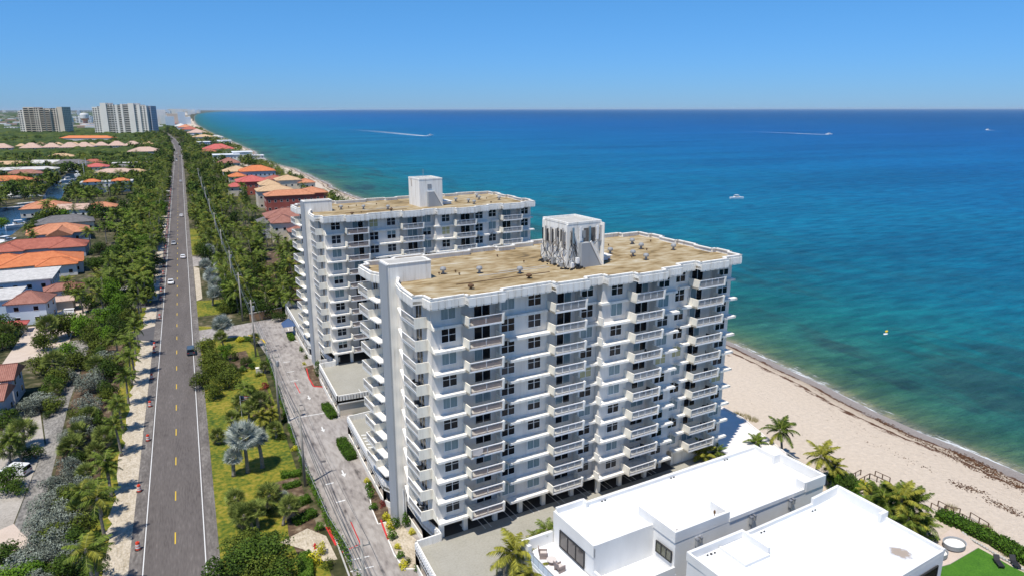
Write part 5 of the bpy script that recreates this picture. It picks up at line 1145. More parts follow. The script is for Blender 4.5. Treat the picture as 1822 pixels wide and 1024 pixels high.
# low far land: tree covered plain with scattered buildings, up to the horizon
def bumpy(name, x0, x1, y0, y1, nx, ny, hgt, sc, mask, seed, z0=0, mat='canopy'):
    vs = []; idx = {}; fs = []
    rn = random.Random(seed)
    for j in range(ny + 1):
        for i in range(nx + 1):
            x = x0 + (x1 - x0) * i / nx; y = y0 + (y1 - y0) * j / ny
            x += rn.uniform(-.3, .3) * (x1 - x0) / nx; y += rn.uniform(-.3, .3) * (y1 - y0) / ny
            if mask(x, y) or i in (0, nx) or j in (0, ny): z = -0.5
            else:
                z = hgt * (.72 + .55 * noise.noise(Vector((x * sc, y * sc, seed))) + .35 * noise.noise(Vector((x * sc * 3, y * sc * 3, seed))))
            vs.append((x, y, z0 + z))
    for j in range(ny):
        for i in range(nx):
            a = j * (nx + 1) + i; fs.append((a, a + 1, a + nx + 2, a + nx + 1))
    mb = MB().mat(mat); mb.add(vs, fs); o = mb.obj(name, smooth=False); structure(o, 'stuff'); return o
def in_poly(x, y, poly):
    c = False; n = len(poly)
    for i in range(n):
        (x1, y1), (x2, y2) = poly[i], poly[i - 1]
        if (y1 > y) != (y2 > y) and x < (x2 - x1) * (y - y1) / (y2 - y1) + x1: c = not c
    return c
clear = [[G(*p) for p in q] for q in ([(108, 251), (206, 251), (206, 245), (108, 245)],)]
def shore_x(y):
    for a, b_ in zip(cw, cw[1:]):
        if a[1] <= y <= b_[1]: return a[0] + (b_[0] - a[0]) * (y - a[1]) / (b_[1] - a[1])
    return 80
bumpy('mangrove_wood', -620, -28, 850, 2150, 150, 240, 7.5, .05, lambda x, y: any(in_poly(x, y, c) for c in clear) or any(abs(x - a) < w + 5 and -w * 2.2 < y - b_ < w for a, b_, w in VILLAS) or in_poly(x, y, lagoon) or abs(x - rc(y)) < 10, 5)
bumpy('far_woodland', -6000, 0, 2250, 16000, 220, 220, 10, .006, lambda x, y: in_poly(x, y, lagoon), 9)
# scattered far roofs on the plain
rn = random.Random(4); m_ = MB()
for _ in range(900):
    y = 2300 * (10 ** (rn.random() * .95)); x = -rn.uniform(.04, .52) * y
    if in_poly(x, y, lagoon): continue
    s_ = rn.uniform(10, 34); m_.mat(rn.choice(['white_wall', 'white_wall', 'tower_tan', 'grey_wall', 'tile_salmon'])).box(x, x + s_ * rn.uniform(.6, 2), y, y + s_, 0, rn.uniform(9, 14) if rn.random() < .93 or y < 6500 else rn.uniform(30, 60))
structure(m_.obj('far_town'), 'stuff')
rn = random.Random(14); m_ = MB()
for _ in range(110):
    y = 2600 * (10 ** (rn.random() * .7)); x = shore_x(y) - rn.uniform(60, 200); s_ = rn.uniform(20, 50)
    m_.mat(rn.choice(['white_wall', 'pale_blue', 'tower_wall', 'tower_tan'])).box(x, x + s_, y, y + s_, 0, rn.uniform(15, 60))
structure(m_.obj('far_shore_town'), 'stuff')
# ================================================================ PLANTS
def frond(mb, rib, leaf, L, az, el0, droop, nl, lw, rn, twist=0.0):
    pts = []; p = Vector((0, 0, 0)); el = el0; st = L / 7
    hd = Vector((math.cos(az), math.sin(az), 0))
    for i in range(8):
        pts.append(p.copy()); p = p + (hd * math.cos(el) + Vector((0, 0, math.sin(el)))) * st; el -= droop / 7 * (0.6 + i * .14)
    side0 = Vector((-hd.y, hd.x, 0))
    mb.mat(rib)
    for i in range(7):
        w = .05 * (1 - i / 8); a, b_ = pts[i], pts[i + 1]
        mb.add([a - side0 * w, a + side0 * w, b_ + side0 * w * .8, b_ - side0 * w * .8], [(0, 1, 2, 3)])
    mb.mat(leaf)
    for k in range(nl):
        t = .10 + .9 * (k + .5) / nl; f = t * 7; i = min(6, int(f)); q = pts[i].lerp(pts[i + 1], f - i)
        d = (pts[i + 1] - pts[i]).normalized(); up = side0.cross(d).normalized()
        ll = lw * (math.sin(math.pi * min(1, .15 + t * .85)) ** .6) * rn.uniform(.85, 1.1) + .1
        for s_ in (-1, 1):
            dirv = (side0 * s_ * .85 + d * .55 + Vector((0, 0, -.25 - .25 * rn.random())) + up * rn.uniform(-.05, .2)).normalized()
            b0 = q - d * .05 * L / 2.6; b1 = q + d * .09 * L / 2.6; tip = q + dirv * ll; mid = q + dirv * ll * .55
            mb.add([b0, b1, mid + d * .05, tip, mid - d * .05], [(0, 1, 2, 3, 4)])
def palm_crown(seed, n, L, leaf, dry=0, nl=15, lw=.75, wind=0.0, upright=0.0):
    rn = random.Random(seed); mb = MB()
    for k in range(n):
        t = k / n; az = k * 2.399 + rn.uniform(-.25, .25)
        if wind: az = az - wind * math.sin(az - .4)
        el = R(78) - (1 - t) ** 1 * R(0) - t * R(108 - upright * 40) + rn.uniform(-.12, .12)
        frond(mb, 'frond_rib', leaf if rn.random() > .12 or leaf != 'lf_palm' else 'lf_palm_yel', L * rn.uniform(.85, 1.1), az, el, R(75) * rn.uniform(.8, 1.2), nl, lw, rn)
    for k in range(dry):
        frond(mb, 'lf_dry', 'lf_dry', L * .8, rn.uniform(0, 6.28), R(-35), R(50), nl // 2, lw * .6, rn)
    mb.mat('palm_bark').lathe([(.16, -.5), (.22, -.1), (.1, .35)], 7)
    return mb.mesh('crown')
def fan_crown(seed, n, Rr, leaf, seg=15, dry=0, pet=.55):
    rn = random.Random(seed); mb = MB()
    for k in range(n + dry):
        isdry = k >= n; t = k / n; az = k * 2.399 + rn.uniform(-.2, .2)
        el = math.asin(max(-.55, 1 - 1.5 * t)) + rn.uniform(-.12, .12) if not isdry else R(-50)
        d = Vector((math.cos(az) * math.cos(el), math.sin(az) * math.cos(el), math.sin(el)))
        base = d * Rr * pet * rn.uniform(.8, 1.1); side = Vector((-math.sin(az), math.cos(az), 0)); up = side.cross(d).normalized(); rl = rn.uniform(-1.1, 1.1); side, up = side * math.cos(rl) + up * math.sin(rl), up * math.cos(rl) - side * math.sin(rl)
        lf = 'lf_dry' if isdry else leaf
        mb.mat('frond_rib' if leaf != 'lf_silver' else 'lf_silver'); mb.add([Vector((0, 0, 0)) - side * .03, Vector((0, 0, 0)) + side * .03, base + side * .02, base - side * .02], [(0, 1, 2, 3)])
        mb.mat(lf); fr_ = Rr * (1.05 - pet) * rn.uniform(.9, 1.1) * (.8 if isdry else 1)
        for s_ in range(seg):
            a = -R(125) + R(250) * (s_ + .5) / seg; aw = R(250) / seg * .33
            def pt(ang, r_): return base + (d * math.cos(ang) + side * math.sin(ang)) * r_ + up * (-.22 * r_ * r_ / Rr + .16 * abs(math.sin(ang)) * r_)
            fq = fr_ * rn.uniform(.85, 1.12); mb.add([base, pt(a - aw, fr_ * .6), pt(a + rn.uniform(-.05, .05), fq) , pt(a + aw, fr_ * .6)], [(0, 1, 2, 3)])
    mb.mat('palm_bark').lathe([(.2, -.6), (.3, -.1), (.12, .3)], 8)
    return mb.mesh('crown')
def trunk_mesh(h, r0, r1, bend, seed, mat='palm_bark', base=1.35):
    rn = random.Random(seed); a = rn.uniform(0, 6.28); n = 9; pts = []; rd = []
    for i in range(n + 1):
        t = i / n; o = bend * t * t; pts.append((math.cos(a) * o, math.sin(a) * o, h * t)); rd.append((r0 + (r1 - r0) * t) * (base if i == 0 else 1))
    m_ = MB().mat(mat).tube(pts, rd, 8); return m_.mesh('trunk', smooth=True), Vector(pts[-1])
def leaf_crown(seed, rx, rz_, n, size, leaf, lobes=9, base=.15, mat2=None):
    """clumps of small leaf faces spread through an uneven volume, gaps left between the clumps"""
    rn = random.Random(seed); mb = MB().mat(leaf); L = []
    for k in range(lobes):
        a = rn.uniform(0, 6.28); q = rn.random() ** .5 * .68
        L.append((rx * q * math.cos(a), rx * q * math.sin(a), rz_ * (rn.uniform(base, 1.0 - .35 * q)), rx * rn.uniform(.28, .46), rz_ * rn.uniform(.16, .32)))
    L.append((0, 0, rz_ * .6, rx * .5, rz_ * .38))
    tot = sum(l[3] ** 2 for l in L)
    for l in L:
        m_ = int(n * l[3] ** 2 / tot)
        for _ in range(m_):
            v = Vector((rn.gauss(0, 1), rn.gauss(0, 1), rn.gauss(0, 1))).normalized()
            if v.z < -.5 and rn.random() < .6: v.z *= -1
            rad = rn.uniform(.72, 1.06) ** .8
            wob = 1 + .22 * math.sin(v.x * 7 + seed) * math.cos(v.y * 6 + v.z * 5)
            c = Vector((l[0] + v.x * l[3] * rad * wob, l[1] + v.y * l[3] * rad * wob, max(.05, l[2] + v.z * l[4] * rad * wob * 1.4)))
            nrm = (v * .8 + Vector((rn.uniform(-1, 1), rn.uniform(-1, 1), rn.uniform(-.3, 1)))).normalized()
            t1 = nrm.cross(Vector((rn.random(), rn.random(), rn.random()))).normalized(); t2 = nrm.cross(t1)
            s_ = size * rn.uniform(.6, 1.3)
            mb.add([c - t1 * s_, c - t2 * s_ * .55, c + t1 * s_, c + t2 * s_ * .55], [(0, 1, 2, 3)])
    return mb.mesh('crown')
def branch_mesh(seed, h, rx, rz_, r0):
    rn = random.Random(seed); m_ = MB().mat('bark'); m_.tube([(0, 0, -.1), (rn.uniform(-.2, .2), 0, h * .5), (0, rn.uniform(-.2, .2), h)], [r0 * 1.3, r0, r0 * .7], 7)
    for k in range(6):
        a = k * 1.05 + rn.uniform(-.3, .3); m_.tube([(0, 0, h * .6), (math.cos(a) * rx * .3, math.sin(a) * rx * .3, h + rz_ * .25), (math.cos(a) * rx * .62, math.sin(a) * rx * .62, h + rz_ * rn.uniform(.4, .7))], [r0 * .6, r0 * .35, r0 * .12], 5)
    return m_.mesh('trunk', smooth=True)
KM = {}     # kind -> list of (crown mesh, nominal crown radius)
KM['coco'] = [palm_crown(s, 17, 2.7, 'lf_palm', 2, 15, .8) for s in (1, 2, 3, 4)]
KM['yellow'] = [palm_crown(s, 19, 3.0, 'lf_palm_yel', 1, 20, .85) for s in (8, 9)]
KM['wind'] = [palm_crown(s, 20, 3.1, 'lf_palm_yel' if s == 11 else 'lf_palm', 2, 20, .8, wind=.55) for s in (10, 11, 12)]
KM['fan'] = [fan_crown(s, 40, 2.0, 'lf_fan', 16, 5) for s in (1, 2, 3)]
KM['silver'] = [fan_crown(s, 44, 3.0, 'lf_silver', 22, 5, .50) for s in (5, 6)]
KM['lowpalm'] = [palm_crown(s, 11, 2.9, 'lf_palm', 1, 8, .85) for s in (21, 22, 23)]
KM['lowtree'] = [leaf_crown(s, 3.6, 4.4, 420, .42, l) for s, l in ((31, 'lf_grape'), (32, 'lf_dark'), (33, 'lf_bright'), (34, 'lf_grape'))]
KM['grape'] = [leaf_crown(s, 3.6, 4.2, 2600, .20, 'lf_grape', 11) for s in (41, 42)]
KM['dark'] = [leaf_crown(s, 3.6, 4.2, 2600, .20, 'lf_dark', 11) for s in (51, 52)]
KM['bright'] = [leaf_crown(s, 3.6, 4.2, 2600, .19, 'lf_bright', 12) for s in (61, 62)]
KM['button'] = [leaf_crown(s, 3.6, 4.0, 3000, .17, 'lf_button', 13, .05) for s in (71, 72, 73)]
KM['shrub'] = [leaf_crown(s, 1.0, 1.2, 420, .11, l, 6, .0) for s, l in ((81, 'lf_hedge'), (82, 'lf_grape'), (83, 'lf_redleaf'), (84, 'lf_yellow'), (85, 'lf_dark'))]
TR = {}
for key, hs in (('palm', (3, 5, 7, 9)), ('silver', (3.5,)), ('fan', (1.6, 3.2))):
    for h in hs: TR[(key, h)] = [trunk_mesh(h, .24 if key != 'silver' else .32, .15 if key != 'silver' else .26, b_, s) for b_, s in ((.2, 1), (.7, 2), (1.1, 3))]
BR = [branch_mesh(s, 1.0, 3.6, 4.2, .18) for s in (1, 2, 3)]
PR = random.Random(77)
COUNT = {}; AUTO = {}
WORDS = {'coco': ('palm_tree', 'feather palm', 'palm'), 'yellow': ('palm_tree', 'yellowish coconut palm', 'palm'), 'wind': ('palm_tree', 'windblown coconut palm', 'palm'), 'fan': ('fan_palm', 'green fan palm', 'palm'),
         'silver': ('silver_palm', 'silver blue fan palm', 'palm'), 'lowpalm': ('palm_tree', 'feather palm', 'palm'), 'lowtree': ('leafy_tree', 'leafy tree', 'tree'), 'grape': ('sea_grape', 'olive leafy tree', 'tree'),
         'dark': ('leafy_tree', 'dark leafy tree', 'tree'), 'bright': ('leafy_tree', 'bright leafy tree', 'tree'), 'button': ('buttonwood', 'silvery bushy tree', 'tree'), 'shrub': ('shrub', 'low shrub', 'shrub')}
def plant(kind, x, y, h, rad, zone, label=None, rz=None, var=None, z=0.0, far=False):
    nm, wd, cat = WORDS[kind]
    if kind == 'shrub' and var is not None: wd = ['green', 'olive', 'reddish', 'yellowish', 'dark'][var % 5] + ' low shrub'
    t = thing(nm, label or 'x', cat, (x, y, z), PR.uniform(0, 6.28) if rz is None else rz, '%s plants %s' % (cat, zone))
    if not label: AUTO.setdefault((wd, zone), []).append(t)
    ms = KM[kind]; m_ = ms[PR.randrange(len(ms)) if var is None else var % len(ms)]
    if kind in ('coco', 'yellow', 'wind', 'lowpalm', 'silver', 'fan'):
        key = 'silver' if kind == 'silver' else ('fan' if kind == 'fan' else 'palm')
        hs = [k[1] for k in TR if k[0] == key]; hh = min(hs, key=lambda q: abs(q - h)); tm, top = TR[(key, hh)][PR.randrange(3)]
        s_ = h / hh; o = link('trunk', tm, t, None, 0, (1.0, 1.0, s_)); nom = {'fan': 2.0, 'silver': 3.0, 'lowpalm': 2.9}.get(kind, 2.8)
        c = rad / nom; link('crown', m_, t, (top.x, top.y, h), PR.uniform(0, 6.28) if kind != 'wind' else 0, (c, c, c * PR.uniform(.9, 1.1)))
        if kind == 'wind': t.rotation_euler = (0, 0, PR.uniform(-.3, .3))
    elif kind == 'shrub':
        link('crown', m_, t, None, 0, (rad, rad, h))
    else:
        c = rad / 3.6; ch = max(.3, h * (.12 if kind == 'button' else .2)); cz = (h - ch) / 4.3
        link('crown', m_, t, (0, 0, ch * .7), 0, (c, c, cz)); link('trunk', BR[PR.randrange(3)], t, None, 0, (c, c, h / 5.2))
    return t
def pp(kind, px, py, zc, rad, zone, h=None, **k):
    """crown centre seen at the picture point, at height zc"""
    x, y = G(px, py, zc)
    if kind in ('coco', 'yellow', 'wind', 'lowpalm', 'silver', 'fan'): return plant(kind, x, y, zc, rad, zone, **k)
    return plant(kind, x, y, h or zc * 1.7, rad, zone, **k)
# row of tall palms between the road and the lane (trunks stand about 12 m apart)
Z = 'of the left verge row'
for y, h, r_ in [(88, 7.0, 3.1), (101.7, 6.6, 3.1), (115.4, 5.6, 2.6), (128.7, 5.6, 2.6), (139.4, 5.6, 2.7), (152.6, 6.0, 2.8), (164, 6.5, 3), (171, 8, 3), (182, 8, 3.0), (192, 7, 2.8)]:
    plant('coco', -15.5 + PR.uniform(-.3, .3), y, h, r_, Z)
plant('coco', -16.2, 226.4, 9, 3.4, Z); plant('coco', -15.8, 214, 7.5, 3.2, Z)
y = 236
while y < 700:
    plant('lowpalm' if y > 300 else 'coco', -15.5 + PR.uniform(-1.2, 1.5), y, PR.uniform(6.5, 10.5), PR.uniform(2.6, 3.4), Z); y += PR.uniform(6.5, 10)
# silvery bushes and mixed trees in the hedge along the lane
Z = 'of the planting between lane and road'
for a in [('button', 101, 930, 2.2, 3.1), ('button', 126, 985, 2.0, 3.0), ('button', 127, 826, 2.2, 2.5), ('button', 88, 985, 2.0, 2.7), ('button', 112, 872, 1.8, 2.6), ('button', 152, 716, 2.2, 3.0), ('button', 160, 680, 2.4, 3.0), ('button', 188, 638, 2.4, 3.4),
          ('button', 145, 748, 1.8, 2.4), ('fan', 130, 788, 2.6, 2.2), ('fan', 178, 778, 2.8, 2.2), ('fan', 140, 770, 2.6, 2.0), ('fan', 165, 652, 3.2, 2.5), ('coco', 141, 873, 4.5, 2.4), ('fan', 152, 838, 2.4, 1.8), ('grape', 190, 700, 2.0, 2.2), ('dark', 195, 655, 3.0, 2.8),
          ('dark', 176, 742, 1.8, 2.0), ('coco', 205, 600, 5, 2.8), ('dark', 214, 585, 3, 2.8), ('grape', 225, 560, 3, 2.6), ('grape', 178, 612, 2.4, 2.8), ('button', 140, 800, 1.4, 1.8), ('fan', 168, 800, 2.0, 1.9), ('fan', 108, 800, 2.0, 1.6),
          ('bright', 212, 535, 3.4, 3.6), ('bright', 182, 560, 3.0, 3.8), ('bright', 200, 555, 3.0, 3.6), ('dark', 236, 520, 3.5, 3.0), ('coco', 240, 500, 7, 3.2), ('coco', 250, 455, 7, 3.2), ('grape', 225, 600, 2.4, 2.4), ('dark', 165, 1012, 1.0, 2.0), ('button', 60, 1030, 1.6, 2.4)]:
    pp(*a, Z)
for a in [('button', 62, 965, 2.0, 2.8), ('button', 72, 930, 2.0, 2.6), ('button', 82, 895, 1.8, 2.5), ('button', 45, 1000, 1.8, 2.8), ('button', 96, 858, 1.8, 2.3), ('grape', 118, 880, 2.2, 2.4), ('grape', 92, 950, 2.2, 2.4), ('dark', 108, 1010, 2.2, 2.4), ('button', 128, 668, 1.8, 2.2), ('dark', 130, 960, 2.4, 2.4), ('coco', 165, 985, 5.5, 2.6), ('grape', 140, 935, 2.4, 2.2), ('button', 122, 775, 1.6, 2.0), ('button', 112, 905, 2.0, 2.6), ('button', 140, 860, 2.0, 2.4), ('grape', 120, 1000, 1.6, 2.4), ('dark', 150, 960, 1.6, 2.0), ('fan', 158, 870, 2.2, 1.8), ('button', 105, 960, 2.2, 2.8), ('fan', 165, 735, 2.4, 2.0), ('grape', 135, 735, 1.8, 2.0), ('button', 175, 665, 2.0, 2.4), ('dark', 190, 690, 2.4, 2.2), ('grape', 160, 640, 2.2, 2.4), ('dark', 180, 630, 2.4, 2.6), ('fan', 196, 720, 2.6, 1.8),
          ('dark', 205, 570, 2.6, 3), ('grape', 200, 640, 2.4, 2.6), ('fan', 190, 770, 2.2, 1.8), ('dark', 140, 812, 1.4, 1.8), ('button', 152, 770, 1.8, 2.2), ('dark', 222, 540, 3, 3), ('bright', 190, 590, 2.8, 3), ('grape', 160, 600, 2.8, 3), ('button', 118, 845, 1.6, 2.0), ('coco', 190, 835, 4.6, 2.2), ('coco', 172, 870, 4.4, 2.2), ('fan', 130, 905, 2.4, 2.0)]:
    pp(*a, Z)
Z = 'of the yards left of the lane'
for a in [('bright', 45, 1015, 1.6, 3.0), ('bright', 12, 1030, 1.6, 3.0), ('dark', 0, 985, 1.6, 3.0), ('fan', 38, 765, 3.4, 2.8), ('fan', 12, 792, 3.2, 2.6), ('coco', 30, 775, 5, 2.4), ('dark', 14, 848, 2.2, 2.8), ('dark', 30, 862, 1.4, 2.0), ('button', 72, 712, 2.0, 3.4), ('button', 52, 720, 2.0, 2.8), ('grape', 95, 715, 2.0, 2.4),
          ('fan', 96, 640, 4.5, 2.8), ('grape', 80, 640, 3.2, 3.6), ('grape', 102, 665, 2.8, 3.2), ('dark', 88, 680, 2.2, 2.6), ('bright', 115, 625, 3.0, 3.4), ('grape', 130, 640, 2.6, 3.0), ('grape', 150, 632, 2.6, 2.8), ('grape', 75, 600, 3.2, 3.4), ('fan', 75, 575, 5, 3.0), ('grape', 95, 575, 4, 3.8), ('grape', 118, 572, 4, 3.8), ('bright', 148, 578, 3.8, 3.8),
          ('grape', 168, 585, 3.0, 3.2), ('dark', 8, 575, 4, 4.4), ('dark', 0, 600, 3, 3.4), ('fan', 10, 590, 4, 2.6), ('coco', 142, 520, 6, 3.0), ('coco', 160, 505, 6.5, 3.2), ('coco', 180, 520, 6, 3.0), ('dark', 150, 530, 3, 3.2), ('grape', 130, 515, 4, 3.6), ('coco', 120, 500, 6, 2.8), ('dark', 0, 740, 2, 3),
          ('dark', 85, 735, .8, 1.2), ('fan', 105, 690, 1.4, 1.6), ('dark', 60, 800, 1.6, 2.0), ('dark', 195, 480, 3.5, 4.0), ('grape', 205, 500, 3.5, 3.6), ('dark', 165, 470, 3.5, 3.6), ('coco', 157, 412, 9, 4.0), ('coco', 205, 405, 9, 3.6), ('coco', 185, 400, 8.5, 3.4), ('coco', 222, 420, 8, 3.4), ('dark', 175, 440, 3, 3.6),
          ('dark', 195, 443, 1.8, 3.2), ('dark', 215, 443, 1.8, 3.2), ('dark', 235, 440, 2.5, 3.2), ('grape', 230, 465, 3, 3.4), ('dark', 210, 462, 3, 3.2), ('coco', 228, 440, 8, 3.3), ('bright', 238, 385, 4.5, 5.0), ('bright', 222, 380, 4.5, 4.6), ('dark', 95, 395, 4, 4.6), ('dark', 72, 392, 4, 5.0), ('dark', 60, 400, 3.5, 4.2), ('coco', 50, 405, 6, 3.4), ('coco', 62, 418, 6, 3.2),
          ('dark', 95, 362, 5, 5.5), ('dark', 75, 385, 4.0, 4.2), ('coco', 153, 342, 8, 4.6), ('coco', 192, 318, 15, 3.2), ('coco', 180, 310, 15, 3.2), ('bright', 12, 335, 4, 6), ('dark', 35, 325, 5, 6), ('dark', 50, 335, 5, 5.5), ('dark', 86, 306, 5, 6), ('bright', 178, 290, 5, 7), ('coco', 8, 345, 6, 4), ('bright', 0, 395, 3, 5)]:
    pp(*a, Z)
# right side, between road and drive
Z = 'of the garden between road and drive'
for a in [('silver', 434, 776, 6.4, 3.2), ('silver', 412, 812, 3.4, 1.6), ('silver', 462, 782, 5.0, 2.0), ('fan', 471, 878, 3.4, 2.1), ('fan', 446, 911, 2.6, 2.0), ('fan', 501, 904, 2.6, 1.9), ('fan', 428, 905, 2.6, 1.6), ('fan', 388, 773, 1.6, 1.6), ('fan', 420, 712, 2.6, 2.0), ('fan', 464, 712, 3.6, 2.4),
          ('yellow', 466, 740, 2.6, 2.1), ('grape', 378, 636, 3.2, 3.4), ('grape', 366, 614, 3.0, 3.0), ('grape', 405, 668, 2.6, 3.2), ('grape', 358, 672, 2.4, 2.6), ('grape', 382, 690, 2.2, 2.4), ('bright', 400, 625, 2.4, 2.4), ('silver', 395, 576, 4.4, 2.9), ('silver', 376, 520, 4.0, 2.6), ('silver', 379, 488, 5.4, 3.0),
          ('silver', 384, 504, 4.2, 2.6), ('silver', 371, 446, 4.6, 2.7), ('dark', 441, 985, 2.4, 4.0), ('dark', 410, 1008, 2.4, 3.4), ('dark', 480, 985, 2.4, 3.6), ('grape', 455, 1012, 2.2, 3.4), ('dark', 500, 1010, 1.8, 2.8), ('grape', 432, 965, 2.2, 3.0), ('dark', 463, 963, 2.0, 2.6)]:
    pp(*a, Z)
pp('silver', 505, 885, 1.5, 1.2, Z)
for a in [('fan', 396, 600, 3, 2.0), ('grape', 372, 655, 2.0, 2.2), ('grape', 392, 652, 2.4, 2.6), ('fan', 410, 742, 2.2, 1.7), ('fan', 440, 722, 3, 2.0), ('coco', 428, 690, 4.5, 2.2), ('dark', 440, 640, 1.4, 1.7), ('fan', 452, 600, 2.2, 1.5), ('dark', 445, 690, 1.4, 1.6), ('yellow', 478, 735, 2.4, 1.8), ('fan', 455, 905, 3.0, 1.8), ('fan', 430, 885, 2.2, 1.7),
          ('dark', 478, 905, .9, 1.1), ('fan', 490, 760, 2, 1.6), ('fan', 470, 650, 1.8, 1.4), ('dark', 416, 655, 1.6, 1.7), ('silver', 366, 470, 4.0, 2.4), ('silver', 390, 470, 3.8, 2.2), ('grape', 398, 545, 2, 2.2), ('dark', 412, 540, 2.4, 2.4), ('bright', 420, 520, 3, 3), ('dark', 440, 505, 4, 4.2), ('dark', 462, 512, 4.5, 4.2), ('dark', 470, 545, 3.4, 3.6), ('dark', 445, 545, 3.4, 3.2), ('coco', 505, 500, 7, 3.4), ('coco', 520, 530, 6, 3.2), ('coco', 490, 475, 7.5, 3.2), ('dark', 500, 560, 1.8, 2.4)]:
    pp(*a, Z)
def shrub(px, py, rad, h, var, label, z=0.0, zone='of the garden'):
    x, y = G(px, py, z); return plant('shrub', x, y, h, rad, zone, label, None, var, z)
shrub(427, 607, 1.6, 1.1, 3, 'yellow rounded shrub beside the drive entrance')
SH = [(560, 1002, 1.1, 1.5, 3, 'tall yellow leafed shrub above the red hydrant at the bottom of the picture'), (572, 985, 1.0, 1.4, 3, 'yellow leafed shrub just above the tall yellow one at the bottom of the picture'),
      (545, 1005, 1.1, 1.0, 0, 'trimmed green shrub left of the yellow leafed shrubs'), (568, 942, .95, .95, 0, 'small round green shrub on the sand patch, above the red hydrant'), (583, 1008, 1, 1, 1, 'olive shrub at the foot of the vine covered fence'),
      (440, 606, 1.3, 1.2, 0, 'green rounded shrub right of the yellow mound'), (415, 640, 1.4, 1.5, 4, 'dark shrub left of the yellow mound'), (448, 655, 1.2, 1.1, 0, 'bright shrub on the lawn below the yellow mound'), (432, 660, 1.3, 1.0, 0, 'low green shrub between olive tree and drive fence'),
      (460, 668, 1.2, .9, 1, 'olive shrub with pale flowers by the fence'), (470, 690, 1.3, 1.0, 2, 'reddish shrub by the fence'), (447, 700, 1.1, .9, 0, 'small green shrub on the lawn near the reddish one'), (482, 720, 1.2, .8, 1, 'olive ground shrub beside the fence bed'), (500, 780, 1.1, .9, 1, 'olive shrub at a pole foot by the fence'),
      (508, 748, .9, 1.2, 4, 'dark agave like shrub between two poles'), (525, 800, .9, .7, 3, 'pale yellow tuft shrub by the fence')]
for s_ in SH: shrub(*s_)
# clipped hedges
def hedge_mesh(L, w, h, seed, leaf='lf_hedge', dens=60, size=.11):
    rn = random.Random(seed); mb = MB().mat(leaf); mb2 = mb
    n = int((L * w + 2 * L * h + 2 * w * h) * dens)
    for _ in range(n):
        r_ = rn.random() * (L * w + 2 * L * h + 2 * w * h)
        if r_ < L * w: p = Vector((rn.uniform(-L / 2, L / 2), rn.uniform(-w / 2, w / 2), h))
        elif r_ < L * w + 2 * L * h: p = Vector((rn.uniform(-L / 2, L / 2), rn.choice((-w / 2, w / 2)), rn.uniform(0, h)))
        else: p = Vector((rn.choice((-L / 2, L / 2)), rn.uniform(-w / 2, w / 2), rn.uniform(0, h)))
        e = max(0, (abs(p.x) / (L / 2)) ** 6 * (abs(p.y) / (w / 2)) ** 6); p.x *= 1 - .12 * e; p.y *= 1 - .25 * e
        p += Vector((rn.gauss(0, .07), rn.gauss(0, .07), rn.gauss(0, .05) + .10 * math.sin(p.x * 1.7 + seed) * (p.z / h)))
        nn = Vector((rn.uniform(-1, 1), rn.uniform(-1, 1), rn.uniform(.1, 1))).normalized(); t1 = nn.cross(Vector((rn.random(), rn.random(), 1))).normalized(); t2 = nn.cross(t1); s_ = size * rn.uniform(.7, 1.3)
        mb.add([p - t1 * s_, p - t2 * s_ * .6, p + t1 * s_, p + t2 * s_ * .6], [(0, 1, 2, 3)])
    mb.mat('lf_dark').box(-L / 2 + .15, L / 2 - .15, -w / 2 + .15, w / 2 - .15, 0, h - .12)
    return mb.mesh('hedge')
def hedge(a, b_, w, h, label, seed=1, leaf='lf_hedge', dens=60, size=.11, z=0):
    a, b_ = Vector((*a, z)), Vector((*b_, z)); d = b_ - a
    o = link('hedge', hedge_mesh(d.length, w, h, seed, leaf, dens, size), None, (a + b_) / 2, math.atan2(d.y, d.x)); tag(o, label, 'hedge'); return o
hedge((21.0, 128.3), (20.6, 135.0), 1.7, 1.0, 'clipped oval hedge on the drive in front of the beige end wall', 1)
hedge((20.7, 110.4), (20.3, 118.0), 1.9, 1.0, 'clipped oval hedge on the drive beside the white parapet of the nearer deck', 2)
hedge((20.6, 180.6), (20.4, 185.5), 1.3, 1.0, 'clipped hedge under the blue canopy', 3)
hedge((9.0, 109.5), (12.0, 109.0), 1.3, .8, 'low clipped hedge on the lawn, topmost of the short ones by the drive fence', 4); hedge((8.8, 105.6), (11.4, 106.0), 1.2, .7, 'low clipped hedge on the lawn, second of the short ones by the drive fence', 5)
hedge((8.9, 99.3), (12.0, 100.4), 1.5, .9, 'low clipped hedge on the lawn, third of the short ones by the drive fence', 6); hedge((8.9, 94.8), (12.2, 96.3), 1.6, .9, 'low clipped hedge on the lawn, lowest of the short ones by the drive fence', 7)
hedge((9.2, 86.0), (8.4, 80.5), 1.7, 1.2, 'clipped green hedge left of the yellow shrubs at the bottom of the picture', 8)
hedge((-30.5, 107.5), (-37, 113.5), 3.0, 1.1, 'long clipped hedge at the left edge below the parked white car', 9)
hedge((-36, 309), (-20, 307), 3, 2.2, 'dark clipped hedge along a side driveway behind the red roofed house', 10, 'lf_dark', 14, .25)
hedge(G(1668, 918), G(1768, 966), 2.6, 1.1, 'long thick beach hedge above the lawn with the black recliner, near part', 11, dens=34, size=.16); hedge(G(1768, 966), G(1860, 1018), 2.8, 1.1, 'thick beach hedge running out of the picture at the lower right', 12, dens=34, size=.16)
hedge((14, 206), (23, 209.5), 3.2, 2.4, 'dense dark leafy hedge behind the tan brick wall', 13, 'lf_dark', 22, .22)
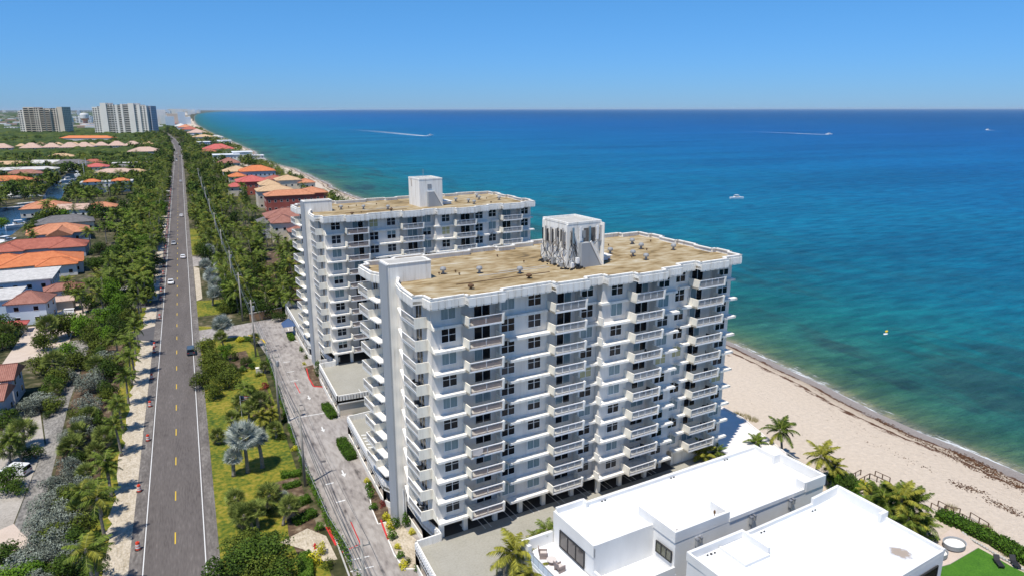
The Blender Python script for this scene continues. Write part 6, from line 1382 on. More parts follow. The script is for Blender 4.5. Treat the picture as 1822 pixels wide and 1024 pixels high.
# planted beds by the stair tower
for s_ in [(652, 858, .7, .7, 3), (656, 872, .8, 1.2, 0), (660, 885, .9, 1.2, 0), (664, 905, .9, .8, 0), (680, 900, .8, .8, 2), (686, 925, .9, 1.0, 3), (693, 940, .9, 1.1, 3), (703, 938, .9, 1.4, 0), (697, 957, 1.0, 1.1, 0), (722, 935, .9, 1.6, 0), (732, 950, .7, .8, 3), (706, 975, .7, .6, 3), (712, 992, .8, .8, 0), (725, 1000, .6, .6, 1), (718, 1008, .9, .8, 3), (741, 1015, .6, .7, 0),
           (536, 625, .8, 1.1, 0), (544, 637, .7, 1.0, 1), (541, 648, .6, .6, 3), (566, 655, 1.1, 1.6, 0), (563, 668, 1.0, 1.4, 4)]:
    shrub(*s_, None, 0.0, 'of the planted beds beside the blocks')
ground('planting_bed', [G(x, y) for x, y in [(652, 855), (668, 853), (690, 905), (692, 925), (672, 930), (662, 905)]], .030, 'mulch')
ground('planting_bed', [G(x, y) for x, y in [(678, 925), (712, 930), (742, 962), (742, 1012), (718, 1010), (694, 965)]], .030, 'verge')
ground('planting_bed', [G(x, y) for x, y in [(540, 652), (556, 648), (574, 688), (555, 686)]], .030, 'mulch')
mb = MB().mat('red_paint')
for q in ([(545, 655), (549, 672), (558, 687), (574, 688)], [(677, 925), (683, 942), (690, 960)]):
    pts = [G(*p) for p in q]
    for a, b_ in zip(pts, pts[1:]): mb.bar((*a, .07), (*b_, .07), .22, .15)
structure(mb.obj('red_kerb'))
mb = MB().mat('trim')
for q in ([(652, 855), (661, 905), (672, 932), (700, 926)], [(690, 960), (700, 985), (718, 1012), (742, 1012)], [(619, 800), (628, 812), (642, 812)], [(512, 583), (517, 603), (529, 607)], [(585, 740), (592, 745), (604, 742)]):
    pts = [G(*p) for p in q]
    for a, b_ in zip(pts, pts[1:]): mb.bar((*a, .07), (*b_, .07), .15, .15)
structure(mb.obj('white_kerb'))
# palms by the beach
Z = 'of the trees beside the sand'
for a in [('wind', 1395, 772, 5.5, 3.0), ('wind', 1452, 812, 5.0, 3.0), ('wind', 1345, 788, 3.6, 2.0), ('yellow', 1476, 828, 3.4, 2.0), ('yellow', 1256, 802, 4.2, 2.6), ('coco', 1283, 802, 3.8, 1.9), ('coco', 1228, 812, 2.6, 1.8), ('wind', 1370, 803, 2.0, 1.5), ('yellow', 1540, 878, 3.2, 2.4), ('wind', 1562, 888, 4.6, 2.9), ('wind', 1588, 892, 4.6, 3.0),
          ('wind', 1612, 900, 5.0, 3.1), ('wind', 1632, 905, 4.6, 3.0), ('coco', 1575, 905, 3.6, 2.8), ('coco', 1600, 920, 3.6, 2.8), ('yellow', 1628, 938, 2.6, 2.5), ('coco', 1650, 935, 2.6, 2.2), ('yellow', 1553, 905, 3.0, 2.2), ('dark', 1595, 925, 1.2, 2.4), ('dark', 1625, 925, 1.2, 2.2), ('dark', 1645, 950, .9, 2.0), ('bright', 1488, 846, 1.6, 2.6), ('dark', 1505, 850, 1.6, 2.4), ('dark', 1492, 860, 1.4, 2.2)]:
    pp(*a, Z)
hedge(G(1500, 880), G(1525, 862), 2.4, 1.0, 'clipped hedge between the farther white house and the beach railing', 15)
shrub(1535, 866, 1.2, .9, 3, 'yellowish shrub at the foot of the short beach railing'); shrub(1548, 872, 1.3, .9, 0, 'green shrub under the short beach railing')
for i, (px, py, r_) in enumerate([(1325, 742, 1.2), (1340, 748, 1.0), (1692, 905, .9), (1745, 948, 1.3), (1765, 955, 1.1), (1790, 985, 1.0), (1310, 738, .9), (1755, 940, .7)]):
    rn = random.Random(i); mb = MB().mat('lf_grass')
    for _ in range(160):
        a = rn.uniform(0, 6.28); q = rn.random() ** .5 * r_; x, y = q * math.cos(a), q * math.sin(a); h_ = rn.uniform(.3, .8); dx_, dy_ = rn.uniform(-.3, .3), rn.uniform(-.3, .3)
        mb.add([(x - .03, y, 0), (x + .03, y, 0), (x + dx_, y + dy_, h_)], [(0, 1, 2)])
    o = mb.obj('beach_grass'); o.location = (*G(px, py), .05); tag(o, 'tuft of dry yellow beach grass on the sand, %s from the left' % ['second', 'third', 'fourth', 'fifth', 'seventh', 'eighth', 'first', 'sixth'][i], 'grass tuft')
# seaweed cast up on the sand
rn = random.Random(31); m_ = MB().mat('weed')
def weedline(pts, n, spread, s0, s1):
    W_ = [G(*p) for p in pts]
    for _ in range(n):
        k = rn.randrange(len(W_) - 1); q = rn.random(); x = W_[k][0] + (W_[k + 1][0] - W_[k][0]) * q; y = W_[k][1] + (W_[k + 1][1] - W_[k][1]) * q
        if noise.noise(Vector((x * .35, y * .18, 3))) < -.12: continue
        x += rn.gauss(0, spread); y += rn.gauss(0, spread * 1.6); d = x - shore_x(y); z = (.1 if d < -13 else .1 - .3 * (d + 13) / 6 if d < -7 else -.2 - .5 * (d + 7) / 4) + .03
        s_ = rn.uniform(s0, s1); a = rn.uniform(0, 6.28); c, s2 = math.cos(a), math.sin(a); e = rn.uniform(.25, .6)
        v = [(x + s_ * (c * u - s2 * w * e), y + s_ * (s2 * u + c * w * e)) for u, w in ((-1, 0), (-.3, -1), (.6, -.7), (1, .1), (.2, 1), (-.6, .6))]
        m_.add([(p[0], p[1], z + .02) for p in v] + [(x, y, z + .09)], [(i, (i + 1) % 6, 6) for i in range(6)])
weedline([(1700, 800), (1740, 822), (1790, 850), (1850, 885)], 900, .8, .06, .28)
weedline([(1560, 740), (1620, 770), (1700, 815), (1800, 868), (1850, 893)], 700, .5, .05, .22)
weedline([(1450, 690), (1560, 740), (1620, 772)], 260, .35, .05, .16)
weedline([(1690, 858), (1715, 868), (1745, 876)], 260, .5, .05, .18); weedline([(1755, 890), (1790, 905), (1815, 918)], 220, .5, .05, .18)
weedline([(1520, 775), (1560, 795), (1640, 830), (1680, 850)], 120, .5, .04, .16); weedline([(1420, 720), (1500, 745), (1580, 790)], 60, 1.5, .04, .12); weedline([(1310, 690), (1400, 720), (1600, 880)], 50, 4, .03, .10)
structure(m_.obj('seaweed'), 'stuff')
# big palm at the foot of the picture, in front of the white house
x, y = G(915, 985, 6.0); plant('yellow', x, y, 6.0, 3.0, 'x', 'large yellow green coconut palm at the corner of the white house terrace', z=0)
x, y = G(985, 938, 7.0); plant('coco', x, y, 7.0, 2.0, 'x', 'dark feather palm tucked under the roof edge of the white house')
x, y = G(955, 958, 5.2); plant('coco', x, y, 5.2, 1.7, 'x', 'small feather palm left of the white house terrace')
x, y = G(930, 1020, 5); plant('yellow', x, y, 4.6, 2.4, 'x', 'half hidden yellowish palm below the large coconut palm')
# --- street trees and gardens farther away, planted in rows and groves
def grove(zone, n, xf, y0, y1, kinds, hr, rr_, avoid=None, power=1.0):
    pts = []
    tries = 0
    while len(pts) < n and tries < n * 30:
        tries += 1; y = y0 + (y1 - y0) * (PR.random() ** power); a, b_ = xf(y); x = PR.uniform(a, b_)
        if avoid and avoid(x, y): continue
        md = 2.4 + (y - 150) * .004
        if any((x - p[0]) ** 2 + (y - p[1]) ** 2 < md * md for p in pts): continue
        pts.append((x, y))
    for x, y in sorted(pts, key=lambda p: p[1]):
        plant(PR.choice(kinds), x, y, PR.uniform(*hr), PR.uniform(*rr_), zone)
houses_xy = []
for o in bpy.data.objects:
    if o.parent is None and o.name.split('.')[0] in ('house', 'mansion', 'apartment_block', 'far_building'):
        r2 = o.rotation_euler.z
        for c in bpy.data.objects:
            if c.parent == o and c.name.startswith('wall'):
                xs = [v.co.x for v in c.data.vertices]; ys_ = [v.co.y for v in c.data.vertices]
                cx, cy = (min(xs) + max(xs)) / 2, (min(ys_) + max(ys_)) / 2; hw, hd = (max(xs) - min(xs)) / 2, (max(ys_) - min(ys_)) / 2
                X = o.location.x + cx * math.cos(r2) - cy * math.sin(r2); Y = o.location.y + cx * math.sin(r2) + cy * math.cos(r2); houses_xy.append((X, Y, hw + 2.2, hd + 2.2))
def on_house(x, y, front=0): return any(abs(x - a) < w and -d_ - front < y - b_ < d_ for a, b_, w, d_ in houses_xy)
near_canal = lambda x, y: any(in_poly(x * s_, y * s_, canal) for s_ in (1, 1.03, 1.06, 1.09))
drv = lambda x, y: on_house(x, y) or near_canal(x, y)
ZR, ZM, ZL_, ZC = 'of the belt right of the road', 'of the beach mansion gardens', 'of the dense row left of the road', 'of the gardens left of the road'
grove(ZR, 105, lambda y: (1.2, 13.5), 212, 430, ['coco', 'coco', 'lowtree', 'lowpalm', 'grape', 'dark'], (4.5, 9), (3.3, 4.6), lambda x, y: drv(x, y) or (x < 7.2 and y < 285) or (288 < y < 306) or (x < 4.5 and 312 < y < 384) or (x < 4 and 215 < y < 234), 1.1)
grove('of the trees behind the brick wall', 42, lambda y: (13, 40), 207, 300, ['coco', 'coco', 'lowpalm', 'dark', 'grape'], (5, 8.5), (3.2, 4.4), lambda x, y: drv(x, y), 1.0)
grove(ZM, 48, lambda y: (13, 34), 300, 520, ['coco', 'lowpalm', 'lowpalm', 'dark'], (5, 10), (3.2, 4.4), lambda x, y: drv(x, y), 1.2)
grove('of the trees lining the far beach', 44, lambda y: (shore_x(y) - 36, shore_x(y) - 20), 330, 800, ['lowpalm', 'lowpalm', 'lowtree'], (4, 8), (3.4, 4.6), drv, 1.1)
grove('of the trees behind the farther block', 14, lambda y: (60, 84), 240, 400, ['coco', 'lowpalm', 'grape'], (5, 9), (3, 3.8), drv)
grove(ZL_, 105, lambda y: (-28, -14.5), 232, 470, ['lowtree', 'dark', 'coco', 'coco', 'lowpalm', 'bright'], (5, 9.5), (3.4, 4.8), lambda x, y: drv(x, y), 1.1)
grove(ZC, 75, lambda y: (-.23 * y - 4, -27), 380, 640, ['lowtree', 'lowtree', 'dark', 'lowpalm', 'coco'], (4.5, 8.5), (4.0, 6.0), lambda x, y: on_house(x, y, 6) or near_canal(x, y), 1.1)
# everything farther off reads as continuous belts: one object of trees and one of palms
BULK = {'tree': [], 'palm': []}
def bulk(n, xf, y0, y1, ptree, hr, rr_, avoid, power=1.0):
    k = 0; tr = 0
    while k < n and tr < n * 25:
        tr += 1; y = y0 + (y1 - y0) * PR.random() ** power; a, b_ = xf(y); x = PR.uniform(a, b_)
        if avoid(x, y): continue
        BULK['tree' if PR.random() < ptree else 'palm'].append((x, y, PR.uniform(*hr), PR.uniform(*rr_))); k += 1
bulk(230, lambda y: (1.8, 22), 430, 1250, .55, (5, 9.5), (3.8, 5.5), drv, 1.3)
bulk(230, lambda y: (rc(y) + 9, shore_x(y) - 30), 900, 2400, .6, (6, 11), (6, 10), drv, 1.2)
bulk(120, lambda y: (13, 42), 520, 950, .4, (5, 10), (3.6, 5), drv)
bulk(160, lambda y: (shore_x(y) - 36, shore_x(y) - 18), 800, 2300, .5, (5, 9), (5, 8), drv, 1.2)
bulk(260, lambda y: (-30, -14.5), 470, 1150, .6, (6, 10), (4.2, 6), lambda x, y: drv(x, y), 1.1)
bulk(220, lambda y: (rc(y) - 60, rc(y) - 9), 1000, 2300, .7, (7, 12), (6, 10), drv, 1.1)
bulk(230, lambda y: (-.10 * y, -28), 600, 1000, .75, (5, 9), (4.8, 7), lambda x, y: on_house(x, y, 7) or near_canal(x, y))
bulk(330, lambda y: (-.215 * y - 12, -.10 * y), 560, 1010, .75, (5, 10), (4.6, 8), lambda x, y: on_house(x, y, 8) or near_canal(x, y))
bulk(110, lambda y: (shore_x(y) - 35, shore_x(y) - 23), 260, 800, .35, (4, 7.5), (3.2, 4.4), drv)
bulk(60, lambda y: (-360, -60), 1180, 1700, .8, (7, 11), (6, 9), lambda x, y: on_house(x, y, 12))
def bake(kind, mats_from, name):
    import numpy as np
    V = []; F = []; MI = []; base = 0; mats = []
    src = []
    for m_ in mats_from:
        co = np.array([v.co[:] for v in m_.vertices]); fc = [tuple(p.vertices) for p in m_.polygons]; mi = [p.material_index for p in m_.polygons]
        mp = []
        for mt in m_.materials:
            if mt not in mats: mats.append(mt)
            mp.append(mats.index(mt))
        src.append((co, fc, [mp[i] for i in mi]))
    for x, y, h, r_ in BULK[kind]:
        co, fc, mi = src[PR.randrange(len(src))]; a = PR.uniform(0, 6.28); c = r_ / (3.6 if kind == 'tree' else 2.9); cz = (h / 4.6) if kind == 'tree' else c
        q = co * (c, c, cz); q2 = q.copy(); q2[:, 0] = q[:, 0] * math.cos(a) - q[:, 1] * math.sin(a) + x; q2[:, 1] = q[:, 0] * math.sin(a) + q[:, 1] * math.cos(a) + y; q2[:, 2] += 0 if kind == 'tree' else h * .8
        V.append(q2); F += [tuple(i + base for i in f) for f in fc]; MI += mi; base += len(co)
        if kind == 'palm':
            k = base; w = .22; V.append(np.array([(x - w, y, 0), (x + w, y, 0), (x, y + w, 0), (x, y, h * .8)])); F += [(k, k + 1, k + 3), (k + 1, k + 2, k + 3), (k + 2, k, k + 3)]; MI += [0] * 3; base += 4
    me = bpy.data.meshes.new(name); me.from_pydata(np.concatenate(V).tolist(), [], F)
    for mt in mats: me.materials.append(mt)
    me.polygons.foreach_set('material_index', MI); me.update(); structure(link(name, me), 'stuff')
bake('tree', [leaf_crown(s, 3.6, 4.4, 190, .62, l, 7) for s, l in ((91, 'lf_grape'), (92, 'lf_dark'), (93, 'lf_dark'), (94, 'lf_grape'))], 'distant_trees')
bake('palm', [palm_crown(s, 9, 2.9, 'lf_palm', 0, 5, 1.0) for s in (95, 96)], 'distant_palms')
# vine covered chain link fence along the drive
fx = [(13.4, 176), (13.0, 168), (12.9, 152), (12.6, 132), (12.6, 112), (13.3, 92), (14.2, 84), (15.0, 70)]
t = thing('chain_link_fence', 'tall chain link fence overgrown with vines along the left side of the drive', 'fence', (fx[0][0], fx[0][1], 0))
o0 = Vector((*fx[0], 0)); P_ = [Vector((*p, 0)) - o0 for p in fx]
for a, b_ in zip(P_, P_[1:]):
    n = max(1, int((b_ - a).length / 3))
    for k in range(n): q = a + (b_ - a) * (k / n); MB().mat('grey_metal').box(q.x - .04, q.x + .04, q.y - .04, q.y + .04, 0, 2.1).obj('post', parent=t)
m_ = MB().mat('grey_metal')
for a, b_ in zip(P_, P_[1:]): m_.bar(a + Vector((0, 0, 2.05)), b_ + Vector((0, 0, 2.05)), .06, .06)
m_.obj('top_rail', parent=t)
m_ = MB().mat('lf_hedge'); rn = random.Random(9)
for a, b_ in zip(P_, P_[1:]):
    L = (b_ - a).length
    for _ in range(int(L * 130)):
        q = rn.random(); p = a + (b_ - a) * q; zz = rn.uniform(0, 2.1)
        dens = noise.noise(Vector((p.x * .3, p.y * .22, zz * .4)))
        if dens < -.18: continue
        m_.mat('lf_hedge' if rn.random() < .8 else 'lf_bright'); p = p + Vector((rn.gauss(0, .16), 0, zz)); n_ = Vector((rn.uniform(-1, 1), rn.uniform(-.4, .4), rn.uniform(-.2, .8))).normalized()
        t1 = n_.cross(Vector((0, .3, 1))).normalized(); t2 = n_.cross(t1); s_ = rn.uniform(.07, .16); m_.add([p - t1 * s_, p - t2 * s_ * .7, p + t1 * s_, p + t2 * s_ * .7], [(0, 1, 2, 3)])
m_.obj('vines', parent=t)

# ================================================================ POLES, WIRES, BARRELS, SMALL THINGS
PO = [(12.8, 66, 14), (12.1, 105.1, 13.6), (11.3, 130.0, 14.3), (10.8, 171.9, 14.3), (10.3, 205, 14), (10.0, 240, 14), (9.6, 285, 14), (9.4, 335, 14), (9.2, 390, 14), (9.0, 450, 14), (8.8, 520, 14), (8.8, 600, 14)]
PWRD = ['just outside the bottom edge', 'nearest one, between two short hedges', 'second one, beside the white line across the drive', 'third one, at the drive entrance', 'fourth one, left of the brick wall', 'fifth one along the road', 'sixth one along the road', 'seventh one along the road', 'eighth one along the road', 'ninth one along the road', 'tenth one along the road', 'eleventh and farthest one along the road']
for i, (x, y, h) in enumerate(PO):
    t = thing('utility_pole', 'grey utility pole, %s' % PWRD[i], 'utility pole', (x, y, 0), 0, 'utility poles along the drive and road')
    MB().mat('pole_wood').tube([(0, 0, 0), (0, 0, h)], [.24, .14], 10).obj('pole', parent=t, smooth=True)
    MB().mat('pole_wood').bar((-.9, 0, h - .7), (.9, 0, h - .7), .12, .14).obj('crossarm', parent=t)
    for k in (-.8, -.3, .8): MB().mat('grey_metal').lathe([(.05, h - .62), (.08, h - .5), (.04, h - .36)], 6, (k, 0)).obj('insulator', parent=t)
    if i in (2, 3, 5): MB().mat('grey_metal').lathe([(.25, h - 2.6), (.28, h - 2.4), (.28, h - 1.6), (.2, h - 1.5)], 10, (.45, 0)).obj('transformer', parent=t)
m_n = 0
for (x0, y0, h0), (x1, y1, h1) in zip([(13.6, 30, 14)] + PO, PO):
    for j, (ox, dz, rad) in enumerate([(-.8, -.35, .022), (-.3, -.35, .022), (.8, -.35, .022), (.1, -3.2, .04), (.15, -4.4, .045)]):
        pts = []
        for k in range(11):
            q = k / 10; s_ = .9 * 4 * q * (1 - q) * ((y1 - y0) / 40); pts.append((x0 + (x1 - x0) * q + ox, y0 + (y1 - y0) * q, h0 + (h1 - h0) * q + dz - s_))
        m_ = MB().mat('wire').tube(pts, rad * (1.0 if y0 < 200 else 1.6), 4); o = m_.obj('power_line')
        tag(o, '%s, span %s' % (['leftmost top wire', 'second top wire', 'right top wire', 'upper thick cable', 'lower thick cable'][j], 'running from %s pole' % ('the unseen foreground' if m_n == 0 else 'the ' + ordn(m_n - 1))), 'power line', 'wires strung between the utility poles')
    m_n += 1
bar_body = [(.30, .06), (.29, .30), (.27, .55), (.25, .80), (.22, 1.0), (.08, 1.02)]
def barrel_meshes():
    def rr2(z): return .31 - .08 * z
    b_ = MB().mat('orange')
    for z0, z1 in ((.06, .26), (.46, .56), (.76, 1.0)): b_.lathe([(rr2(z0), z0), (rr2(z1), z1)], 14)
    b_.lathe([(.08, 1.0), (.09, 1.1), (.03, 1.1)], 8)
    w_ = MB().mat('white_paint')
    for z0, z1 in ((.262, .458), (.562, .758)): w_.lathe([(rr2(z0) + .004, z0), (rr2(z1) + .004, z1)], 14)
    return b_.mesh('drum'), w_.mesh('white_band'), MB().mat('rubber').lathe([(.42, 0), (.42, .06), (.34, .065)], 14).mesh('base')
BD = barrel_meshes()
BPL = [(-11.2, 97.5), (-11.8, 114.3), (-11.2, 133.2), (-11.4, 149.9), (-11.6, 166.5), (-11.7, 185.8), (-11.7, 190.5), (-11.1, 217.9), (-11.2, 238.8)] + [(-11.3 + PR.uniform(-.2, .2), 252 + 13.5 * k) for k in range(26)]
for i, (x, y) in enumerate(BPL):
    t = thing('traffic_barrel', 'orange and white work zone barrel, %s along the left edge of the road' % (ordn(i)), 'traffic barrel', (x, y, .032), PR.uniform(0, 6), 'orange barrels along the left edge of the road'); t.scale = (1.1, 1.1, 1.15)
    for n_, m_ in zip(('drum', 'white_band', 'base'), BD): link(n_, m_, t)
t = thing('fire_hydrant', 'red fire hydrant on the sand patch by the vine covered fence', 'hydrant', (*G(560, 975), 0))
MB().mat('red_paint').lathe([(.18, 0), (.18, .08), (.13, .1), (.13, .6), (.17, .62), (.14, .78), (.04, .86)], 12).obj('body', parent=t); MB().mat('red_paint').tube([(-.28, 0, .48), (.28, 0, .48)], .08, 8).obj('nozzle', parent=t)
t = thing('flag_pole', 'red and white striped flag with a blue corner, among the palms on the lawn', 'flag', (5.0, 137.0, 0))
MB().mat('white_metal').tube([(0, 0, 0), (0, 0, 4.4)], .05, 8).obj('pole', parent=t)
def flag_mesh():
    m_ = MB(); W_, H_ = 2.0, 1.2
    for s_ in range(7):
        m_.mat('light_red' if s_ % 2 == 0 else 'white_paint')
        for k in range(8):
            if k < 3 and s_ >= 3: m_.mat('blue_cloth')
            else: m_.mat('light_red' if s_ % 2 == 0 else 'white_paint')
            x0, x1 = W_ * k / 8, W_ * (k + 1) / 8; z0, z1 = H_ * s_ / 7, H_ * (s_ + 1) / 7; f_ = lambda x: .16 * math.sin(x * 3.6)
            m_.add([(x0, f_(x0), z0 - x0 * .25), (x1, f_(x1), z0 - x1 * .25), (x1, f_(x1), z1 - x1 * .25), (x0, f_(x0), z1 - x0 * .25)], [(0, 1, 2, 3)])
    return m_
o = flag_mesh().obj('flag_cloth', parent=t); o.location = (0.03, 0, 3.15); o.rotation_euler = (0, 0, R(15))
t = thing('utility_box', 'pale green utility cabinet on the lawn near the fence', 'cabinet', (*G(461, 662), 0)); MB().mat('tower_wall').box(-.7, .7, -.5, .5, 0, 1.2).box(-.74, .74, -.54, .54, 1.2, 1.26).obj('case', parent=t); MB().mat('grey_metal').box(-.03, .03, -.52, -.502, .5, .7).obj('handle', parent=t)
for i, (px, py) in enumerate([(609, 614), (935, 788), (622, 827), (551, 580)]):
    pass
m_ = MB().mat('asphalt_dark')
for px, py, w_ in [(493, 614, .9), (575, 820, .8), (480, 582, .7), (535, 720, .6)]: x, y = G(px, py); m_.box(x - w_ / 2, x + w_ / 2, y - .35, y + .35, .026, .034)
structure(m_.obj('drain_covers'))
t = thing('wall_lamp', 'thin bracket lamp on the white stair tower of the nearer block', 'lamp', on_block(.75, -.1, 0), R(5.2)); MB().mat('white_metal').tube([(0, 0, 0), (0, 0, 5.6)], .06, 6).obj('pole', parent=t); MB().mat('grey_metal').bar((.2, -.2, 5.4), (2.2, -.6, 5.6), .1, .1).box(.9, 1.1, -.6, -.4, 4.8, 5.4).obj('bracket', parent=t)
# parking mark pole and gate arm near the bottom
# ================================================================ CARS
def car_meshes(L, W_, H_, suv):
    hl = L / 2
    # side profile (x along length, front at +x)
    if suv: prof = [(-hl, .35), (-hl, .95), (-hl + .12, H_ - .1), (-hl + .45, H_), (hl - 1.75, H_), (hl - 1.05, .98), (hl - .15, .88), (hl, .65), (hl, .35)]
    else: prof = [(-hl, .35), (-hl, .82), (-hl + .15, .95), (-hl + .75, 1.0), (-hl + 1.35, H_ - .03), (-hl + 1.8, H_), (hl - 2.15, H_), (hl - 1.2, .95), (hl - .2, .82), (hl, .6), (hl, .35)]
    n = len(prof); vs = []; fs = []
    for s_ in (-1, 1):
        for x, z in prof:
            inset = .0 if z < 1.0 else .17 * (z - 1.0) / (H_ - 1.0) + .03
            vs.append((x, s_ * (W_ / 2 - inset), z))
    for i in range(n): j = (i + 1) % n; fs.append((i, j, n + j, n + i))
    fs.append(tuple(range(n))[::-1]); fs.append(tuple(range(n, 2 * n)))
    b_ = MB(); b_.add(vs, fs)
    bm = b_
    g = MB().mat('glass')
    zb, zt = 1.02, H_ - .07
    for s_ in (-1, 1):
        yb, yt = s_ * (W_ / 2 - .03 + .006), s_ * (W_ / 2 - .19 + .012)
        x0b, x0t, x1t, x1b = (-hl + .2, -hl + .35, hl - 1.85, hl - 1.2) if suv else (-hl + .95, -hl + 1.45, hl - 2.2, hl - 1.4)
        v = [(x0b, yb, zb), (x1b, yb, zb), (x1t, yt, zt), (x0t, yt, zt)]
        g.add(v, [(0, 1, 2, 3) if s_ < 0 else (3, 2, 1, 0)])
    def scr(xb, zb_, xt, zt_, s_):
        g.add([(xb, -W_ / 2 + .12, zb_), (xb, W_ / 2 - .12, zb_), (xt, W_ / 2 - .26, zt_), (xt, -W_ / 2 + .26, zt_)], [(0, 1, 2, 3) if s_ > 0 else (3, 2, 1, 0)])
    if suv: scr(hl - 1.09, 1.04, hl - 1.68, H_ - .06, 1); scr(-hl + .0, 1.02, -hl + .1, H_ - .16, -1)
    else: scr(hl - 1.22, 1.0, hl - 2.06, H_ - .05, 1); scr(-hl + .78, 1.04, -hl + 1.3, H_ - .07, -1)
    w_ = MB().mat('rubber').tube([(0, -.11, 0), (0, .11, 0)], .33, 14); r_ = MB().mat('chrome').tube([(0, -.116, 0), (0, .116, 0)], .19, 10)
    return bm, g.mesh('window_glass'), w_.mesh('tyre'), r_.mesh('rim')
CM = {False: car_meshes(4.7, 1.85, 1.45, False), True: car_meshes(4.7, 1.92, 1.78, True)}
CB = {}
def car(x, y, rz, paint, suv, label, z=.04):
    bm, gl, wh, rm = CM[suv]
    if (paint, suv) not in CB:
        q = MB().mat(paint); q.add(bm.v, bm.f); CB[(paint, suv)] = q.mesh('body')
    t = thing('car', label, 'car', (x, y, z), rz, None)
    link('body', CB[(paint, suv)], t); link('window_glass', gl, t)
    for wx in (-1.45, 1.45):
        for wy in (-.84, .84): w_ = link('wheel', wh, t, (wx, wy, .33)); link('rim', rm, w_)
    for s_ in (-.62, .62):
        link('headlight', HL, t, (2.36, s_, .68)); link('tail_light', TL_, t, (-2.36, s_, .78))
    return t
HL = MB().mat('light_white').box(-.06, .03, -.2, .2, -.07, .07).mesh('headlight'); TL_ = MB().mat('light_red').box(-.02, .06, -.2, .2, -.08, .08).mesh('tail_light')
car(-8.6, 262, -math.pi / 2, 'car_white', False, 'nearest white car on the road, in the left lane coming towards the viewer')
car(-3.4, 181.5, math.pi / 2, 'car_dark', True, 'dark blue car in the right lane driving away, nearest car on the road')
car(-4.6, 307, math.pi / 2, 'car_white', False, 'white car in the right lane level with the silvery palms')
car(-8.2, 341, -math.pi / 2, 'car_silver', False, 'silver car in the left lane just beyond the second white car')
car(-4.8, 431, math.pi / 2, 'car_white', False, 'small white car in the right lane by the bright grass strip')
car(-4.6, 639, math.pi / 2, 'car_white', True, 'distant white car alone in the right lane')
car(-8.4, 905, -math.pi / 2, 'car_white', True, 'far white car at the head of the distant group on the road'); car(-8.4, 930, -math.pi / 2, 'car_dark', True, 'far dark car behind the head of the distant group'); car(-4.8, 985, math.pi / 2, 'car_silver', True, 'far silver car where the road begins to bend'); car(-8.4, 1060, -math.pi / 2, 'car_white', False, 'farthest white car before the bend of the road')
car(-30.6, 129.0, R(150), 'car_white', True, 'white car parked on the paved yard at the left edge', .02)
car(-36.0, 233, R(175), 'car_white', True, 'white car parked beside the pale blue house with the brown tower roof', .03)
car(-30, 318, R(180), 'car_dark', True, 'dark car on a side driveway by the red roofed house'); car(-29, 322, R(180), 'car_silver', True, 'silver car parked just behind the dark one on the side driveway')
car(24, 214, R(0), 'car_silver', True, 'silver car in the shade behind the tan brick wall', .03); car(40, 84.9, R(95), 'car_dark', False, 'dark car parked in the open storey under the nearer block', 3.31)

# ================================================================ BOATS
def hull(mb, L, W_, H_, mat='gelcoat'):
    n = 10; vs = []; fs = []
    for i in range(n + 1):
        t = i / n; x = -L / 2 + L * t; w = W_ / 2 * (1 - max(0, (t - .45) / .55) ** 2.2); sh = H_ * (1 + .25 * t * t); kz = -.35 * H_ * (1 - max(0, (t - .7) / .3) ** 2)
        vs += [(x, -w, sh), (x, -w * .8, 0), (x, 0, kz), (x, w * .8, 0), (x, w, sh)]
    for i in range(n):
        for j in range(4): a = i * 5 + j; fs.append((a, a + 1, a + 6, a + 5))
        fs.append((i * 5 + 4, i * 5, i * 5 + 5, i * 5 + 9))
    fs.append((0, 4, 3, 2, 1)); mb.mat(mat).add(vs, fs); return mb
def boat(x, y, rz, L, label, kind, z=-1.0):
    t = thing('motor_boat' if kind != 'yacht' else 'motor_yacht', label, 'boat', (x, y, z), rz); s_ = L / 10.0; W_ = 3.0 * s_
    hull(MB(), L, W_, 1.1 * s_).obj('hull', parent=t)
    MB().mat('gelcoat').box(-2.2 * s_, 1.6 * s_, -1.05 * s_, 1.05 * s_, 1.2 * s_, 1.9 * s_).add([(1.6 * s_, -1.05 * s_, 1.2 * s_), (2.8 * s_, -.7 * s_, 1.25 * s_), (2.8 * s_, .7 * s_, 1.25 * s_), (1.6 * s_, 1.05 * s_, 1.2 * s_), (1.6 * s_, -1.05 * s_, 1.9 * s_), (1.6 * s_, 1.05 * s_, 1.9 * s_)], [(0, 1, 4), (1, 2, 5, 4), (2, 3, 5), (0, 3, 2, 1)]).obj('cabin', parent=t)
    MB().mat('glass').box(-1.6 * s_, 1.4 * s_, -1.08 * s_, 1.08 * s_, 1.5 * s_, 1.78 * s_).obj('cabin_window', parent=t)
    MB().mat('gelcoat').box(-1.8 * s_, .9 * s_, -1.1 * s_, 1.1 * s_, 2.7 * s_, 2.82 * s_).obj('hardtop', parent=t)
    for a in (-1.6, .6):
        for b_ in (-.95, .95): MB().mat('grey_metal').box((a - .05) * s_, (a + .05) * s_, (b_ - .05) * s_, (b_ + .05) * s_, 1.9 * s_, 2.7 * s_).obj('post', parent=t)
    MB().mat('black').box(-2 * s_, -1 * s_, -.8 * s_, .8 * s_, 1.9 * s_, 2.1 * s_).obj('seat', parent=t)
    if kind == 'yacht': MB().mat('gelcoat').box(-3.2 * s_, 1.0 * s_, -1.2 * s_, 1.2 * s_, 1.9 * s_, 2.3 * s_).obj('flybridge', parent=t)
    return t
m, nt, b = _new('wake_mat'); b.inputs['Base Color'].default_value = (.8, .84, .86, 1); b.inputs['Roughness'].default_value = .6
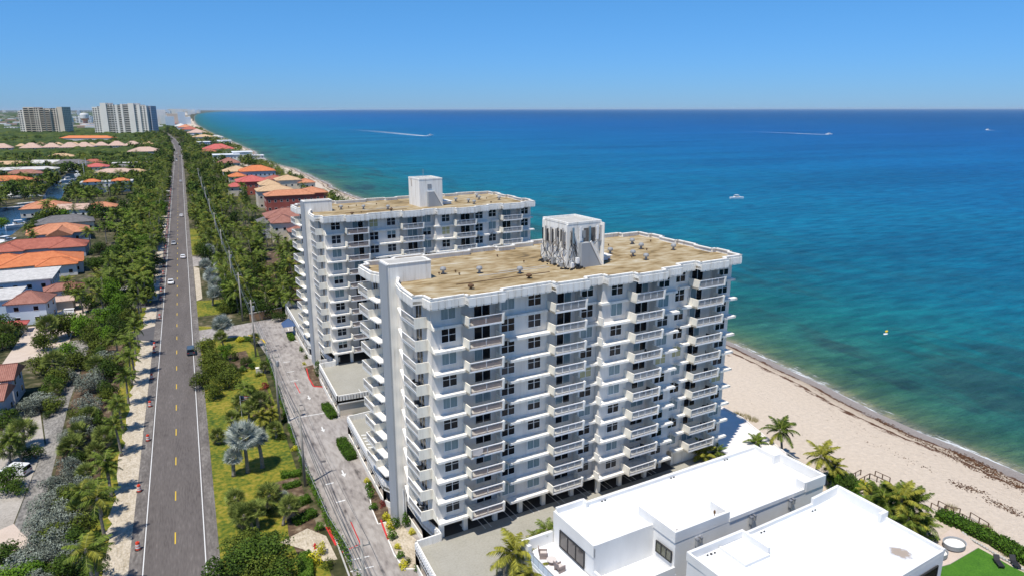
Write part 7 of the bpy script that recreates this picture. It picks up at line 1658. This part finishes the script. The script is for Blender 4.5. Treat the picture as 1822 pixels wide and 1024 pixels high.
at = N(nt, 'Attribute', attribute_name='fade'); nz = N(nt, 'TexNoise'); nz.inputs['Scale'].default_value = .05; nz.inputs['Detail'].default_value = 8; ge = N(nt, 'NewGeometry'); nt.links.new(ge.outputs['Position'], nz.inputs[0])
sm = N(nt, 'Math', operation='MULTIPLY'); nt.links.new(at.outputs['Fac'], sm.inputs[0]); r1 = ramp(nt, [(.25, (.35,) * 3), (.6, (1,) * 3)], nz.outputs[0]); nt.links.new(r1.outputs[0], sm.inputs[1]); nt.links.new(sm.outputs[0], b.inputs['Alpha'])
def wake(pts, w0, w1, z=-.9, peak=1.0):
    vs = []; fs = []; fd = []
    n = len(pts)
    for i, (x, y) in enumerate(pts):
        a = pts[max(0, i - 1)]; c = pts[min(n - 1, i + 1)]; d = Vector((c[0] - a[0], c[1] - a[1])).normalized(); w = (w0 + (w1 - w0) * i / (n - 1)) / 2
        for q, f_ in ((-1, 0), (-.4, 1), (.4, 1), (1, 0)): vs.append((x - d.y * w * q, y + d.x * w * q, z)); fd.append(f_ * peak * (1 - i / (n - 1)) ** 1.3)
    for i in range(n - 1):
        for j in range(3): a = i * 4 + j; fs.append((a, a + 1, a + 5, a + 4))
    me = bpy.data.meshes.new('wake'); me.from_pydata(vs, [], fs); me.materials.append(MATS['wake_mat']); at_ = me.attributes.new('fade', 'FLOAT', 'POINT'); at_.data.foreach_set('value', fd)
    structure(link('wake', me), 'stuff')
x, y = G(1311, 354, -1); boat(x, y, R(-20), 9.5, 'white motor boat lying still off the beach, nearest boat on the sea', 'boat')
x, y = G(766, 242, -1); boat(x, y, R(0), 16, 'white speedboat with a long wake, left one of the two speeding boats', 'boat'); wake([G(px, py, -1) for px, py in [(764, 242), (757, 242), (748, 241.4), (735, 240.3), (720, 238.8), (700, 236.8), (675, 234.4), (650, 232.2), (622, 230)]], 14, 60)
x, y = G(1475, 240, -1); boat(x, y, R(-30), 15, 'white speedboat with a straight wake, right one of the two speeding boats', 'boat'); wake([G(px, py, -1) for px, py in [(1474, 240), (1462, 240), (1450, 239.6), (1435, 239), (1415, 238), (1390, 237), (1360, 235.8), (1320, 234)]], 12, 45)
x, y = G(1757, 232.5, -1); boat(x, y, R(0), 14, 'tiny white boat near the right edge of the sea', 'boat'); wake([G(px, py, -1) for px, py in [(1756, 232.5), (1762, 233), (1772, 233.6)]], 10, 20)
x, y = G(462, 199, -1); boat(x, y, R(90), 60, 'white ship on the horizon above the far shore', 'yacht')
for i, (px, py, L, rz, lb) in enumerate([(27, 355, 20, 200, 'large white motor yacht moored at the canal bank, behind the long white dock'), (62, 352, 13, 0, 'white cabin boat moored beside the largest yacht'), (146, 312, 22, 80, 'tall white yacht in the narrow arm of the canal'), (130, 308, 16, 10, 'white motor boat moored in front of the dark grey roofed boat house'),
                                            (122, 322, 13, 30, 'white boat with a mast in the middle of the canal arm'), (154, 307, 16, 5, 'white boat on a lift beside the tall white yacht'), (36, 403, 13, 20, 'small white cruiser at the near canal bank'), (12, 432, 12, 60, 'white boat half hidden by the garden behind the red roof, left edge'), (128, 328, 9, 0, 'small white tender near the canal bend')]):
    x, y = G(px, py, -1.3); boat(x, y, R(rz), L, lb, 'yacht' if L > 15 else 'boat', -1.25)
for i, (pts, lb) in enumerate([([(30, 362), (73, 358)], 'long white dock in front of the largest yacht'), ([(0, 370), (45, 366)], 'curved pale dock at the left edge of the canal'), ([(62, 332), (80, 326)], 'slanting white dock beside the dark trees of the canal'), ([(85, 303), (125, 306)], 'cluttered pale quay below the dark grey roofed boat house')]):
    a, b_ = Vector((*G(*pts[0]), 0)), Vector((*G(*pts[1]), 0)); t = thing('dock', lb, 'dock', a)
    MB().mat('shingle_white').bar((0, 0, .1), b_ - a + Vector((0, 0, .1)), 3.2 if i else 4.5, .3).obj('planks', parent=t)
    for k in range(5): q = (b_ - a) * (k / 4); MB().mat('bark').tube([(q.x, q.y, -2), (q.x, q.y, .9)], .18, 6).obj('pile', parent=t)
for px, py, h in [(152, 325, 17), (155.5, 312, 16), (142.5, 308, 12)]:
    x, y = G(px, py, -1); o = MB().mat('white_metal').tube([(0, 0, 0), (0, 0, h)], .16, 5).obj('mast'); o.location = (x, y, -1); tag(o, 'bare white sailing mast above the canal boats, %s' % {17: 'tallest', 16: 'middle one', 12: 'shortest, left'}[h], 'mast')
x, y = G(1573, 592, -1)
o = MB().mat('yellow_paint').lathe([(.1, -.1), (.5, 0), (.5, .12), (.1, .2)], 12, sx=2.0, sy=.7).obj('swim_float'); o.location = (x + 1.5, y + .5, -1); o.rotation_euler = (0, 0, .5); tag(o, 'small yellow float on the sea off the beach, touching a white one', 'float')
o = MB().mat('gelcoat').lathe([(.1, -.1), (.5, 0), (.5, .14), (.1, .2)], 12, sx=1.6, sy=.8).obj('swim_board'); o.location = (x - .8, y - 1.0, -1); tag(o, 'small white float on the sea off the beach, touching a yellow one', 'float')
for (wd, zone), lst in AUTO.items():
    lst.sort(key=lambda o: o.location.x ** 2 + o.location.y ** 2)
    for i, o in enumerate(lst): o['label'] = '%s, %s from the near end %s' % (wd, ordn(i), zone)
check_labels()
# sea air
m = bpy.data.materials.new('sea_haze'); m.use_nodes = True; MATS['sea_haze'] = m; nt = m.node_tree; nt.nodes.clear()
out = nt.nodes.new('ShaderNodeOutputMaterial'); pv = nt.nodes.new('ShaderNodeVolumePrincipled'); pv.inputs['Color'].default_value = (0.68, 0.86, 1.0, 1); pv.inputs['Density'].default_value = 1.6e-5
pv.inputs['Anisotropy'].default_value = 0.0
nt.links.new(pv.outputs[0], out.inputs['Volume'])
structure(MB().mat('sea_haze').box(-61000, 112000, -2000, 101000, -4, 95).obj('haze'), 'stuff')
